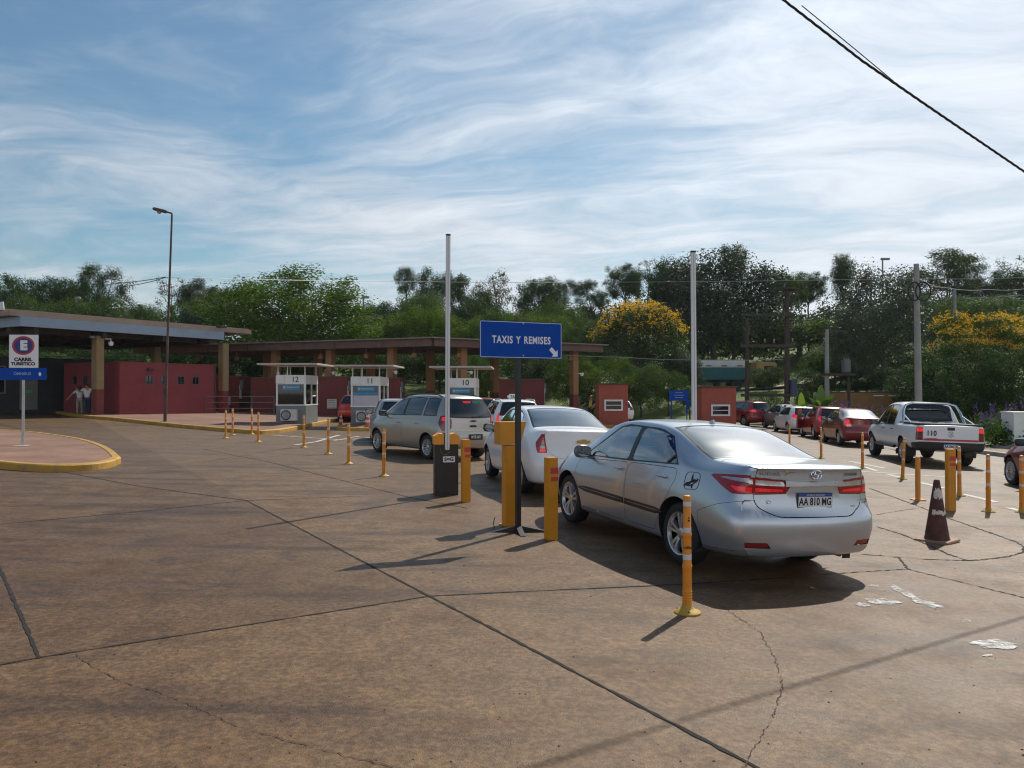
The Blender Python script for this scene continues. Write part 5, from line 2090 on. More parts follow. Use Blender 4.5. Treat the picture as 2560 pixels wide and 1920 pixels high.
x2 = by_u(1920 + 510 / 3.456, 48)
t = thing('transformer_pole', 'slim grey pole carrying a small transformer platform', 'utility pole', (x2, 48, bank(x2, 48)))
zb2 = bank(x2, 48)
m = MB()
m.tube([(0, 0, -0.2), (0, 0, 5.5 - zb2)], [0.16, 0.11], 12)
m.build('pole', MCPOLE, t, smooth=50)
m = MB()
m.box((0.5, 0, 5.4 - zb2), (1.5, 0.1, 0.14))
m.build('crossarm', MWOODP, t)
m = MB()
m.tube([(1.35, 0.1, -0.2), (1.35, 0.1, 3.2 - zb2)], 0.09, 10)
m.build('support_post', MWOODP, t)
m = MB()
m.box((0.65, 0, 2.8 - zb2), (1.9, 0.7, 0.14))
m.build('platform', MWOODP, t)
m = MB()
m.box((1.15, 0, 3.32 - zb2), (0.42, 0.4, 0.8), bev=0.04)
for q in range(3):
    m.lathe([(0.03, 0), (0.05, 0.05), (0.03, 0.1), (0, 0.2)], 8, Matrix.Translation((1.02 + q * 0.13, 0, 3.70 - zb2)))
m.build('transformer', M('transformer_grey', (0.12, 0.13, 0.14), 0.5, var=0.1), t)

# distant lamp masts
for (u, v, y, lb, w) in ((1920 + 995 / 3.456, 648, 100, 'far lamp mast with flat head on the right hand skyline', 1.1), (908, 744, 95, 'small far floodlight between the bright tree and the barrier arm', 0.9), (190, 746, 82, 'far white lamp rising out of the trees over the canopy', 0.5)):
    q = at(u, v, y)
    t = thing('lamp_mast', lb, 'street lamp', (q.x, y, bank(q.x, y)), 0, 'far lamp masts')
    h = q.z - bank(q.x, y)
    m = MB()
    m.tube([(0, 0, -0.3), (0, 0, h)], 0.10, 8)
    m.build('pole', MCPOLE, t)
    m = MB()
    m.box((w * 0.3, 0, h + 0.05), (w, 0.4, 0.26), bev=0.06)
    m.build('lamp_head', MCPOLE, t)
q = at(2388, 724, 70)
t = thing('concrete_pole', 'thin far concrete pole standing among the trees above the yellow blossom', 'utility pole', (q.x, 70, bank(q.x, 70)))
m = MB()
m.tube([(0, 0, -0.3), (0, 0, q.z - bank(q.x, 70))], [0.18, 0.13], 8)
m.build('shaft', MCPOLE, t)


def cable(pts, r, label, mat=MWIRE, sag=0.0, name='overhead_cable', twist=0.0):
    full = []
    for a, b in zip(pts[:-1], pts[1:]):
        n = 14
        for k in range(n):
            f = k / n
            q = a.lerp(b, f)
            full.append(q - Vector((0, 0, sag * 4 * f * (1 - f))))
    full.append(pts[-1])
    m = MB()
    if twist:
        fine = []
        for a, b in zip(full[:-1], full[1:]):
            n = max(2, int((b - a).length / 0.05))
            fine += [a.lerp(b, k / n) for k in range(n)]
        for ph in (0.0, 2.1, 4.2):
            pp = []
            d = 0.0
            for i, q in enumerate(fine):
                if i:
                    d += (q - fine[i - 1]).length
                a = ph + d / twist * 2 * pi
                pp.append(q + Vector((0, cos(a), sin(a))) * r)
            m.tube(pp, r * 0.95, 6)
    else:
        m.tube(full, r, 5)
    o = m.build(name, mat, smooth=60)
    return tag(o, label, 'cable')


def dp(x, y, Y):
    return at(x / .86406, y / .86406, Y)


cable([dp(1660, -32, 8.2), dp(1865, 128, 9.0), dp(2000, 222, 9.6), dp(2260, 400, 11.0)], 0.0085, 'thick twisted black cable crossing the sky at the upper right', twist=0.42)
cable([dp(1735, 8, 8.6), dp(1850, 103, 9.0), dp(1960, 195, 9.4)], 0.006, 'thin cable branching from the thick twisted cable', M('wire_faded', (0.06, 0.065, 0.07), 0.6))
cable([dp(357, 598, 35.4), dp(850, 607, 50), dp(1262, 609, 58)], 0.016, 'thin wire from the street lamp running right across the trees', MWIREG, 0.05)
cable([dp(1262, 609, 58), dp(1980, 601, 36), dp(2240, 598, 33)], 0.014, 'pale wire passing the top of the concrete pole', MWIREG, 0.05)
cable([dp(240, 612, 42), dp(357, 598, 35.4)], 0.018, 'upper short wire reaching the street lamp from the left', MWIRE, 0.05)
cable([dp(240, 620, 42), dp(357, 599, 35.4)], 0.018, 'lower short wire reaching the street lamp from the left', MWIRE, 0.1)
z6 = lambda x, y, Y: at(1920 + x / 3.456, 600 + y / 3.456, Y)
cable([z6(160, 655, 52), z6(640, 545, 44), z6(1260, 395, 36)], 0.03, 'black cable rising from wooden frame to concrete pole', MWIRE, 0.25)
cable([z6(160, 690, 52), z6(640, 610, 44), z6(1260, 470, 36)], 0.022, 'second black cable rising from wooden frame, below the first', MWIRE, 0.25)
cable([z6(495, 858, 48), z6(440, 930, 49), z6(300, 1015, 52)], 0.03, 'pale slack cable hanging left of the slim transformer pole', MWIREG, 0.1)
cable([z6(1310, 335, 36), z6(1540, 410, 40), z6(1900, 425, 50), z6(2250, 415, 60)], 0.018, 'pale wire dropping right from the concrete pole', MWIREG, 0.1)
cable([z6(1600, 492, 70), z6(2300, 470, 62)], 0.02, 'pale wire high over the right hand yellow blossom', MWIREG, 0.1)
z5 = lambda x, y, Y: at(1440 + x / 3.456, 600 + y / 3.456, Y)
cable([z5(-300, 980, 54), z5(420, 1012, 52), z5(970, 1035, 51), z5(1800, 1030, 52)], 0.018, 'pale wire in front of the yellow blossom tree', MWIREG, 0.05)

# ---- far blue notice
p = Vector((by_u(1697, 50), 50.0, 0))
p.z = bank(p.x, p.y)
t = thing('notice_board', 'far blue notice on two thin legs between the red kiosks', 'sign', p)
m = MB()
m.box((0, 0, 1.53 - p.z), (1.2, 0.04, 0.64))
b = m.build('panel', MBLUE, t)
m = MB()
for k, w in enumerate((0.45, 0.62, 0.5)):
    m.box((0.0, -0.024, 1.70 - p.z - k * 0.15), (w, 0.006, 0.035))
m.build('text_lines', M('sign_text_faint', (0.25, 0.32, 0.5), 0.6), b)
for x in (-0.45, 0.5):
    m = MB()
    m.box((x, 0, (1.4 - p.z) / 2), (0.06, 0.05, 1.4 - p.z))
    m.build('leg', MBLUE, t)
m = MB()
m.box((0.55, -0.02, 0.95 - p.z), (0.2, 0.05, 0.6))
m.build('side_panel', MBLUE, t)

# ---- white block at the right edge
p = Vector((19.62, 30.5, gz(18) + 0.15))
t = thing('white_pillar', 'white painted masonry block at the right edge of the lawn', 'pillar', p)
m = MB()
m.box((0.15, 0.4, 0.62), (1.3, 0.8, 1.36), bev=0.015)
m.build('block', MWHITE, t)
m = MB()
m.box((0.15, 0.4, 1.32), (1.36, 0.86, 0.06), bev=0.01)
m.build('cap', MWHITE, t)


# ---- lorry on the upper road
y = 76.0
xl, xr = by_u(1590, y), by_u(1866, y)
zr = bank(0.5 * (xl + xr), 75.5) + 0.12
t = thing('lorry', 'lorry with teal tarpaulin and white top on the road above the kiosks', 'lorry', ((xl + xr) / 2, y, zr))
Lt = xr - xl
m = MB()
m.box((0, 0, 1.55), (Lt, 2.4, 1.15), bev=0.05)
m.build('trailer', M('teal_tarp', (0.02, 0.14, 0.15), 0.6, var=0.15, vs=0.8, dirt=0.3), t)
m = MB()
m.box((0, 0, 2.5), (Lt - 0.1, 2.3, 0.72), bev=0.08)
tp = m.build('top_cover', MWHITE, t)
m = MB()
for k in range(7):
    m.box((-Lt / 2 + 0.8 + k * Lt / 7.2, -1.16, 2.3), (0.5, 0.02, 0.1))
m.build('marker', M('lorry_marker', (0.4, 0.08, 0.04), 0.6), tp)
m = MB()
m.box((0, 0, 0.85), (Lt, 1.0, 0.22))
m.build('chassis', MDARKP, t)
for dx in (-Lt / 2 + 0.9, -Lt / 2 + 2.1, Lt / 2 - 1.2):
    for sy in (-1, 1):
        m = MB()
        m.lathe([(0.2, -.15), (0.48, -.15), (0.5, -.1), (0.5, .1), (0.48, .15), (0.2, .15)], 18, Matrix.Translation((dx, sy * 1.0, 0.5)) @ Matrix.Rotation(radians(90), 4, 'X'))
        m.build('wheel', MDARKP, t)
m = MB()
m.box((Lt / 2 + 1.6, 0, 1.6), (1.9, 2.2, 2.1), bev=0.12)
cb = m.build('cab', M('cab_ochre', (0.48, 0.30, 0.10), 0.5), t)
m = MB()
m.box((Lt / 2 + 1.8, -1.105, 1.95), (0.9, 0.02, 0.7))
m.build('window', MDARKP, cb)
for sy in (-1, 1):
    m = MB()
    m.lathe([(0.2, -.15), (0.48, -.15), (0.5, -.1), (0.5, .1), (0.48, .15), (0.2, .15)], 18, Matrix.Translation((Lt / 2 + 1.7, sy * 1.0, 0.5)) @ Matrix.Rotation(radians(90), 4, 'X'))
    m.build('wheel', MDARKP, t)
# ================================================================ cars
MTYRE = M('tyre_rubber', (0.016, 0.016, 0.017), 0.75, var=0.25, vs=8, dirt=0.3, dirtcol=(0.06, 0.045, 0.035))
MRIM = M('alloy_rim', (0.55, 0.56, 0.58), 0.28, metal=0.85, var=0.06, vs=8, dirt=0.2, dirtcol=(0.2, 0.17, 0.15))
MRIMD = M('rim_barrel', (0.035, 0.035, 0.037), 0.6)
MTRIM = M('black_trim', (0.012, 0.012, 0.013), 0.35, var=0.15)
MPLAS = M('dark_plastic', (0.028, 0.029, 0.031), 0.55, var=0.15)
MCHROME = M('chrome', (0.75, 0.76, 0.78), 0.12, metal=1.0, var=0.02)
MSEAT = M('seat_fabric', (0.045, 0.045, 0.05), 0.9)
MTAIL = M('tail_red', (0.20, 0.004, 0.008), 0.15, var=0.35, vs=45, coat=0.6, emit=((1.0, 0.02, 0.03), 0.03))
MTAILL = M('tail_red_lit', (0.35, 0.008, 0.010), 0.15, var=0.35, vs=45, coat=0.6, emit=((1.0, 0.03, 0.035), 0.55))
MTAILD = M('tail_red_dark', (0.16, 0.006, 0.010), 0.15, coat=1.0)
MCLEAR = M('lamp_clear', (0.50, 0.47, 0.46), 0.14, metal=0.5, var=0.35, vs=25, coat=1.0)
MREFLR = M('reflector_red', (0.20, 0.008, 0.010), 0.25, coat=0.6)
MGLS = glass('car_glass', (0.44, 0.49, 0.52), 0.02, 2.2)
MGLR = glass('car_rear_glass', (0.34, 0.37, 0.38), 0.14, 1.45)
MGLD = glass('car_dark_glass', (0.06, 0.065, 0.07), 0.03, 1.0)
MPLATE = M('plate_white', (0.66, 0.66, 0.66), 0.4, var=0.03)
MPLATEB = M('plate_blue', (0.015, 0.07, 0.30), 0.4)
MPLATEK = M('plate_black', (0.02, 0.02, 0.022), 0.4)


def paint(name, col, metal=0.0, rough=0.3, coat=0.8, dirt=0.12):
    return M(name, col, rough, metal=metal, var=0.03, vs=1.2, coat=coat, dark_back=True, dirt=dirt, dirtcol=(0.25, 0.19, 0.14))


def pchip(tab, x, col=1):
    xs = np.array([t[0] for t in tab], float)
    ys = np.array([t[col] for t in tab], float)
    h = np.diff(xs)
    d = np.diff(ys) / h
    m = np.zeros(len(xs))
    m[0], m[-1] = d[0], d[-1]
    for i in range(1, len(xs) - 1):
        if d[i - 1] * d[i] > 0:
            w1, w2 = 2 * h[i] + h[i - 1], h[i] + 2 * h[i - 1]
            m[i] = (w1 + w2) / (w1 / d[i - 1] + w2 / d[i])
    x = np.clip(np.asarray(x, float), xs[0], xs[-1])
    k = np.clip(np.searchsorted(xs, x, side='right') - 1, 0, len(xs) - 2)
    t = (x - xs[k]) / h[k]
    return ((1 + 2 * t) * (1 - t) ** 2 * ys[k] + t * (1 - t) ** 2 * h[k] * m[k] + t * t * (3 - 2 * t) * ys[k + 1] + t * t * (t - 1) * h[k] * m[k + 1])


class Body:
    """a car's outer skin: cross-sections blended along its length, closed by domed ends"""

    def __init__(s, T, fine=1.0):
        s.T = T
        L = T['L']
        s.L = L
        n1, n2, n3 = int(13 * fine), int(74 * fine), int(16 * fine)
        S = np.concatenate([np.linspace(0, 1, n1) ** 1.5 * 0.55, np.linspace(0.55, L - 0.65, n2)[1:], L - 0.65 * np.linspace(1, 0, n3)[1:] ** 1.5])
        q = [max(3, int(k * fine)) for k in (3, 2, 8, 8, 11, 13)]
        half = []
        for x in S:
            zs, ws = float(pchip(T['sill'], x, 2)), float(pchip(T['sill'], x, 1))
            ww, zw = float(pchip(T['wide'], x, 1)), float(pchip(T['wide'], x, 2))
            wb, zb_ = float(pchip(T['belt'], x, 1)), float(pchip(T['belt'], x, 2))
            wr, zr = float(pchip(T['rail'], x, 1)), float(pchip(T['rail'], x, 2))
            zc = float(pchip(T['zc'], x))
            pts = [(0 + (ws - 0.1) * k / q[0], zs) for k in range(q[0])]
            pts += [(ws - 0.1 + 0.1 * sin(k / q[1] * pi / 2), zs + 0.06 * (1 - cos(k / q[1] * pi / 2))) for k in range(q[1])]
            pts += [(ws + (ww - ws) * sin(k / q[2] * pi / 2), zs + 0.06 + (zw - zs - 0.06) * k / q[2]) for k in range(q[2])]
            pts += [(wb + (ww - wb) * cos(k / q[3] * pi / 2), zw + (zb_ - zw) * k / q[3]) for k in range(q[3])]
            bul = 0.018 * min(1.0, max(0.0, (zr - zb_) / 0.3))
            pts += [(wb + (wr - wb) * k / q[4] + bul * 4 * (k / q[4]) * (1 - k / q[4]), zb_ + (zr - zb_) * k / q[4]) for k in range(q[4])]
            pts += [(wr * cos(a), zr + (zc - zr) * sin(a)) for a in [pi / 2 * k / q[5] for k in range(q[5] + 1)]]
            half.append(pts)
        H = np.array(half)                       # stations x profile x 2
        for _ in range(T.get('smooth', 2)):
            a = H.copy()
            a[:, q[0] + 1:-1] = 0.5 * H[:, q[0] + 1:-1] + 0.25 * (H[:, q[0]:-2] + H[:, q[0] + 2:])
            H = a
        s.idx = np.cumsum([0] + q)
        N = H.shape[1] - 1
        nS = len(S)
        rear = T['rear']
        front = T['front']
        rf, ff = T.get('rfall', 0.7), T.get('ffall', 0.7)
        Y = np.empty((nS, N + 1))
        for j, x in enumerate(S):
            y = np.full(N + 1, x)
            if x < rf:
                y = y + pchip(rear, H[j, :, 1]) * (1 - x / rf) ** 2
            if x > L - ff:
                y = y - pchip(front, H[j, :, 1]) * (1 - (L - x) / ff) ** 2
            Y[j] = y
        bm = bmesh.new()
        reg = bm.faces.layers.int.new('reg')
        R = [[None] * (N + 1) for _ in range(nS)]
        Lf = [[None] * (N + 1) for _ in range(nS)]
        for j in range(nS):
            for i in range(N + 1):
                w, z = H[j, i]
                y = Y[j, i] - L / 2
                R[j][i] = bm.verts.new((w, y, z))
                Lf[j][i] = R[j][i] if i in (0, N) else bm.verts.new((-w, y, z))

        def regof(i):
            return 0 if i < s.idx[2] else 1 if i < s.idx[4] else 2 if i < s.idx[5] else 3

        def face(vs, r):
            vs = [v for k, v in enumerate(vs) if v not in vs[:k]]
            if len(vs) >= 3:
                f = bm.faces.new(vs)
                f[reg] = r
                f.smooth = True
        for j in range(nS - 1):
            for i in range(N):
                face([R[j][i], R[j + 1][i], R[j + 1][i + 1], R[j][i + 1]], regof(i))
                face([Lf[j][i], Lf[j][i + 1], Lf[j + 1][i + 1], Lf[j + 1][i]], regof(i))
        Mc = 26
        for end, j, sg, bul in ((4, 0, -1, T.get('rb', 0.12)), (5, nS - 1, 1, T.get('fb', 0.2))):
            i0 = s.idx[1]
            wmax = H[j, i0:, 0].max()
            rows = []
            for i in range(i0, N):
                wi, z = H[j, i]
                row = [Lf[j][i]]
                for m in range(1, Mc):
                    x = wi * (2 * m / Mc - 1)
                    d = bul * (wi * wi - x * x) / (wmax * wmax)
                    row.append(bm.verts.new((x, Y[j, i] - L / 2 + sg * d, z)))
                row.append(R[j][i])
                rows.append(row)
            rows.append([R[j][N]] * (Mc + 1))
            for a in range(len(rows) - 1):
                for m in range(Mc):
                    q4 = [rows[a][m], rows[a][m + 1], rows[a + 1][m + 1], rows[a + 1][m]]
                    face(q4 if sg < 0 else q4[::-1], end)
        s.bm, s.reg = bm, reg
        bm.normal_update()

    def rail(s, x):
        return float(pchip(s.T['rail'], x, 2))

    def belt(s, x):
        return float(pchip(s.T['belt'], x, 2))

    def carve(s, poly, view, regs, side=0, keep=True):
        """cut a convex polygon out of the skin, seen from the side (y, z), behind (x, z) or above (x, y)"""
        bm, reg = s.bm, s.reg
        ia, ib = {'side': (1, 2), 'rear': (0, 2), 'top': (0, 1)}[view]
        ax = {'side': 0, 'rear': 1, 'top': 2}[view]
        area = sum(poly[k][0] * poly[(k + 1) % len(poly)][1] - poly[(k + 1) % len(poly)][0] * poly[k][1] for k in range(len(poly)))
        if area < 0:
            poly = poly[::-1]
        a0, a1 = min(p[0] for p in poly), max(p[0] for p in poly)
        b0, b1 = min(p[1] for p in poly), max(p[1] for p in poly)
        cand = []
        for f in bm.faces:
            if f[reg] not in regs:
                continue
            if view == 'rear' and f.calc_center_median().y > -0.2:
                continue
            if side and f.calc_center_median().x * side < 0:
                continue
            A = [v.co[ia] for v in f.verts]
            B = [v.co[ib] for v in f.verts]
            if max(A) < a0 or min(A) > a1 or max(B) < b0 or min(B) > b1:
                continue
            cand.append(f)
        n = len(poly)
        for k in range(n):
            p, q = poly[k], poly[(k + 1) % n]
            e = (q[0] - p[0], q[1] - p[1])
            nr = Vector((0, 0, 0))
            nr[ia], nr[ib] = -e[1], e[0]
            if nr.length < 1e-7:
                continue
            nr.normalize()
            co = Vector((0, 0, 0))
            co[ia], co[ib] = p
            es = {x for f in cand for x in f.edges}
            vs = {x for f in cand for x in f.verts}
            ret = bmesh.ops.bisect_plane(bm, geom=list(vs) + list(es) + cand, dist=1e-5, plane_co=co, plane_no=nr)
            cand = [g for g in ret['geom'] if isinstance(g, bmesh.types.BMFace)]
            # only what is still on the inner side can matter
            cand = [f for f in cand if (f.calc_center_median() - co).dot(nr) > -1e-6]
        ins = [f for f in cand if f.is_valid]
        out = []
        idx = {}
        vs = []
        for f in ins:
            t = []
            for v in f.verts:
                if v not in idx:
                    idx[v] = len(vs)
                    vs.append(v.co.copy())
                t.append(idx[v])
            out.append((t, f[reg]))
        bmesh.ops.delete(bm, geom=ins, context='FACES')
        return (vs, out)

    def fork(s, piece):
        """treat a carved piece as a skin of its own, to carve again"""
        b = Body.__new__(Body)
        b.T, b.L = s.T, s.L
        bm = bmesh.new()
        reg = bm.faces.layers.int.new('reg')
        vs = [bm.verts.new(v) for v in piece[0]]
        for t, r in piece[1]:
            try:
                f = bm.faces.new([vs[k] for k in t])
                f[reg] = r
                f.smooth = True
            except ValueError:
                pass
        b.bm, b.reg = bm, reg
        return b


def merge(*pieces):
    vs, fs = [], []
    for p in pieces:
        b = len(vs)
        vs += p[0]
        fs += [([k + b for k in t], r) for t, r in p[1]]
    return vs, fs


def skin(piece, name, mat, parent, gap=0.0, push=0.0, thick=0.0, sharp=35, label=None, sizes=None):
    """a carved piece as a part: drawn in by gap, pushed out along its normals"""
    bm = bmesh.new()
    vs = [bm.verts.new(v) for v in piece[0]]
    for t, r in piece[1]:
        try:
            f = bm.faces.new([vs[k] for k in t])
            f.smooth = True
        except ValueError:
            pass
    bmesh.ops.remove_doubles(bm, verts=bm.verts[:], dist=1e-4)
    bm.normal_update()
    if gap > 0 and bm.faces:
        r = bmesh.ops.inset_region(bm, faces=bm.faces[:], thickness=gap, use_even_offset=True, use_boundary=True)
        bmesh.ops.delete(bm, geom=r['faces'], context='FACES')
    if push:
        bm.normal_update()
        for v in bm.verts:
            v.co += v.normal * push
    if thick and bm.faces:
        ext = bmesh.ops.extrude_edge_only(bm, edges=[e for e in bm.edges if e.is_boundary])
        nv = [g for g in ext['geom'] if isinstance(g, bmesh.types.BMVert)]
        bm.normal_update()
        cen = Vector((0, 0, 0.6))
        for v in nv:
            d = Vector((cen.x - v.co.x, (0 - v.co.y) * 0.3, cen.z - v.co.z)).normalized()
            v.co += d * thick
    me = bpy.data.meshes.new(name)
    bm.to_mesh(me)
    bm.free()
    me.materials.append(mat)
    me.shade_smooth()
    me.set_sharp_from_angle(angle=radians(sharp))
    o = link(bpy.data.objects.new(name, me))
    o.parent = parent
    if label:
        o['label'] = label
    return o


def rear_y(body, x, z):
    """where the rear of the skin stands at (x, z)"""
    from mathutils.bvhtree import BVHTree
    if not hasattr(body, 'bvh'):
        body.bvh = BVHTree.FromBMesh(body.bm)
    h = body.bvh.ray_cast(Vector((x, -body.L, z)), Vector((0, 1, 0)))
    return h


def side_x(body, y, z, sg=-1):
    h = body.bvh.ray_cast(Vector((sg * 3, y, z)), Vector((-sg, 0, 0)))
    return h


WHEELS = {}


def wheel_meshes(r, w, rim, style):
    key = (r, w, rim, style)
    if key in WHEELS:
        return WHEELS[key]
    RX = Matrix.Rotation(radians(90), 4, 'Y')
    m = MB()
    h = w / 2
    m.lathe([(rim - 0.01, -h * 0.9), (rim + 0.02, -h), (r - 0.035, -h), (r - 0.010, -h + 0.018), (r, -h + 0.045), (r, -0.012), (r - 0.006, -0.008), (r - 0.006, 0.008), (r, 0.012), (r, h - 0.045), (r - 0.010, h - 0.018), (r - 0.035, h), (rim + 0.02, h), (rim - 0.01, h * 0.9)], 44, RX, cap=False)
    tyre = m.mesh('tyre')
    tyre.materials.append(MTYRE)
    m = MB()
    m.lathe([(rim, -h * 0.9), (rim - 0.012, -h * 0.3), (rim - 0.03, h * 0.1), (0.0, h * 0.05)], 40, RX, cap=False)
    m.lathe([(0.0, h * 0.12), (rim * 0.58, h * 0.12), (rim * 0.60, h * 0.08)], 30, RX, cap=False)
    barrel = m.mesh('barrel')
    barrel.materials.append(MRIMD)
    m = MB()
    m.lathe([(rim + 0.002, h * 0.86), (rim - 0.004, h * 0.95), (rim - 0.018, h * 0.9), (rim - 0.028, h * 0.55)], 44, RX, cap=False)
    m.lathe([(0.062, h * 0.45), (0.058, h * 0.72), (0.035, h * 0.78), (0.0, h * 0.78)], 20, RX, cap=False)
    if style == 'twin':
        angs = [k * 2 * pi / 5 + d for k in range(5) for d in (-0.20, 0.20)]
        wd = (0.026, 0.036)
    elif style == 'ten':
        angs = [k * 2 * pi / 10 for k in range(10)]
        wd = (0.022, 0.034)
    elif style == 'many':
        angs = [k * 2 * pi / 14 for k in range(14)]
        wd = (0.014, 0.024)
    else:
        angs = [k * 2 * pi / 6 for k in range(6)]
        wd = (0.05, 0.075)
    for a in angs:
        A = Matrix.Rotation(a, 4, 'X')
        r0, r1 = 0.045, rim - 0.012
        sk = 0.012 if style == 'twin' else 0.0
        x0, x1 = h * 0.70, h * 0.80
        q = []
        for rr_, xx, ww, dd in ((r0, x0, wd[0], 0.035), (r1 * 0.6, x1 + 0.004, (wd[0] + wd[1]) / 2, 0.04), (r1, x1 + 0.006, wd[1], 0.05)):
            q += [(xx, -ww / 2, rr_), (xx, ww / 2, rr_), (xx - dd, ww / 2 + .008, rr_), (xx - dd, -ww / 2 - .008, rr_)]
        fs = []
        for b in (0, 4):
            fs += [(b + k, b + (k + 1) % 4, b + 4 + (k + 1) % 4, b + 4 + k) for k in range(4)]
        m.add([A @ Vector(v) for v in q], fs)
    rimm = m.mesh('rim')
    rimm.materials.append(MRIM)
    for me in (tyre, barrel, rimm):
        fix_normals(me)
        me.shade_smooth()
        me.set_sharp_from_angle(angle=radians(38))
    WHEELS[key] = (tyre, barrel, rimm)
    return WHEELS[key]


def add_wheel(car, x, y, r, w, rim, style, steer=0.0):
    tyre, barrel, rimm = wheel_meshes(r, w, rim, style)
    o = link(bpy.data.objects.new('wheel', barrel))
    o.parent = car
    o.location = (x, y, r)
    o.rotation_euler = (0, 0, (0 if x > 0 else pi) + steer)
    for nm, me in (('tyre', tyre), ('rim', rimm)):
        k = link(bpy.data.objects.new(nm, me))
        k.parent = o
    return o


def mirror_part(car, x, y, z, sg, mat, size=1.0):
    bm = bmesh.new()
    bmesh.ops.create_uvsphere(bm, u_segments=20, v_segments=12, radius=1)
    for v in bm.verts:
        p = v.co
        q = Vector((p.x, p.y, p.z))
        q.x = math.copysign(abs(q.x) ** 0.7, q.x) * 0.125
        q.z = math.copysign(abs(q.z) ** 0.7, q.z) * 0.082 * (1.0 + 0.12 * sg * p.x)
        q.y = q.y * (0.085 if q.y > 0 else 0.03)
        v.co = q * size
    me = bpy.data.meshes.new('wing_mirror')
    bm.to_mesh(me)
    bm.free()
    me.materials.append(mat)
    me.shade_smooth()
    o = link(bpy.data.objects.new('wing_mirror', me))
    o.parent = car
    o.location = (x + sg * 0.115, y, z)
    o.rotation_euler = (0, 0, -sg * 0.12)
    m = MB()
    m.lathe([(0, 0.0), (0.92, 0.0)], 20, Matrix.Translation((0, -0.031 * size, 0)) @ Matrix.Rotation(radians(90), 4, 'X') @ Matrix.Diagonal((0.115 * size, 0.072 * size, 1, 1)))
    k = m.build('mirror_glass', MCHROME, o)
    m = MB()
    m.tube([(-sg * 0.17, 0.05, -0.07), (-sg * 0.06, 0.02, -0.055)], [0.03, 0.022], 8)
    m.build('mirror_arm', mat, o)
    return o


def seat_mb(m, x, y, z0, w=0.48, h=0.60, head=True):
    m.box((x, y, z0 + 0.0), (w, 0.5, 0.2), bev=0.05)
    m.box((x, y - 0.22, z0 + h / 2 + 0.02), (w, 0.13, h), bev=0.05, M=None)
    if head:
        m.box((x, y - 0.25, z0 + h + 0.16), (0.24, 0.09, 0.17), bev=0.035)
        for d in (-.05, .05):
            m.tube([(x + d, y - 0.24, z0 + h), (x + d, y - 0.25, z0 + h + 0.12)], 0.008, 5)


def interior(car, T, rails=True):
    L, wb, ro = T['L'], T['wb'], T['ro']
    yr = ro - L / 2
    zf = 0.46 * T['H'] / 1.475
    for x in (-0.36, 0.36):
        m = MB()
        seat_mb(m, x, yr + wb * 0.53, zf)
        m.build('seat', MSEAT, car)
    m = MB()
    m.box((0, yr + wb * 0.12, zf), (1.22, 0.5, 0.2), bev=0.05)
    m.box((0, yr + wb * 0.12 - 0.26, zf + 0.28), (1.24, 0.14, 0.52), bev=0.05)
    for x in (-0.36, 0.0, 0.36):
        m.box((x, yr + wb * 0.12 - 0.28, zf + 0.60), (0.22, 0.08, 0.13), bev=0.03)
    m.build('rear_seat', MSEAT, car)
    m = MB()
    m.box((0, yr + wb * 0.90, T['belt'][len(T['belt']) // 2][2] - 0.12), (1.36, 0.55, 0.22), bev=0.06)
    m.build('dashboard', MPLAS, car)
    m = MB()
    pts = [(-0.36 + 0.18 * cos(a), yr + wb * 0.735 + 0.06 * sin(a), zf + 0.37 + 0.17 * sin(a)) for a in [k * 2 * pi / 20 for k in range(21)]]
    m.tube(pts, 0.014, 6, cap=False)
    m.build('steering_wheel', MPLAS, car)


def roundpoly(pts, r=0.04, n=4):
    """round off the corners of a convex polygon"""
    out = []
    k = len(pts)
    for i in range(k):
        p = Vector((*pts[i], 0))
        a, b = Vector((*pts[i - 1], 0)), Vector((*pts[(i + 1) % k], 0))
        rr_ = min(r, (a - p).length * 0.45, (b - p).length * 0.45)
        s, e = p + (a - p).normalized() * rr_, p + (b - p).normalized() * rr_
        for t in range(n + 1):
            f = t / n
            q = s.lerp(p, f).lerp(p.lerp(e, f), f)
            out.append((q.x, q.y))
    return out


def pane_poly(B, s0b, s0t, s1b, s1t, lo=0.03, hi=0.05, pad=0.0):
    """side-window outline following the belt line and the roof rail"""
    L = B.L
    n = 8
    bot = [(s, B.belt(s) + lo - pad) for s in (s0b - pad, s1b + pad)]
    top = []
    for k in range(n + 1):
        s = s1t + pad + (s0t - s1t - 2 * pad) * k / n
        top.append((s, B.rail(s) - hi + pad))
    pts = bot + top
    return [(s - L / 2, z) for s, z in hull(pts)]


def hull(pts):
    pts = sorted(set(pts))

    def half(ps):
        h = []
        for p in ps:
            while len(h) > 1 and (h[-1][0] - h[-2][0]) * (p[1] - h[-2][1]) - (h[-1][1] - h[-2][1]) * (p[0] - h[-2][0]) <= 1e-9:
                h.pop()
            h.append(p)
        return h
    a, b = half(pts), half(pts[::-1])
    return a[:-1] + b[:-1]


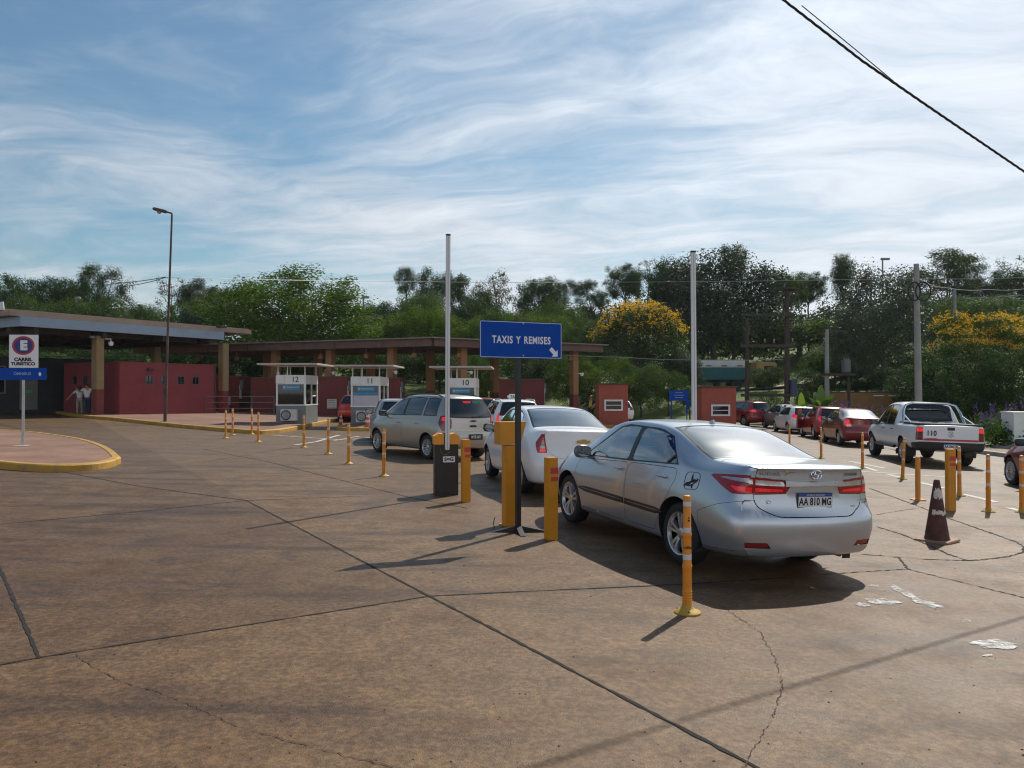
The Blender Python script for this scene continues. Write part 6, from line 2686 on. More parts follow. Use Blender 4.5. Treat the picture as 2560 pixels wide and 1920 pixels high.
def plate(car, x, y, z, text, style='new', tilt=0.0, w=0.40, h=0.13, label=None):
    Mx = Matrix.Translation((x, y, z)) @ Matrix.Rotation(tilt, 4, 'X')
    m = MB()
    m.box((0, 0, 0), (w + 0.012, 0.006, h + 0.012), bev=0.002, M=Mx)
    o = m.build('number_plate', MPLATEK, car, label=label)
    m = MB()
    m.box((0, -0.0035, 0), (w, 0.002, h), M=Mx)
    m.build('plate_face', MPLATE if style == 'new' else MPLATEK, o)
    if style == 'new':
        m = MB()
        m.box((0, -0.005, h * 0.385), (w, 0.002, h * 0.23), M=Mx)
        m.build('plate_band', MPLATEB, o)
        lettering('REPÚBLICA ARGENTINA', 0.022, MPLATE, o, Mx @ Matrix.Translation((0, -0.0065, h * 0.385)) @ XZ, thick=0.0003, sx=0.9)
        lettering(text, 0.098, MBLACK, o, Mx @ Matrix.Translation((0, -0.005, -h * 0.115)) @ XZ, bold=0.003, sx=0.80 * w / 0.4, thick=0.0003)
    else:
        lettering(text, 0.098, MPLATE, o, Mx @ Matrix.Translation((0, -0.005, 0)) @ XZ, bold=0.002, sx=0.80 * w / 0.4, thick=0.0003)
    return o


def scaled(T, L, W, H, wb=None, ro=None, **kw):
    """the same body stretched to another car's length, width and height"""
    a, b, c = L / T['L'], W / T['W'], H / T['H']
    N = dict(T)
    N.update(L=L, W=W, H=H, wb=wb or T['wb'] * a, ro=ro or T['ro'] * a)
    N['zc'] = [(s * a, z * c) for s, z in T['zc']]
    for k in ('rail', 'belt', 'wide', 'sill'):
        N[k] = [(s * a, w * b, z * c) for s, w, z in T[k]]
    for k in ('rear', 'front'):
        N[k] = [(z * c, d) for z, d in T[k]]
    N['panes'] = [tuple(s * a for s in p) for p in T['panes']]
    for k in ('rearwin', 'screen'):
        if k in T:
            q = T[k]
            N[k] = (q[0] * (a if k == 'screen' or T['kind'] == 'sedan' else c), q[1] * b, q[2] * (a if k == 'screen' or T['kind'] == 'sedan' else c), q[3] * b)
    N.update(kw)
    return N


SEDAN = dict(
    kind='sedan', L=4.62, W=1.775, H=1.475, wb=2.70, ro=0.985,
    zc=[(0, 1.118), (0.05, 1.132), (0.12, 1.133), (0.35, 1.137), (0.56, 1.146), (0.75, 1.205), (1.1, 1.325), (1.5, 1.432), (1.8, 1.464), (2.2, 1.475), (2.55, 1.462), (2.85, 1.415), (3.2, 1.262), (3.55, 1.085), (3.72, 1.015), (4.0, 0.965), (4.3, 0.885), (4.5, 0.785), (4.62, 0.66)],
    rail=[(0, 0.625, 1.088), (0.1, 0.680, 1.104), (0.35, 0.702, 1.106), (0.6, 0.708, 1.114), (0.85, 0.690, 1.168), (1.1, 0.668, 1.255), (1.5, 0.632, 1.378), (1.9, 0.612, 1.418), (2.3, 0.608, 1.425), (2.65, 0.618, 1.392), (3.0, 0.645, 1.275), (3.35, 0.680, 1.115), (3.65, 0.69, 0.985), (4.0, 0.675, 0.925), (4.3, 0.62, 0.84), (4.5, 0.52, 0.74), (4.62, 0.40, 0.62)],
    belt=[(0, 0.69, 0.985), (0.1, 0.738, 1.005), (0.3, 0.772, 1.015), (0.6, 0.795, 1.020), (1.0, 0.815, 1.012), (1.6, 0.822, 0.985), (2.4, 0.820, 0.958), (3.2, 0.808, 0.930), (3.6, 0.785, 0.905), (4.0, 0.735, 0.855), (4.3, 0.665, 0.775), (4.5, 0.56, 0.69), (4.62, 0.42, 0.58)],
    wide=[(0, 0.765, 0.52), (0.05, 0.822, 0.53), (0.15, 0.862, 0.56), (0.4, 0.882, 0.61), (0.8, 0.886, 0.65), (1.2, 0.886, 0.66), (2.0, 0.880, 0.62), (2.8, 0.880, 0.62), (3.5, 0.886, 0.64), (3.9, 0.872, 0.62), (4.2, 0.815, 0.58), (4.42, 0.72, 0.54), (4.55, 0.60, 0.50), (4.62, 0.46, 0.48)],
    sill=[(0, 0.73, 0.265), (0.1, 0.79, 0.25), (0.3, 0.815, 0.235), (0.6, 0.80, 0.215), (1.2, 0.825, 0.195), (3.3, 0.825, 0.195), (4.0, 0.78, 0.205), (4.4, 0.66, 0.22), (4.62, 0.42, 0.24)],
    rear=[(0.2, 0.06), (0.30, 0.030), (0.42, 0.012), (0.56, 0.0), (0.645, 0.012), (0.665, 0.035), (0.74, 0.062), (0.88, 0.070), (0.915, 0.055), (0.96, 0.056), (1.03, 0.047), (1.075, 0.034), (1.105, 0.006), (1.14, 0.0)],
    front=[(0.2, 0.10), (0.35, 0.03), (0.5, 0.0), (0.62, 0.02), (0.7, 0.08), (0.9, 0.2)],
    rb=0.12, fb=0.30, rfall=0.45,
    panes=[(1.10, 1.42, 2.06, 2.06), (2.15, 2.15, 3.28, 2.62)],
    rearwin=(0.66, 0.665, 1.50, 0.555), screen=(3.56, 0.62, 2.78, 0.54),
)
HATCH = dict(
    kind='hatch', L=3.95, W=1.70, H=1.47, wb=2.50, ro=0.65,
    zc=[(0, 1.405), (0.15, 1.425), (0.5, 1.448), (1.0, 1.468), (1.5, 1.47), (2.0, 1.44), (2.3, 1.38), (2.6, 1.24), (2.95, 1.05), (3.1, 1.0), (3.4, 0.94), (3.7, 0.84), (3.85, 0.74), (3.95, 0.62)],
    rail=[(0, 0.50, 1.345), (0.15, 0.535, 1.365), (0.5, 0.552, 1.395), (1.0, 0.56, 1.415), (1.5, 0.56, 1.412), (1.9, 0.568, 1.37), (2.3, 0.59, 1.26), (2.65, 0.63, 1.11), (2.95, 0.665, 0.97), (3.3, 0.65, 0.90), (3.6, 0.59, 0.82), (3.82, 0.48, 0.71), (3.95, 0.36, 0.60)],
    belt=[(0, 0.665, 0.995), (0.15, 0.722, 0.995), (0.5, 0.765, 0.985), (1.2, 0.79, 0.965), (2.2, 0.785, 0.93), (2.8, 0.765, 0.90), (3.2, 0.72, 0.85), (3.6, 0.63, 0.76), (3.82, 0.52, 0.67), (3.95, 0.38, 0.56)],
    wide=[(0, 0.70, 0.62), (0.06, 0.76, 0.62), (0.25, 0.825, 0.64), (0.6, 0.848, 0.66), (1.2, 0.842, 0.62), (2.2, 0.84, 0.62), (2.9, 0.848, 0.64), (3.3, 0.825, 0.6), (3.6, 0.75, 0.56), (3.82, 0.63, 0.52), (3.95, 0.45, 0.48)],
    sill=[(0, 0.64, 0.28), (0.15, 0.74, 0.26), (0.5, 0.77, 0.22), (1.0, 0.785, 0.195), (2.8, 0.785, 0.195), (3.4, 0.73, 0.21), (3.8, 0.55, 0.23), (3.95, 0.40, 0.25)],
    rear=[(0.2, 0.06), (0.32, 0.02), (0.5, 0.0), (0.62, 0.01), (0.68, 0.05), (0.9, 0.075), (1.0, 0.10), (1.2, 0.24), (1.36, 0.36), (1.41, 0.37), (1.5, 0.37)],
    front=[(0.2, 0.10), (0.35, 0.03), (0.5, 0.0), (0.62, 0.02), (0.7, 0.08), (0.9, 0.2)],
    rb=0.12, fb=0.26, rfall=0.9,
    panes=[(0.62, 0.78, 1.42, 1.42), (1.50, 1.50, 2.62, 2.05)],
    rearwin=(1.02, 0.58, 1.33, 0.45), screen=(2.90, 0.58, 2.18, 0.49),
)
MPV = scaled(HATCH, 4.36, 1.735, 1.66)
MPV.update(
    zc=[(0, 1.60), (0.15, 1.625), (0.6, 1.645), (1.2, 1.66), (1.9, 1.65), (2.3, 1.60), (2.65, 1.50), (3.0, 1.31), (3.25, 1.19), (3.5, 1.14), (3.9, 1.06), (4.15, 0.95), (4.28, 0.79), (4.36, 0.66)],
    rail=[(0, 0.52, 1.53), (0.15, 0.555, 1.555), (0.6, 0.575, 1.585), (1.2, 0.58, 1.60), (1.9, 0.582, 1.585), (2.2, 0.595, 1.55), (2.55, 0.62, 1.45), (2.9, 0.655, 1.27), (3.2, 0.69, 1.125), (3.7, 0.665, 1.04), (4.0, 0.6, 0.94), (4.25, 0.48, 0.77), (4.36, 0.36, 0.64)],
    belt=[(0, 0.68, 1.11), (0.15, 0.745, 1.11), (0.5, 0.785, 1.10), (1.2, 0.805, 1.09), (2.2, 0.805, 1.065), (3.1, 0.785, 1.03), (3.5, 0.745, 0.98), (3.9, 0.665, 0.88), (4.2, 0.54, 0.72), (4.36, 0.38, 0.6)],
    rear=[(0.2, 0.06), (0.34, 0.02), (0.5, 0.0), (0.66, 0.01), (0.72, 0.045), (1.0, 0.06), (1.12, 0.08), (1.3, 0.15), (1.5, 0.25), (1.58, 0.27), (1.7, 0.27)],
    panes=[(0.45, 0.52, 1.02, 1.02), (1.14, 1.14, 1.98, 1.98), (2.06, 2.06, 3.05, 2.45)],
    rearwin=(1.12, 0.63, 1.51, 0.50), screen=(3.18, 0.60, 2.48, 0.51), wb=2.62, ro=0.80,
)
SUV = scaled(MPV, 4.35, 1.80, 1.63)
PICKUP = dict(
    kind='pickup', L=5.20, W=1.954, H=1.83, wb=3.095, ro=1.15,
    zc=[(0, 1.17), (0.05, 1.185), (1.0, 1.185), (1.66, 1.185), (1.74, 1.25), (1.90, 1.73), (1.98, 1.79), (2.3, 1.825), (2.8, 1.83), (3.2, 1.80), (3.45, 1.72), (3.8, 1.50), (4.1, 1.30), (4.25, 1.24), (4.6, 1.19), (4.95, 1.10), (5.12, 0.99), (5.2, 0.85)],
    rail=[(0, 0.82, 1.135), (0.05, 0.845, 1.155), (1.0, 0.875, 1.160), (1.66, 0.875, 1.160), (1.74, 0.835, 1.22), (1.90, 0.700, 1.66), (1.98, 0.675, 1.715), (2.3, 0.665, 1.755), (2.8, 0.665, 1.755), (3.2, 0.68, 1.70), (3.55, 0.71, 1.52), (3.9, 0.76, 1.30), (4.15, 0.80, 1.16), (4.5, 0.79, 1.10), (4.9, 0.73, 1.02), (5.1, 0.62, 0.93), (5.2, 0.5, 0.81)],
    belt=[(0, 0.845, 1.08), (0.05, 0.875, 1.10), (1.0, 0.918, 1.10), (1.7, 0.918, 1.10), (2.2, 0.90, 1.09), (3.2, 0.90, 1.07), (3.9, 0.89, 1.05), (4.4, 0.87, 1.02), (4.8, 0.81, 0.95), (5.08, 0.68, 0.86), (5.2, 0.52, 0.76)],
    wide=[(0, 0.86, 0.72), (0.06, 0.90, 0.72), (0.3, 0.935, 0.74), (1.15, 0.975, 0.80), (2.0, 0.945, 0.72), (3.4, 0.945, 0.72), (4.2, 0.975, 0.80), (4.7, 0.93, 0.74), (5.0, 0.82, 0.68), (5.2, 0.58, 0.62)],
    sill=[(0, 0.84, 0.47), (0.25, 0.87, 0.47), (0.6, 0.88, 0.48), (1.8, 0.88, 0.42), (3.5, 0.88, 0.40), (4.5, 0.85, 0.42), (4.9, 0.75, 0.45), (5.2, 0.54, 0.48)],
    rear=[(0.4, 0.02), (0.55, 0.0), (1.2, 0.0)], front=[(0.4, 0.08), (0.6, 0.0), (0.9, 0.05), (1.1, 0.15)],
    rb=0.03, fb=0.2, rfall=0.4,
    panes=[(2.02, 2.10, 2.74, 2.74), (2.83, 2.83, 3.80, 3.32)],
    rearwin=(1.76, 0.66, 1.90, 0.60), screen=(4.08, 0.70, 3.42, 0.60),
)


def build_car(name, label, cat, T, mat, pos, head, lamps, r=0.316, rim=0.212, tw=0.205, style='ten', glassm=None, rearm=None, fine=0.6, group=None,
              doors=None, mirror=None, handles=True, plate_=None, roll=0.0, extra=None, bumper=None, lid=None, inside=True, handle_mat=None):
    """a car from its body table; head is its heading, anticlockwise from +Y"""
    glassm = glassm or MGLS
    B = Body(T, fine)
    L = T['L']
    gx_, gy_ = pos
    e = 0.3
    nrm = Vector((-(gz(gx_ + e) - gz(gx_ - e)) / (2 * e), 0, 1)).normalized()
    fw_ = Vector((-sin(head), cos(head), 0))
    rt_ = fw_.cross(nrm).normalized()
    f2 = nrm.cross(rt_).normalized()
    car = thing(name, label, cat, (gx_, gy_, gz(gx_)), 0, group)
    Rm = Matrix((rt_, f2, nrm)).transposed().to_4x4() @ Matrix.Rotation(roll, 4, 'Y')
    car.rotation_euler = Rm.to_euler()
    yr, yf = T['ro'] - L / 2, T['ro'] + T['wb'] - L / 2
    B.bvh = None
    from mathutils.bvhtree import BVHTree
    B.bvh = BVHTree.FromBMesh(B.bm)
    parts = {}
    # wheel openings
    ra = r + T.get('arch', 0.05)
    for y in (yr, yf):
        for sg in (-1, 1):
            poly = [(y + ra * cos(a), r + 0.01 + ra * sin(a)) for a in [k * 2 * pi / 34 for k in range(34)]]
            B.carve(poly, 'side', (0, 1), sg)
            m = MB()
            vs, fs = [], []
            n = 22
            hit = side_x(B, y, r + ra + 0.05, sg)
            xo = abs(hit[0].x) - 0.004 if hit[0] is not None else T['W'] / 2 - 0.05
            for k in range(n + 1):
                a = -0.35 + (pi + 0.7) * k / n
                hk = side_x(B, y + (ra + .02) * cos(a), r + 0.01 + (ra + .02) * sin(a), sg)
                xk = abs(hk[0].x) - 0.004 if hk[0] is not None else xo
                xk = min(max(xk, xo - 0.12), xo + 0.02)
                for xx in (xk, xk - 0.02, xk - 0.30):
                    q = ra + (0.0 if xx == xk else 0.004)
                    vs.append((sg * xx, y + q * cos(a), r + 0.01 + q * sin(a)))
                vs.append((sg * (xk - 0.30), y, r))
            for k in range(n):
                for c in range(3):
                    fs.append((4 * k + c, 4 * k + c + 1, 4 * k + 5 + c, 4 * k + 4 + c))
            m.add(vs, fs)
            m.build('wheel_arch', MPLAS, car)
    # lamps first, so that doors and lids stop at them
    for lp in lamps:
        for sg in (-1, 1):
            pcs = []
            for view, poly, regs in lp['cuts']:
                if view == 'rear':
                    poly = [(sg * x, z) for x, z in poly]
                pcs.append(B.carve(poly, view, regs, sg))
            o = skin(merge(*pcs), lp['name'], lp['mat'], car, gap=lp.get('gap', 0.0), push=lp.get('push', 0.006), thick=0.03)
            parts.setdefault(lp['name'], []).append(o)
    # side glass with black surround
    for sg in (-1, 1):
        allp = []
        for pn in T['panes']:
            allp.append(pane_poly(B, *pn))
        if T['kind'] == 'pickup' or len(T['panes']) > 2:
            grp = [allp[:1], allp[1:]] if len(T['panes']) > 2 else [allp]
        else:
            grp = [allp]
        for g in grp:
            pts = []
            for pl in g:
                cx_ = sum(p[0] for p in pl) / len(pl)
                cz = sum(p[1] for p in pl) / len(pl)
                for p in pl:
                    d = Vector((p[0] - cx_, p[1] - cz))
                    d = d * (1 + 0.028 / max(d.length, .01))
                    pts.append((cx_ + d.x, cz + d.y))
            pc = B.carve(hull(pts), 'side', (2, 1), sg)
            FB = B.fork(pc)
            for pl in g:
                gp = FB.carve(roundpoly(pl, 0.05), 'side', (1, 2, 3), sg)
                skin(gp, 'side_window', glassm, car, push=-0.003)
            fr = ([v.co.copy() for v in FB.bm.verts], None)
            FB.bm.verts.index_update()
            fr = (fr[0], [([v.index for v in f.verts], 2) for f in FB.bm.faces])
            skin(fr, 'window_frame', MTRIM, car, push=0.001)
    # windscreen and rear window
    s0, w0, s1, w1 = T['screen']
    for nm, (a0, wa, a1, wb_), gm in (('windscreen', T['screen'], glassm), ('rear_window', T['rearwin'], rearm or glassm)):
        if nm == 'rear_window' and T['kind'] in ('hatch',):
            view, q0, q1, regs = 'rear', a0, a1, (4, 3)
        else:
            view, q0, q1, regs = 'top', a0 - L / 2, a1 - L / 2, (3, 2)
        sgn = 1 if q1 > q0 else -1
        if view == 'top' and T['kind'] == 'pickup' and nm == 'rear_window':
            o_ = 0.02
        else:
            o_ = 0.035
        n_ = 6
        ends0 = [(-wa + 2 * wa * k / n_, q0 + (0.03 * sgn * (-1) * (1 - (2 * k / n_ - 1) ** 2) if nm == 'windscreen' else (-0.02 * (1 - (2 * k / n_ - 1) ** 2) * sgn))) for k in range(n_ + 1)]
        ends1 = [(wb_ - 2 * wb_ * k / n_, q1 + 0.02 * sgn * (1 - (2 * k / n_ - 1) ** 2)) for k in range(n_ + 1)]
        inner = hull(ends0 + ends1)
        cx_, cz = 0, (q0 + q1) / 2
        outer = hull([(x + math.copysign(o_, x), z + math.copysign(o_ * 0.9, z - cz)) for x, z in inner])
        pc = B.carve(outer, view, regs)
        if view == 'rear':
            pc = (pc[0], pc[1])
        FB = B.fork(pc)
        gp = FB.carve(roundpoly(inner, 0.06), view, regs)
        go = skin(gp, nm, gm, car, push=-0.002)
        parts[nm] = go
        FB.bm.verts.index_update()
        skin(([v.co.copy() for v in FB.bm.verts], [([v.index for v in f.verts], 3) for f in FB.bm.faces]), 'window_seal', MTRIM, car, push=0.001)
    # boot lid / tailgate, rear bumper, doors
    if lid:
        pcs = [B.carve(p, v, rg) for v, p, rg in lid]
        parts['lid'] = skin(merge(*pcs), T.get('lidname', 'boot_lid'), mat, car, gap=0.0035 if fine < 0.9 else 0.006, thick=0.02)
    if bumper:
        pcs = [B.carve(p, v, rg, sd) for v, p, rg, sd in bumper[0]]
        parts['bumper'] = skin(merge(*pcs), 'rear_bumper', bumper[1] or mat, car, gap=0.002 if fine < 0.9 else 0.004, push=bumper[2] if len(bumper) > 2 else 0.0)
    if doors:
        for sg in (-1, 1):
            for d in doors:
                pc = B.carve(roundpoly([(s - L / 2, z) for s, z in d['poly']], 0.09, 5), 'side', (1, 2), sg)
                o = skin(pc, 'door', mat, car, gap=0.0035 if fine < 0.9 else 0.006, thick=0.02)
                parts.setdefault('door', []).append((sg, o))
                if handles:
                    hs, hz = d['handle']
                    h = side_x(B, hs - L / 2, hz, sg)
                    if h[0] is not None:
                        m = MB()
                        xx = h[0].x
                        m.tube([(xx - sg * 0.01, hs - L / 2 - 0.085, hz), (xx + sg * 0.03, hs - L / 2 - 0.06, hz + 0.002), (xx + sg * 0.034, hs - L / 2 + 0.05, hz + 0.002), (xx - sg * 0.005, hs - L / 2 + 0.085, hz)], [0.010, 0.015, 0.015, 0.010], 8)
                        m.build('handle', handle_mat or mat, o)
    B.bm.verts.index_update()
    body = skin(([v.co.copy() for v in B.bm.verts], [([v.index for v in f.verts], f[B.reg]) for f in B.bm.faces]), 'body', mat, car)
    # wheels
    tk = T['W'] / 2 - tw / 2 - T.get('tuck', 0.045)
    for y in (yr, yf):
        for sg in (-1, 1):
            add_wheel(car, sg * tk, y, r, tw, rim, style)
    # mirrors
    ms, mz = mirror if isinstance(mirror, tuple) else (T['panes'][-1][2] - 0.10, B.belt(T['panes'][-1][2]) + 0.075)
    for sg in (-1, 1):
        h = side_x(B, ms - L / 2, mz - 0.02, sg)
        xx = abs(h[0].x) if h[0] is not None else T['W'] / 2 - 0.1
        mirror_part(car, sg * (xx + 0.02), ms - L / 2, mz, sg, extra['mirror_mat'] if extra and 'mirror_mat' in extra else MPLAS)
    if inside:
        interior(car, T)
    if plate_:
        px, pz, txt, st = plate_
        h = rear_y(B, px, pz)
        y = h[0].y - 0.012 if h[0] is not None else -L / 2
        plate(car, px, y, pz, txt, st)
    # under-tray and exhaust
    m = MB()
    m.box((0, 0, T['sill'][2][2] + 0.06), (T['W'] - 0.5, L - 0.9, 0.1))
    m.build('underbody', MPLAS, car)
    return car, B, parts


def rail_poly(body, T, hi=0.0):
    pass


def roof_rails(car, B, mat, s0=0.35, s1=2.2):
    L = B.L
    for sg in (-1, 1):
        pts = []
        for k in range(10):
            s = s0 + (s1 - s0) * k / 9
            w = float(pchip(B.T['rail'], s, 1)) - 0.02
            z = B.rail(s) + 0.055 - (0.05 if k in (0, 9) else 0.0)
            pts.append((sg * w, s - L / 2, z))
        m = MB()
        m.tube(pts, 0.017, 8)
        m.build('roof_rail', mat, car)
# ================================================================ the traffic
P_SILVER = paint('paint_silver', (0.49, 0.53, 0.575), 0.70, 0.30, 0.7, 0.10)
P_WHITE = paint('paint_white', (0.84, 0.85, 0.86), 0.0, 0.35, 0.8, 0.10)
P_BEIGE = paint('paint_beige_silver', (0.43, 0.40, 0.36), 0.65, 0.33, 0.7, 0.15)
P_RED = paint('paint_red', (0.42, 0.022, 0.018), 0.1, 0.3, 0.9)
P_WINE = paint('paint_wine', (0.20, 0.010, 0.016), 0.25, 0.3, 0.9)
P_CRIM = paint('paint_crimson', (0.30, 0.012, 0.02), 0.2, 0.3, 0.9)
P_GREYS = paint('paint_grey_silver', (0.40, 0.41, 0.42), 0.7, 0.33, 0.7)


def sd_(L, pts):
    return [(s - L / 2, z) for s, z in pts]


def ring_tube(m, cx_, y, cz, a, b, r, Mx=None, n=28):
    m.tube([(cx_ + a * cos(t), y, cz + b * sin(t)) for t in [k * 2 * pi / n for k in range(n + 1)]], r, 6, cap=False)


def std_doors(T, s0, s1, s2, zt, zb_=0.30, arch=0.42):
    """two doors a side: rear door s0..s1, front door s1..s2"""
    return [dict(poly=[(s0 + arch * 0.62, zb_ + 0.03), (s1 - 0.012, zb_), (s1 - 0.012, zt), (s0, zt + 0.02), (s0, zb_ + 0.52)], handle=(s0 + 0.22, zt - 0.10)),
            dict(poly=[(s1 + 0.012, zb_), (s2, zb_), (s2 + 0.05, zt - 0.1), (s2, zt - 0.03), (s1 + 0.012, zt)], handle=(s1 + 0.20, zt - 0.11))]


# ---------------- the silver sedan in the foreground
T = dict(SEDAN, smooth=1)
L = T['L']
lampR = [('side', sd_(L, [(-0.4, 0.845), (0.16, 0.845), (0.30, 0.90), (0.50, 0.985), (0.46, 1.0), (0.1, 1.025), (-0.4, 1.025)]), (1, 2, 3)),
         ('rear', [(0.95, 0.84), (0.95, 1.03), (0.36, 0.985), (0.29, 0.93), (0.325, 0.862)], (4,))]
clearR = [('side', sd_(L, [(-0.3, 0.955), (0.05, 0.955), (0.36, 0.978), (0.30, 0.990), (-0.3, 1.006)]), (1, 2, 3)),
          ('rear', [(0.90, 0.955), (0.90, 1.006), (0.66, 0.990), (0.66, 0.945)], (4,)), ('rear', [(0.635, 0.938), (0.635, 0.988), (0.37, 0.972), (0.325, 0.928)], (4,))]
ledR = [('rear', [(0.90, 0.862), (0.90, 0.915), (0.665, 0.915), (0.665, 0.866)], (4,)), ('rear', [(0.635, 0.874), (0.635, 0.912), (0.36, 0.900), (0.355, 0.880)], (4,)), ('side', sd_(L, [(-0.2, 0.865), (0.12, 0.868), (0.20, 0.915), (-0.2, 0.915)]), (1, 2))]
MLED = M('tail_led', (0.40, 0.008, 0.012), 0.15, var=0.75, vs=60, coat=0.6, emit=((1.0, 0.02, 0.03), 0.28))
headl = [('side', sd_(L, [(3.88, 0.70), (4.7, 0.62), (4.7, 0.74), (3.86, 0.84)]), (1, 2, 3)), ]
lid = [('rear', roundpoly([(-0.655, 0.84), (-0.62, 0.73), (-0.44, 0.645), (0.44, 0.645), (0.62, 0.73), (0.655, 0.84), (0.64, 1.0), (0.60, 1.2), (-0.60, 1.2), (-0.64, 1.0)], 0.07), (4,)),
       ('top', [(-0.64, -2.6), (0.64, -2.6), (0.69, sd_(L, [(0.50, 0)])[0][0]), (0.60, sd_(L, [(0.57, 0)])[0][0]), (-0.60, sd_(L, [(0.57, 0)])[0][0]), (-0.69, sd_(L, [(0.50, 0)])[0][0])], (3,))]
bump = ([('rear', [(-1, 0.1), (1, 0.1), (1, 0.795), (-1, 0.795)], (4,), 0),
         ('side', sd_(L, [(-0.4, 0.1), (0.60, 0.1), (0.60, 0.62), (0.52, 0.655), (0.3, 0.73), (0.05, 0.79), (-0.4, 0.80)]), (1,), 1),
         ('side', sd_(L, [(-0.4, 0.1), (0.60, 0.1), (0.60, 0.62), (0.52, 0.655), (0.3, 0.73), (0.05, 0.79), (-0.4, 0.80)]), (1,), -1)], None)
MSILVMIR = M('mirror_grey', (0.10, 0.115, 0.13), 0.3, coat=0.6)
car, B, prt = build_car(
    'sedan', 'silver sedan with two stickers, nearest the camera, at the head of the apron', 'car', T, P_SILVER, (2.03, 9.87), radians(20.9),
    [dict(name='lamp_lens', mat=MCLEAR, cuts=clearR, push=0.007), dict(name='light_strip', mat=MLED, cuts=ledR, push=0.008), dict(name='tail_light', mat=MTAIL, cuts=lampR, push=0.006),
     dict(name='rear_reflector', mat=MREFLR, cuts=[('rear', [(0.50, 0.355), (0.79, 0.355), (0.80, 0.40), (0.54, 0.40)], (4,))], push=-0.008),
     dict(name='headlight', mat=MCLEAR, cuts=headl, push=0.003)],
    r=0.324, rim=0.227, tw=0.205, style='twin', rearm=MGLR, fine=1.0, lid=lid, bumper=bump,
    doors=[dict(poly=[(1.40, 0.285), (2.098, 0.275), (2.098, 0.968), (1.06, 0.995), (1.06, 0.80), (1.22, 0.60)], handle=(1.31, 0.885)),
           dict(poly=[(2.112, 0.275), (3.36, 0.275), (3.47, 0.62), (3.42, 0.90), (2.112, 0.966)], handle=(2.30, 0.875))],
    mirror=(3.12, 1.005), roll=radians(0.6), extra=dict(mirror_mat=MSILVMIR), handle_mat=M('handle_silver', (0.55, 0.57, 0.6), 0.25, metal=0.8, coat=0.6))
corolla = car
lidp = prt['lid']


def ry(x, z):
    h = rear_y(B, x, z)
    return h[0].y if h[0] is not None else -L / 2


plate(lidp, 0.0, ry(0, 0.80) - 0.005, 0.80, 'AA 810 MG')
# bright strip above the plate
m = MB()
vs = []
for k in range(17):
    x = -0.345 + 0.69 * k / 16
    for z, d in ((0.928, 0.004), (0.934, 0.020), (0.972, 0.022), (0.980, 0.005)):
        zz = z + 0.012 * (abs(x) / 0.345) ** 2 * (1 if z > .95 else -0.3)
        vs.append((x, ry(x, zz) - d, zz))
m.add(vs, [(4 * k + c, 4 * k + 4 + c, 4 * k + 5 + c, 4 * k + 1 + c) for k in range(16) for c in range(3)])
m.build('chrome_strip', M('chrome_satin', (0.62, 0.65, 0.69), 0.22, metal=1.0), lidp, smooth=40)
m = MB()
y0 = ry(0, 1.045) - 0.010
ring_tube(m, 0, y0, 1.045, 0.062, 0.043, 0.0065)
ring_tube(m, 0, y0 - .002, 1.045, 0.020, 0.040, 0.0055)
ring_tube(m, 0, y0 - .002, 1.063, 0.042, 0.020, 0.0055)
m.build('emblem', MCHROME, lidp, smooth=50)


def badge(txt, x, z, size, mat, par, sx=1.0, bold=0.0015):
    y1 = ry(x, z)
    dy = (ry(x + 0.06, z) - ry(x - 0.06, z)) / 0.12
    lettering(txt, size, mat, par, Matrix.Translation((x, y1 - 0.006, z)) @ Matrix.Rotation(math.atan(dy), 4, 'Z') @ XZ, bold=bold, sx=sx, thick=0.002, name='lettering')


MBADGE = M('badge_chrome', (0.30, 0.31, 0.33), 0.25, metal=0.9)
badge('TOYOTA', -0.50, 1.045, 0.046, MBADGE, lidp, 1.15)
badge('COROLLA', 0.47, 1.045, 0.040, MBADGE, lidp, 1.1)
m = MB()
ring_tube(m, -0.5, ry(-0.5, 0.78) - 0.006, 0.78, 0.02, 0.014, 0.0035)
m.build('small_emblem', MCHROME, lidp)
m = MB()
m.box((0.5, ry(0.5, 0.735) - 0.004, 0.735), (0.06, 0.004, 0.012))
m.build('trim_badge', MCHROME, lidp)
# the sticker on the boot lid: a small crown over the outline of a car
yc = ry(-0.28, 1.05) - 0.004
m = MB()
cr = [(-0.022, -0.012), (0.022, -0.012), (0.028, 0.02), (0.011, 0.004), (0.0, 0.026), (-0.011, 0.004), (-0.028, 0.02)]
Mc_ = Matrix.Translation((-0.325, yc, 1.076)) @ XZ
m.add([Mc_ @ Vector((*q, 0)) for q in cr], [(0, 1, 3), (1, 2, 3), (0, 3, 5), (3, 4, 5), (0, 5, 6)])
m.build('crown_sticker', M('sticker_gold', (0.50, 0.33, 0.08), 0.5), lidp)
m = MB()
m.tube([(-0.35, yc, 1.032), (-0.335, yc, 1.046), (-0.29, yc, 1.062), (-0.24, yc, 1.062), (-0.20, yc, 1.046), (-0.16, yc, 1.038)], 0.002, 4)
m.build('car_outline', M('sticker_grey', (0.12, 0.10, 0.09), 0.5), lidp)
# fuel flap with an orca sticker
fs_ = [(0.64, 0.82), (0.88, 0.80), (0.895, 0.975), (0.655, 0.985)]
m = MB()
ringp = roundpoly([(s - L / 2, z) for s, z in fs_], 0.06)
pts = []
for y, z in ringp + ringp[:1]:
    h = side_x(B, y, z, -1)
    pts.append((h[0].x - 0.001, y, z))
m.tube(pts, 0.0032, 5, cap=False)
flap = m.build('fuel_flap', MTRIM, car)


def on_side(name, polys, mat, par, sg=-1, off=0.004):
    m = MB()
    for pl in polys:
        vs = []
        for y, z in pl:
            h = side_x(B, y, z, sg)
            vs.append((h[0].x + sg * off, y, z))
        m.add(vs, [tuple(range(len(vs)))])
    return m.build(name, mat, par)


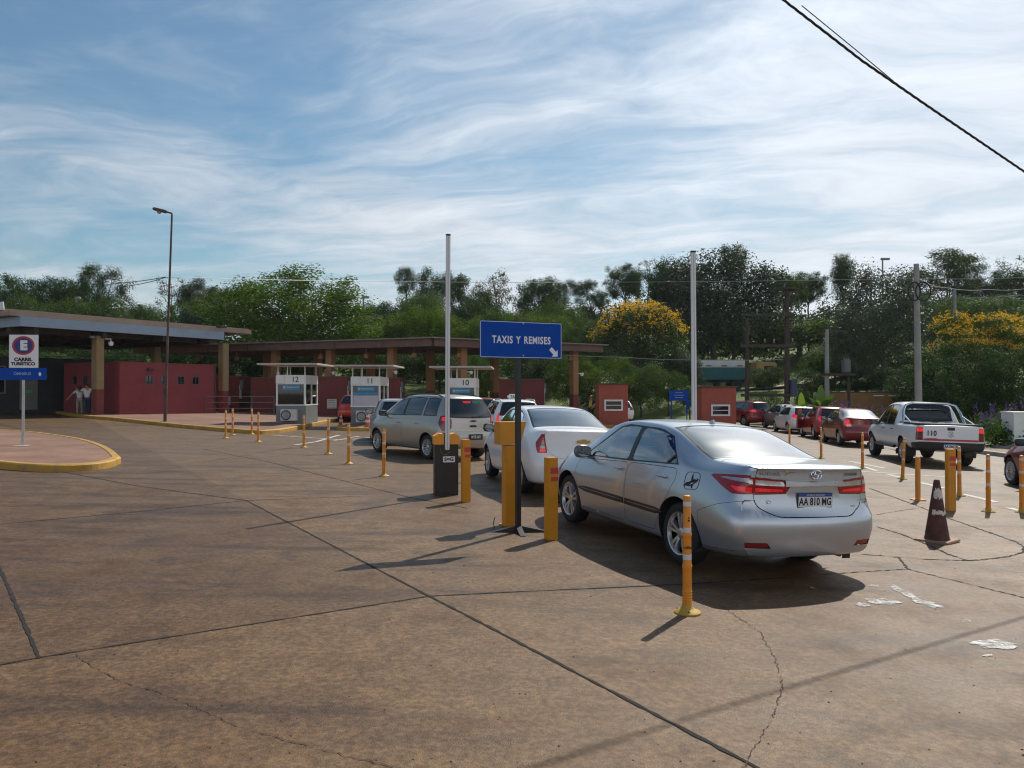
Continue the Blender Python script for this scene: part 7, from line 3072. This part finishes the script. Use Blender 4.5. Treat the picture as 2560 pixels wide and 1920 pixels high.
def orc(pts, cy=0.765 - L / 2, cz=0.885, k=0.082, flip=-1):
    return [(cy + flip * x * k, cz + y * k) for x, y in pts]


on_side('orca_sticker', [orc([(-1.15, -0.35), (-0.7, -0.62), (-0.1, -0.55), (0.5, -0.2), (1.05, 0.15), (1.2, 0.42), (0.95, 0.5), (0.55, 0.42), (0.1, 0.2), (-0.5, -0.05), (-1.0, -0.15)]),
                         orc([(-0.15, 0.08), (0.25, 0.25), (0.0, 0.62), (-0.08, 1.05), (-0.25, 0.65)]),
                         orc([(-1.1, -0.2), (-0.85, -0.35), (-1.25, -0.75), (-1.5, -0.7)]), orc([(-1.1, -0.18), (-0.9, -0.3), (-1.35, -0.05), (-1.5, 0.0)]),
                         orc([(0.1, -0.3), (0.4, -0.15), (0.35, -0.75), (0.15, -0.8)])], MBLACK, flap)
on_side('orca_patch', [orc([(0.75, 0.3), (0.95, 0.38), (0.9, 0.43), (0.72, 0.38)]), orc([(-0.3, -0.42), (0.2, -0.25), (0.6, 0.0), (0.1, -0.12)])], MSIGNW, flap, off=0.006)
# rubbing strips on the doors
for sg, d in prt['door']:
    ys = [v.co.y for v in d.data.vertices]
    a, b = min(ys), max(ys)
    front_door = a > 2.0 - L / 2
    s0, s1 = (2.13, 3.36) if front_door else (1.27, 2.085)
    for nm, r0, mt, off in (('rubbing_strip', 0.038, MTRIM, 0.010), ('strip_chrome_line', 0.005, M('strip_grey', (0.30, 0.31, 0.33), 0.35, metal=0.6), 0.013)):  # black strip with a thin chrome line set in it
        m = MB()
        vs, fs = [], []
        n = 14
        for k in range(n + 1):
            f = k / n
            s = s0 + (s1 - s0) * f
            z = 0.505 + 0.012 * (s - 1.3)
            tp = 1.0
            if front_door and f > 0.80:
                tp = max(0.12, 1 - ((f - 0.80) / 0.20) ** 1.5)
            if (not front_door) and f < 0.2:
                tp = max(0.12, 1 - ((0.2 - f) / 0.2) ** 2)
            if nm == 'strip_chrome_line':
                z += 0.004
                if f < 0.12 or f > 0.9:
                    tp = 0.2
            h = side_x(B, s - L / 2, z, sg)
            x = h[0].x
            w = r0 * tp
            vs += [(x, s - L / 2, z - w), (x + sg * off, s - L / 2, z - w * 0.75), (x + sg * off, s - L / 2, z + w * 0.75), (x, s - L / 2, z + w)]
        for k in range(n):
            fs += [(4 * k + c, 4 * k + 4 + c, 4 * k + 5 + c, 4 * k + 1 + c) for c in range(3)]
        fs += [(0, 1, 2, 3), (4 * n + 3, 4 * n + 2, 4 * n + 1, 4 * n)]
        m.add(vs, fs)
        m.build(nm, mt, d, smooth=35)
# high brake light, exhaust, shelf and aerial fin
m = MB()
m.box((0, sd_(L, [(0.80, 0)])[0][0], 1.135), (0.34, 0.06, 0.03), bev=0.008)
m.build('high_brake_light', MTAILL, car)
m = MB()
m.box((0, sd_(L, [(0.92, 0)])[0][0], 1.075), (1.2, 0.55, 0.03))
m.build('parcel_shelf', MSEAT, car)
m = MB()
m.tube([(0.50, sd_(L, [(0.35, 0)])[0][0], 0.24), (0.50, sd_(L, [(0.14, 0)])[0][0], 0.235)], 0.03, 12)
m.build('exhaust_pipe', MRIMD, car)
m = MB()
m.prism([(0, 0), (0.12, 0), (0.05, 0.05), (0.02, 0.055)], -0.012, 0.012, Matrix.Translation((0, sd_(L, [(1.62, 0)])[0][0], 1.444)) @ Matrix(((0, 0, 1, 0), (1, 0, 0, 0), (0, 1, 0, 0), (0, 0, 0, 1))))
m.build('aerial_fin', P_SILVER, car)
m = MB()
m.box((0.60, sd_(L, [(0.16, 0)])[0][0], 0.215), (0.09, 0.012, 0.06))
m.build('mud_flap', MTRIM, car)

# ---------------- the white sedan ahead of it
T2 = scaled(SEDAN, 4.48, 1.735, 1.515, wb=2.62, ro=0.93)
T2.update(rb=0.09, lidname='boot_lid')
L2 = T2['L']
T2['rear'] = [(0.2, 0.05), (0.32, 0.02), (0.5, 0.0), (0.66, 0.01), (0.72, 0.045), (0.85, 0.055), (1.0, 0.045), (1.10, 0.02), (1.16, 0.0)]
lc = [('rear', [(0.60, 0.77), (0.95, 0.77), (0.95, 1.075), (0.655, 1.075)], (4,)), ('side', sd_(L2, [(-0.4, 0.77), (0.07, 0.77), (0.15, 0.93), (0.08, 1.075), (-0.4, 1.075)]), (1, 2))]
cl = [('rear', [(0.645, 0.905), (0.78, 0.905), (0.78, 0.975), (0.655, 0.975)], (4,)), ('rear', [(0.635, 0.84), (0.78, 0.84), (0.78, 0.895), (0.645, 0.895)], (4,))]
lt = [('rear', [(0.66, 0.985), (0.80, 0.985), (0.79, 1.065), (0.675, 1.065)], (4,)), ('rear', [(0.625, 0.785), (0.76, 0.785), (0.77, 0.83), (0.635, 0.83)], (4,))]
lid2 = [('rear', roundpoly([(-0.60, 0.80), (-0.42, 0.68), (0.42, 0.68), (0.60, 0.80), (0.67, 1.08), (0.66, 1.25), (-0.66, 1.25), (-0.67, 1.08)], 0.08), (4,)), ('top', [(-0.62, -2.6), (0.62, -2.6), (0.64, sd_(L2, [(0.46, 0)])[0][0]), (-0.64, sd_(L2, [(0.46, 0)])[0][0])], (3,))]
car2, B2, prt2 = build_car('sedan', 'white sedan with gold cross badge, directly ahead of the silver one', 'car', T2, P_WHITE, (0.60, 15.4), radians(14),
                           [dict(name='lamp_lens', mat=MCLEAR, cuts=cl, push=0.006), dict(name='brake_light', mat=MTAILL, cuts=lt, push=0.006), dict(name='tail_light', mat=MTAIL, cuts=lc, push=0.004), dict(name='headlight', mat=MCLEAR, cuts=[('side', sd_(L2, [(3.75, 0.72), (4.5, 0.64), (4.5, 0.76), (3.72, 0.88)]), (1, 2, 3))], push=0.003)],
                           r=0.31, rim=0.20, style='ten', rearm=MGLR, lid=lid2, doors=std_doors(T2, 1.05, 2.04, 3.30, 0.97), fine=0.8)
B = B2
m = MB()
yb = rear_y(B2, 0, 0.98)[0].y - 0.012
bow = [(-0.115, -0.026), (-0.04, -0.026), (-0.046, -0.038), (0.036, -0.038), (0.042, -0.026), (0.11, -0.026), (0.115, 0.02), (0.045, 0.02), (0.05, 0.036), (-0.035, 0.036), (-0.04, 0.02), (-0.11, 0.02)]
m.prism(bow, -0.004, 0.004, Matrix.Translation((0, yb, 0.965)) @ XZ)
m.build('emblem', M('emblem_gold', (0.42, 0.27, 0.08), 0.3, metal=0.8), prt2['lid'])
plate(car2, 0, rear_y(B2, 0, 0.5)[0].y - 0.014, 0.50, 'NXM 318', 'old')
m = MB()
m.box((0, sd_(L2, [(0.72, 0)])[0][0], 1.165), (0.32, 0.05, 0.035), bev=0.01)
m.build('high_brake_light', MTAILL, car2)

# ---------------- beige minivan turning towards booth ten
L3 = MPV['L']
lm = [('rear', [(0.60, 0.84), (0.70, 0.72), (0.95, 0.72), (0.95, 1.16), (0.66, 1.16), (0.585, 1.0)], (4,)), ('side', sd_(L3, [(-0.4, 0.72), (0.15, 0.74), (0.30, 0.95), (0.28, 1.12), (-0.4, 1.18)]), (1, 2))]
ll = [('rear', [(0.64, 0.99), (0.90, 0.99), (0.90, 1.13), (0.67, 1.13)], (4,)), ('side', sd_(L3, [(-0.3, 0.99), (0.20, 1.0), (0.22, 1.09), (-0.3, 1.13)]), (1, 2))]
lidm = [('rear', roundpoly([(-0.66, 0.74), (0.66, 0.74), (0.70, 1.0), (0.55, 1.6), (-0.55, 1.6), (-0.70, 1.0)], 0.08), (4,))]
T3 = dict(MPV)
T3['lidname'] = 'tailgate'
car3, B3, prt3 = build_car('minivan', 'beige silver minivan with dark rear glass, beyond the black barrier cabinet', 'car', T3, P_BEIGE, (-2.374, 21.89), radians(38),
                           [dict(name='brake_light', mat=MTAILL, cuts=ll, push=0.006), dict(name='tail_light', mat=MTAILD, cuts=lm, push=0.004)],
                           r=0.315, rim=0.215, style='many', rearm=MGLD, glassm=glass('car_tint_glass', (0.14, 0.155, 0.165), 0.03, 1.2), lid=lidm, doors=std_doors(T3, 1.06, 2.02, 3.20, 0.99), fine=0.75)
roof_rails(car3, B3, MPLAS, 0.5, 2.4)
plate(car3, 0.05, rear_y(B3, 0, 0.58)[0].y - 0.014, 0.60, 'MYB 681', 'old')
yb = rear_y(B3, 0, 1.0)[0].y - 0.012
m = MB()
m.prism([(x * 0.85, z * 0.85) for x, z in bow], -0.004, 0.004, Matrix.Translation((0, yb, 1.0)) @ XZ)
m.build('emblem', MCHROME, prt3['lid'])
m = MB()
m.box((0, rear_y(B3, 0, 0.87)[0].y - 0.006, 0.87), (0.2, 0.02, 0.05), bev=0.01)
m.build('tailgate_handle', MTRIM, prt3['lid'])
for nm, x, mt, sx_ in (('high_brake_light', -0.06, MTAILL, 0.22), ('green_sticker', 0.24, M('sticker_green', (0.05, 0.28, 0.16), 0.5), 0.24)):
    m = MB()
    h = rear_y(B3, x, 1.47)
    m.box((x, h[0].y - 0.004, 1.47), (sx_, 0.03, 0.045 if x < 0 else 0.06), bev=0.004)
    m.build(nm, mt, car3)
m = MB()
m.tube([(-0.02, rear_y(B3, 0, 1.10)[0].y - 0.02, 1.10), (0.33, rear_y(B3, 0.33, 1.13)[0].y - 0.025, 1.13)], [0.014, 0.006], 6)
m.build('rear_wiper', MTRIM, car3)

# ---------------- white pickup in the right-hand lane
T4 = dict(PICKUP)
T4['lidname'] = 'tailgate'
L4 = T4['L']
lp4 = [('rear', [(0.735, 0.745), (1.0, 0.745), (1.0, 1.115), (0.735, 1.115)], (4,)), ('side', sd_(L4, [(-0.3, 0.745), (0.06, 0.745), (0.06, 1.115), (-0.3, 1.115)]), (1, 2))]
lp5 = [('rear', [(0.735, 0.98), (1.0, 0.98), (1.0, 1.095), (0.735, 1.095)], (4,)), ('side', sd_(L4, [(-0.3, 0.98), (0.05, 0.98), (0.05, 1.095), (-0.3, 1.095)]), (1, 2))]
bump4 = ([('rear', [(-1.1, 0.3), (1.1, 0.3), (1.1, 0.70), (-1.1, 0.70)], (4,), 0), ('side', sd_(L4, [(-0.3, 0.3), (0.34, 0.3), (0.30, 0.66), (-0.3, 0.70)]), (0, 1), 1), ('side', sd_(L4, [(-0.3, 0.3), (0.34, 0.3), (0.30, 0.66), (-0.3, 0.70)]), (0, 1), -1)], MTRIM, 0.035)
car4, B4, prt4 = build_car('pickup_truck', 'white double cab pickup with black bumper and number on its tailgate', 'pickup', T4, P_WHITE, (12.67, 25.0), radians(-9),
                           [dict(name='brake_light', mat=MTAILL, cuts=lp5, push=0.006), dict(name='tail_light', mat=MTAILD, cuts=lp4, push=0.006)],
                           r=0.38, rim=0.225, tw=0.245, style='five', glassm=MGLD, rearm=MGLD, bumper=bump4,
                           lid=[('rear', [(-0.715, 0.745), (0.715, 0.745), (0.715, 1.16), (-0.715, 1.16)], (4,))],
                           doors=std_doors(T4, 1.92, 2.79, 3.95, 1.08, 0.50, 0.30), fine=0.8, handle_mat=MTRIM)
lid4 = prt4['lid']
y4 = rear_y(B4, 0, 0.95)[0].y
lettering('110', 0.20, MBLACK, lid4, Matrix.Translation((-0.51, y4 - 0.008, 0.94)) @ XZ, bold=0.004, thick=0.001, sx=0.85, gap=1.08)
m = MB()
m.box((-0.50, y4 - 0.005, 0.80), (0.28, 0.003, 0.012))
m.build('red_underline', MREDB, lid4)
m = MB()
m.box((0.0, y4 - 0.006, 1.08), (0.19, 0.012, 0.085), bev=0.004)
m.build('tailgate_handle', MTRIM, lid4)
m = MB()
m.box((0.0, y4 - 0.004, 0.765), (1.43, 0.01, 0.05))
m.build('red_strip', MREDB, lid4)
m = MB()
ring_tube(m, 0, y4 - 0.012, 0.93, 0.072, 0.072, 0.008)
for pts in (((-0.040, 0.055), (0, -0.005), (0.040, 0.055)), ((-0.062, 0.025), (-0.030, -0.055), (0, 0.005), (0.030, -0.055), (0.062, 0.025))):
    m.tube([(x, y4 - 0.012, 0.93 + z) for x, z in pts], 0.008, 6)
m.build('emblem', MCHROME, lid4)
plate(car4, 0.0, rear_y(B4, 0, 0.58)[0].y - 0.055, 0.60, 'AA 246 UV')
m = MB()
m.box((0, sd_(L4, [(0.86, 0)])[0][0], 1.20), (1.70, 1.62, 0.035), bev=0.01)
m.build('bed_cover', MTRIM, car4)
m = MB()
for sg in (-1, 1):
    m.tube([(sg * 0.86, sd_(L4, [(1.30, 0)])[0][0], 1.18), (sg * 0.80, sd_(L4, [(1.52, 0)])[0][0], 1.52), (sg * 0.70, sd_(L4, [(1.62, 0)])[0][0], 1.72), (sg * 0.5, sd_(L4, [(1.64, 0)])[0][0], 1.775)], 0.036, 10)
    m.tube([(sg * 0.84, sd_(L4, [(0.62, 0)])[0][0], 1.20), (sg * 0.80, sd_(L4, [(1.40, 0)])[0][0], 1.42)], 0.026, 8)
m.tube([(-0.5, sd_(L4, [(1.64, 0)])[0][0], 1.775), (0.5, sd_(L4, [(1.64, 0)])[0][0], 1.775)], 0.036, 10)
m.build('sport_bar', MCHROME, car4, smooth=50)
m = MB()
m.box((0, sd_(L4, [(1.93, 0)])[0][0], 1.765), (0.26, 0.03, 0.035))
m.build('high_brake_light', MTAILL, car4)
m = MB()
for sg in (-1, 1):
    m.tube([(sg * 0.95, sd_(L4, [(1.75, 0)])[0][0], 0.46), (sg * 0.95, sd_(L4, [(3.65, 0)])[0][0], 0.46)], 0.05, 8)
m.build('side_step', MTRIM, car4)

# ---------------- dark red sedan before the pickup
T5 = scaled(SEDAN, 4.27, 1.695, 1.51, wb=2.55, ro=0.86)
L5 = T5['L']
lg = [('rear', [(0.52, 0.80), (0.95, 0.78), (0.95, 1.07), (0.62, 1.07)], (4,)), ('side', sd_(L5, [(-0.4, 0.80), (0.10, 0.80), (0.22, 1.0), (0.12, 1.07), (-0.4, 1.07)]), (1, 2))]
lg2 = [('rear', [(0.53, 0.81), (0.90, 0.79), (0.90, 0.87), (0.56, 0.87)], (4,))]
car5, B5, prt5 = build_car('sedan', 'dark red sedan queueing right in front of the white pickup', 'car', T5, P_WINE, (14.1, 33.4), radians(-8),
                           [dict(name='lamp_lens', mat=MCLEAR, cuts=lg2), dict(name='tail_light', mat=MTAILL, cuts=lg)],
                           r=0.30, rim=0.20, style='ten', rearm=MGLR, doors=std_doors(T5, 1.0, 1.95, 3.1, 0.96), fine=0.6)

# ---------------- red hatchback with an open door, before the dark red sedan
T6 = scaled(HATCH, 3.95, 1.76, 1.52, wb=2.55, ro=0.66)
L6 = T6['L']
rl6 = [('rear', [(0.68 + 0.1 * cos(a), 0.98 + 0.115 * sin(a)) for a in [k * 2 * pi / 14 for k in range(14)]], (4,)), ('side', sd_(L6, [(0.05 + 0.1 * cos(a), 0.98 + 0.115 * sin(a)) for a in [k * 2 * pi / 14 for k in range(14)]]), (1, 2))]
car6, B6, prt6 = build_car('hatchback', 'bright red hatchback with round lamps, before the dark red sedan', 'car', T6, P_RED, (14.95, 38.3), radians(-8),
                           [dict(name='tail_light', mat=MTAILL, cuts=rl6)], r=0.315, rim=0.21, style='ten', rearm=MGLD, glassm=MGLD, fine=0.6)
roof_rails(car6, B6, P_RED, 0.5, 2.0)
m = MB()
m.box((0.0, 0.5, 0.72), (0.07, 1.0, 0.62), bev=0.03)
m.box((0.02, 0.42, 1.2), (0.04, 0.75, 0.40), bev=0.02)
d = m.build('open_door', P_RED, car6)
d.location = (-0.86, 1.0, 0)
d.rotation_euler = (0, 0, radians(180 - 24))

# ---------------- white hatchback and a silver sedan further on
T7 = scaled(HATCH, 3.9, 1.66, 1.46)
L7 = T7['L']
sl = [('rear', [(0.50, 0.84), (0.95, 0.84), (0.95, 1.04), (0.53, 1.04)], (4,)), ('side', sd_(L7, [(-0.3, 0.84), (0.15, 0.86), (0.2, 1.0), (-0.3, 1.04)]), (1, 2))]
car7, B7, _ = build_car('hatchback', 'small white hatchback braking in the queue, left of the open doored red car', 'car', T7, P_WHITE, (15.4, 43.6), radians(-3),
                        [dict(name='tail_light', mat=MTAILL, cuts=sl)], r=0.29, rim=0.19, rearm=MGLD, glassm=MGLD, fine=0.55)
T8 = scaled(SEDAN, 4.3, 1.7, 1.5)
s8 = [('rear', [(0.55, 0.84), (0.95, 0.84), (0.95, 1.03), (0.55, 1.03)], (4,))]
car8, B8, _ = build_car('sedan', 'pale silver sedan mostly hidden behind the far white hatchback', 'car', T8, P_GREYS, (16.75, 49.2), radians(4),
                        [dict(name='tail_light', mat=MTAIL, cuts=s8)], r=0.30, rim=0.2, fine=0.5)
T9 = dict(SUV)
L9 = T9['L']
s9 = [('rear', [(0.5, 0.95), (0.95, 0.95), (0.95, 1.1), (0.5, 1.1)], (4,)), ('side', sd_(L9, [(-0.3, 0.95), (0.25, 0.97), (0.2, 1.08), (-0.3, 1.1)]), (1, 2))]
car9, B9, _ = build_car('sport_utility_car', 'crimson tall car with roof rails at the far head of the queue', 'car', T9, P_CRIM, (15.2, 52.6), radians(16),
                        [dict(name='tail_light', mat=MTAILL, cuts=s9)], r=0.34, rim=0.22, rearm=MGLD, glassm=MGLD, fine=0.5)
roof_rails(car9, B9, MSTEEL, 0.5, 2.4)

# ---------------- wine red hatchback entering at the right edge
T10 = scaled(HATCH, 4.0, 1.74, 1.47)
L10 = T10['L']
car10, B10, _ = build_car('hatchback', 'wine red hatchback cut off by the right edge of the picture', 'car', T10, P_WINE, (11.86, 16.75), radians(-8),
                          [dict(name='headlight', mat=MCLEAR, cuts=[('side', sd_(L10, [(3.45, 0.70), (4.1, 0.60), (4.1, 0.74), (3.4, 0.86)]), (1, 2, 3))], push=0.003)],
                          r=0.31, rim=0.215, style='many', fine=0.7, doors=std_doors(T10, 0.95, 1.75, 2.85, 0.94))

# ---------------- cars at the booths
T11 = scaled(HATCH, 4.0, 1.70, 1.46)
build_car('hatchback', 'silver hatchback half hidden beyond the beige minivan', 'car', T11, P_GREYS, (-4.0, 27.4), radians(12), [], r=0.30, rim=0.2, fine=0.6, glassm=MGLD, doors=std_doors(T11, 0.95, 1.75, 2.85, 0.94))
T12 = scaled(MPV, 4.4, 1.74, 1.52)
L12 = T12['L']
tx = [('rear', [(0.66, 0.78), (0.95, 0.78), (0.95, 1.1), (0.66, 1.1)], (4,)), ('side', sd_(L12, [(-0.3, 0.78), (0.1, 0.78), (0.12, 1.1), (-0.3, 1.1)]), (1, 2))]
car12, B12, _ = build_car('taxi', 'white taxi with a roof sign between minivan and white sedan', 'car', T12, P_WHITE, (-0.15, 27.6), radians(10),
                          [dict(name='tail_light', mat=MTAILL, cuts=tx)], r=0.31, rim=0.2, fine=0.6, glassm=MGLD, rearm=MGLD)
roof_rails(car12, B12, MSTEEL, 0.4, 2.2)
m = MB()
m.box((0, sd_(L12, [(1.2, 0)])[0][0], 1.60), (0.46, 0.16, 0.17), bev=0.05, taper=0.85)
ts = m.build('roof_sign', MWHITE, car12)
lettering('TAXI', 0.12, M('taxi_green', (0.02, 0.08, 0.04), 0.5), ts, Matrix.Translation((0, sd_(L12, [(1.2, 0)])[0][0] - 0.084, 1.595)) @ XZ, bold=0.004, thick=0.002)
build_car('hatchback', 'red car glimpsed in the lane between booths twelve and eleven', 'car', T7, P_RED, (-8.35, 43.6), radians(0), [], r=0.29, rim=0.19, fine=0.45, glassm=MGLD)
build_car('hatchback', 'white car half hidden behind the left red kiosk', 'car', T7, P_WHITE, (6.85, 52.0), radians(0), [dict(name='tail_light', mat=MTAIL, cuts=sl)], r=0.29, rim=0.19, fine=0.45, glassm=MGLD)
build_car('hatchback', 'red car just showing over the minivan roof by booth ten', 'car', T7, P_CRIM, (-1.5, 41.0), radians(4), [], r=0.29, rim=0.19, fine=0.45, glassm=MGLD)
# ================================================================ people
def skinned(name, pts, edges, mat, parent, root=0, sub=2):
    me = bpy.data.meshes.new(name)
    me.from_pydata([p[0] for p in pts], edges, [])
    o = link(bpy.data.objects.new(name, me))
    sk = o.modifiers.new('skin', 'SKIN')
    sk.use_smooth_shade = True
    if not me.skin_vertices:
        bm = bmesh.new()
        bm.from_mesh(me)
        bm.verts.layers.skin.verify()
        bm.to_mesh(me)
        bm.free()
    for i, p in enumerate(pts):
        r = p[1]
        me.skin_vertices[0].data[i].radius = (r, r) if isinstance(r, (int, float)) else r
        me.skin_vertices[0].data[i].use_root = (i == root)
    ss = o.modifiers.new('sub', 'SUBSURF')
    ss.levels = ss.render_levels = sub
    dg = bpy.context.evaluated_depsgraph_get()
    m2 = bpy.data.meshes.new_from_object(o.evaluated_get(dg))
    bpy.data.objects.remove(o)
    m2.materials.clear()
    m2.materials.append(mat)
    m2.shade_smooth()
    k = link(bpy.data.objects.new(name, m2))
    k.parent = parent
    return k


def person(label, loc, rz, h, shirt, trousers, hair, skin_, arms, stride=0.12, long_hair=False, vest=None, group=None):
    """standing or walking figure facing +Y; arms gives elbow and wrist for the left and right side"""
    s = h / 1.75
    t = thing('person', label, 'person', loc, rz, group, (s, s, s))
    J = {'pel': (0, 0, 0.95), 'wst': (0, 0.0, 1.10), 'chs': (0, 0.01, 1.32), 'nk0': (0, 0.0, 1.46), 'nk1': (0, 0.015, 1.53), 'hd0': (0, 0.03, 1.60), 'hd1': (0, 0.02, 1.67), 'hd2': (0, 0.01, 1.71)}
    R = {'pel': (.145, .105), 'wst': (.125, .095), 'chs': (.150, .105), 'nk0': .062, 'nk1': .056, 'hd0': (.070, .078), 'hd1': (.078, .092), 'hd2': (.055, .065)}
    E = [('pel', 'wst'), ('wst', 'chs'), ('chs', 'nk0'), ('nk0', 'nk1'), ('nk1', 'hd0'), ('hd0', 'hd1'), ('hd1', 'hd2')]
    J['nose'] = (0, 0.125, 1.615)
    R['nose'] = .014
    E.append(('hd0', 'nose'))
    for sg, n in ((-1, 'l'), (1, 'r')):
        f = stride * sg
        for k, c, r in (('hip', (sg * .09, 0, .90), .088), ('kne', (sg * .10, f * .5 + .03, .50), .058), ('ank', (sg * .10, f, .09), .040), ('toe', (sg * .115, f + .15, .035), .034),
                        ('sho', (sg * .185, 0, 1.41), .056), ('elb', arms[n][0], .042), ('wri', arms[n][1], .028)):
            J[k + n], R[k + n] = c, r
        w, e = Vector(arms[n][1]), Vector(arms[n][0])
        d = (w - e).normalized()
        sd = d.cross(Vector((0, 1, 0)))
        sd = sd.normalized() if sd.length > .1 else Vector((1, 0, 0))
        pm = w + d * 0.07
        J['plm' + n], R['plm' + n] = tuple(pm), (.038, .018)
        E += [('pel', 'hip' + n), ('hip' + n, 'kne' + n), ('kne' + n, 'ank' + n), ('ank' + n, 'toe' + n), ('chs', 'sho' + n), ('sho' + n, 'elb' + n), ('elb' + n, 'wri' + n), ('wri' + n, 'plm' + n)]
        up = sd.cross(d)
        for q in range(4):
            o_ = (q - 1.5) * 0.019
            ln = (0.060, 0.072, 0.068, 0.052)[q]
            a = pm + sd * o_ + d * 0.03
            b = a + d * ln * .6 - up * .008
            c = b + d * ln * .45 - up * .028
            J['fa%d%s' % (q, n)], J['fb%d%s' % (q, n)], J['fc%d%s' % (q, n)] = tuple(a), tuple(b), tuple(c)
            for y in 'abc':
                R['f%s%d%s' % (y, q, n)] = .0085 if y != 'c' else .007
            E += [('plm' + n, 'fa%d%s' % (q, n)), ('fa%d%s' % (q, n), 'fb%d%s' % (q, n)), ('fb%d%s' % (q, n), 'fc%d%s' % (q, n))]
        a = w + d * .03 + sd * .035
        b = a + d * .04 + sd * .02
        J['ta' + n], J['tb' + n] = tuple(a), tuple(b)
        R['ta' + n], R['tb' + n] = .011, .009
        E += [('wri' + n, 'ta' + n), ('ta' + n, 'tb' + n)]

    def sub(names, edges, grow, nm, mat, root, cut=None):
        pts = []
        for k in names:
            c = (cut or {}).get(k, J[k])
            r = R[k]
            r = tuple(x + grow for x in r) if isinstance(r, tuple) else r + grow
            pts.append((c, r))
        ix = {k: i for i, k in enumerate(names)}
        return skinned(nm, pts, [(ix[a], ix[b]) for a, b in edges if a in ix and b in ix], mat, t, ix[root])
    sub(list(J), E, 0.0, 'body', skin_, 'pel')
    mid = {'elb' + n: tuple(Vector(J['sho' + n]).lerp(Vector(J['elb' + n]), 0.75)) for n in 'lr'}
    sub(['pel', 'wst', 'chs', 'nk0', 'shol', 'elbl', 'shor', 'elbr'], E, 0.017, 'shirt', shirt, 'pel', {**mid, 'nk0': (0, 0, 1.43)})
    sub(['pel', 'hipl', 'knel', 'ankl', 'hipr', 'kner', 'ankr'], E, 0.016, 'trousers', trousers, 'pel', {'pel': (0, 0, 0.96)})
    for n in 'lr':
        sub(['ank' + n, 'toe' + n], E, 0.012, 'shoe', M('shoe_white', (0.5, 0.48, 0.45), 0.7), 'ank' + n, {'ank' + n: (J['ank' + n][0], J['ank' + n][1], 0.055)})
    hp = [((0, -0.005, 1.70), (.074, .088)), ((0, -0.02, 1.66), (.082, .085)), ((0, -0.045, 1.60), (.072, .05))]
    if long_hair:
        hp += [((0.0, -0.085, 1.50), (.045, .03)), ((0.0, -0.10, 1.38), (.03, .02))]
    skinned('hair', hp, [(i, i + 1) for i in range(len(hp) - 1)], hair, t)
    if vest:
        sub(['pel', 'wst', 'chs', 'nk0'], E, 0.028, 'vest', vest, 'pel', {'nk0': (0, 0, 1.40), 'pel': (0, 0, 1.02)})
    return t


SK = M('skin_tone', (0.36, 0.20, 0.13), 0.6)
HAIRD = M('hair_dark', (0.02, 0.014, 0.010), 0.6)
TW = M('cloth_white', (0.62, 0.63, 0.64), 0.9)
JN = M('cloth_denim', (0.03, 0.05, 0.11), 0.9)
KH = M('cloth_khaki', (0.26, 0.27, 0.17), 0.9)
px, py = by_u(218, 43.0), 43.0
gzp = gz(px) + 0.005
person('man in white t-shirt and dark jeans walking away with an arm round his companion', (px, py, gzp), radians(28), 1.77, TW, JN, HAIRD, SK,
       {'l': ((-.34, -.08, 1.28), (-.42, -.12, 1.36)), 'r': ((.27, -.02, 1.15), (.30, .08, .92))}, group='couple walking under the canopy')
person('woman in pale top and khaki trousers walking beside the man, one arm held out', (px - 0.47, py + 0.12, gzp), radians(24), 1.66, M('cloth_lilac', (0.55, 0.54, 0.60), 0.9), KH, HAIRD, SK,
       {'l': ((-.40, .0, 1.22), (-.55, .06, 1.02)), 'r': ((.30, -.12, 1.20), (.42, -.14, 1.16))}, 0.10, True, group='couple walking under the canopy')
qx = by_u(1478, 46)
person('lane officer in high visibility vest standing left of the red kiosk', (qx, 46, gz(qx)), radians(150), 1.74, M('cloth_black', (0.02, 0.02, 0.022), 0.9), M('cloth_black', (0.02, 0.02, 0.022), 0.9), HAIRD, SK,
       {'l': ((-.25, .05, 1.15), (-.2, .2, 1.02)), 'r': ((.36, .05, 1.22), (.5, .1, 1.10))}, 0.03, vest=M('vest_yellow', (0.45, 0.45, 0.05), 0.8))
# ================================================================ thin volume added to imitate lens glare on the trees
hz = MB()
hz.box((10, 90, 20), (900, 700, 52))
hm = bpy.data.materials.new('glare_veil')
hm.use_nodes = True
ht = hm.node_tree
ht.nodes.clear()
ho = ht.nodes.new('ShaderNodeOutputMaterial')
hv_ = ht.nodes.new('ShaderNodeVolumePrincipled')
hv_.inputs['Color'].default_value = (0.86, 0.93, 1.0, 1)
hv_.inputs['Density'].default_value = 0.00016
hv_.inputs['Anisotropy'].default_value = 0.25
ht.links.new(hv_.outputs[0], ho.inputs['Volume'])
tag(hz.build('glare_veil', hm), 'thin pale veil added before the trees to imitate lens glare', 'glare_veil', kind='stuff')
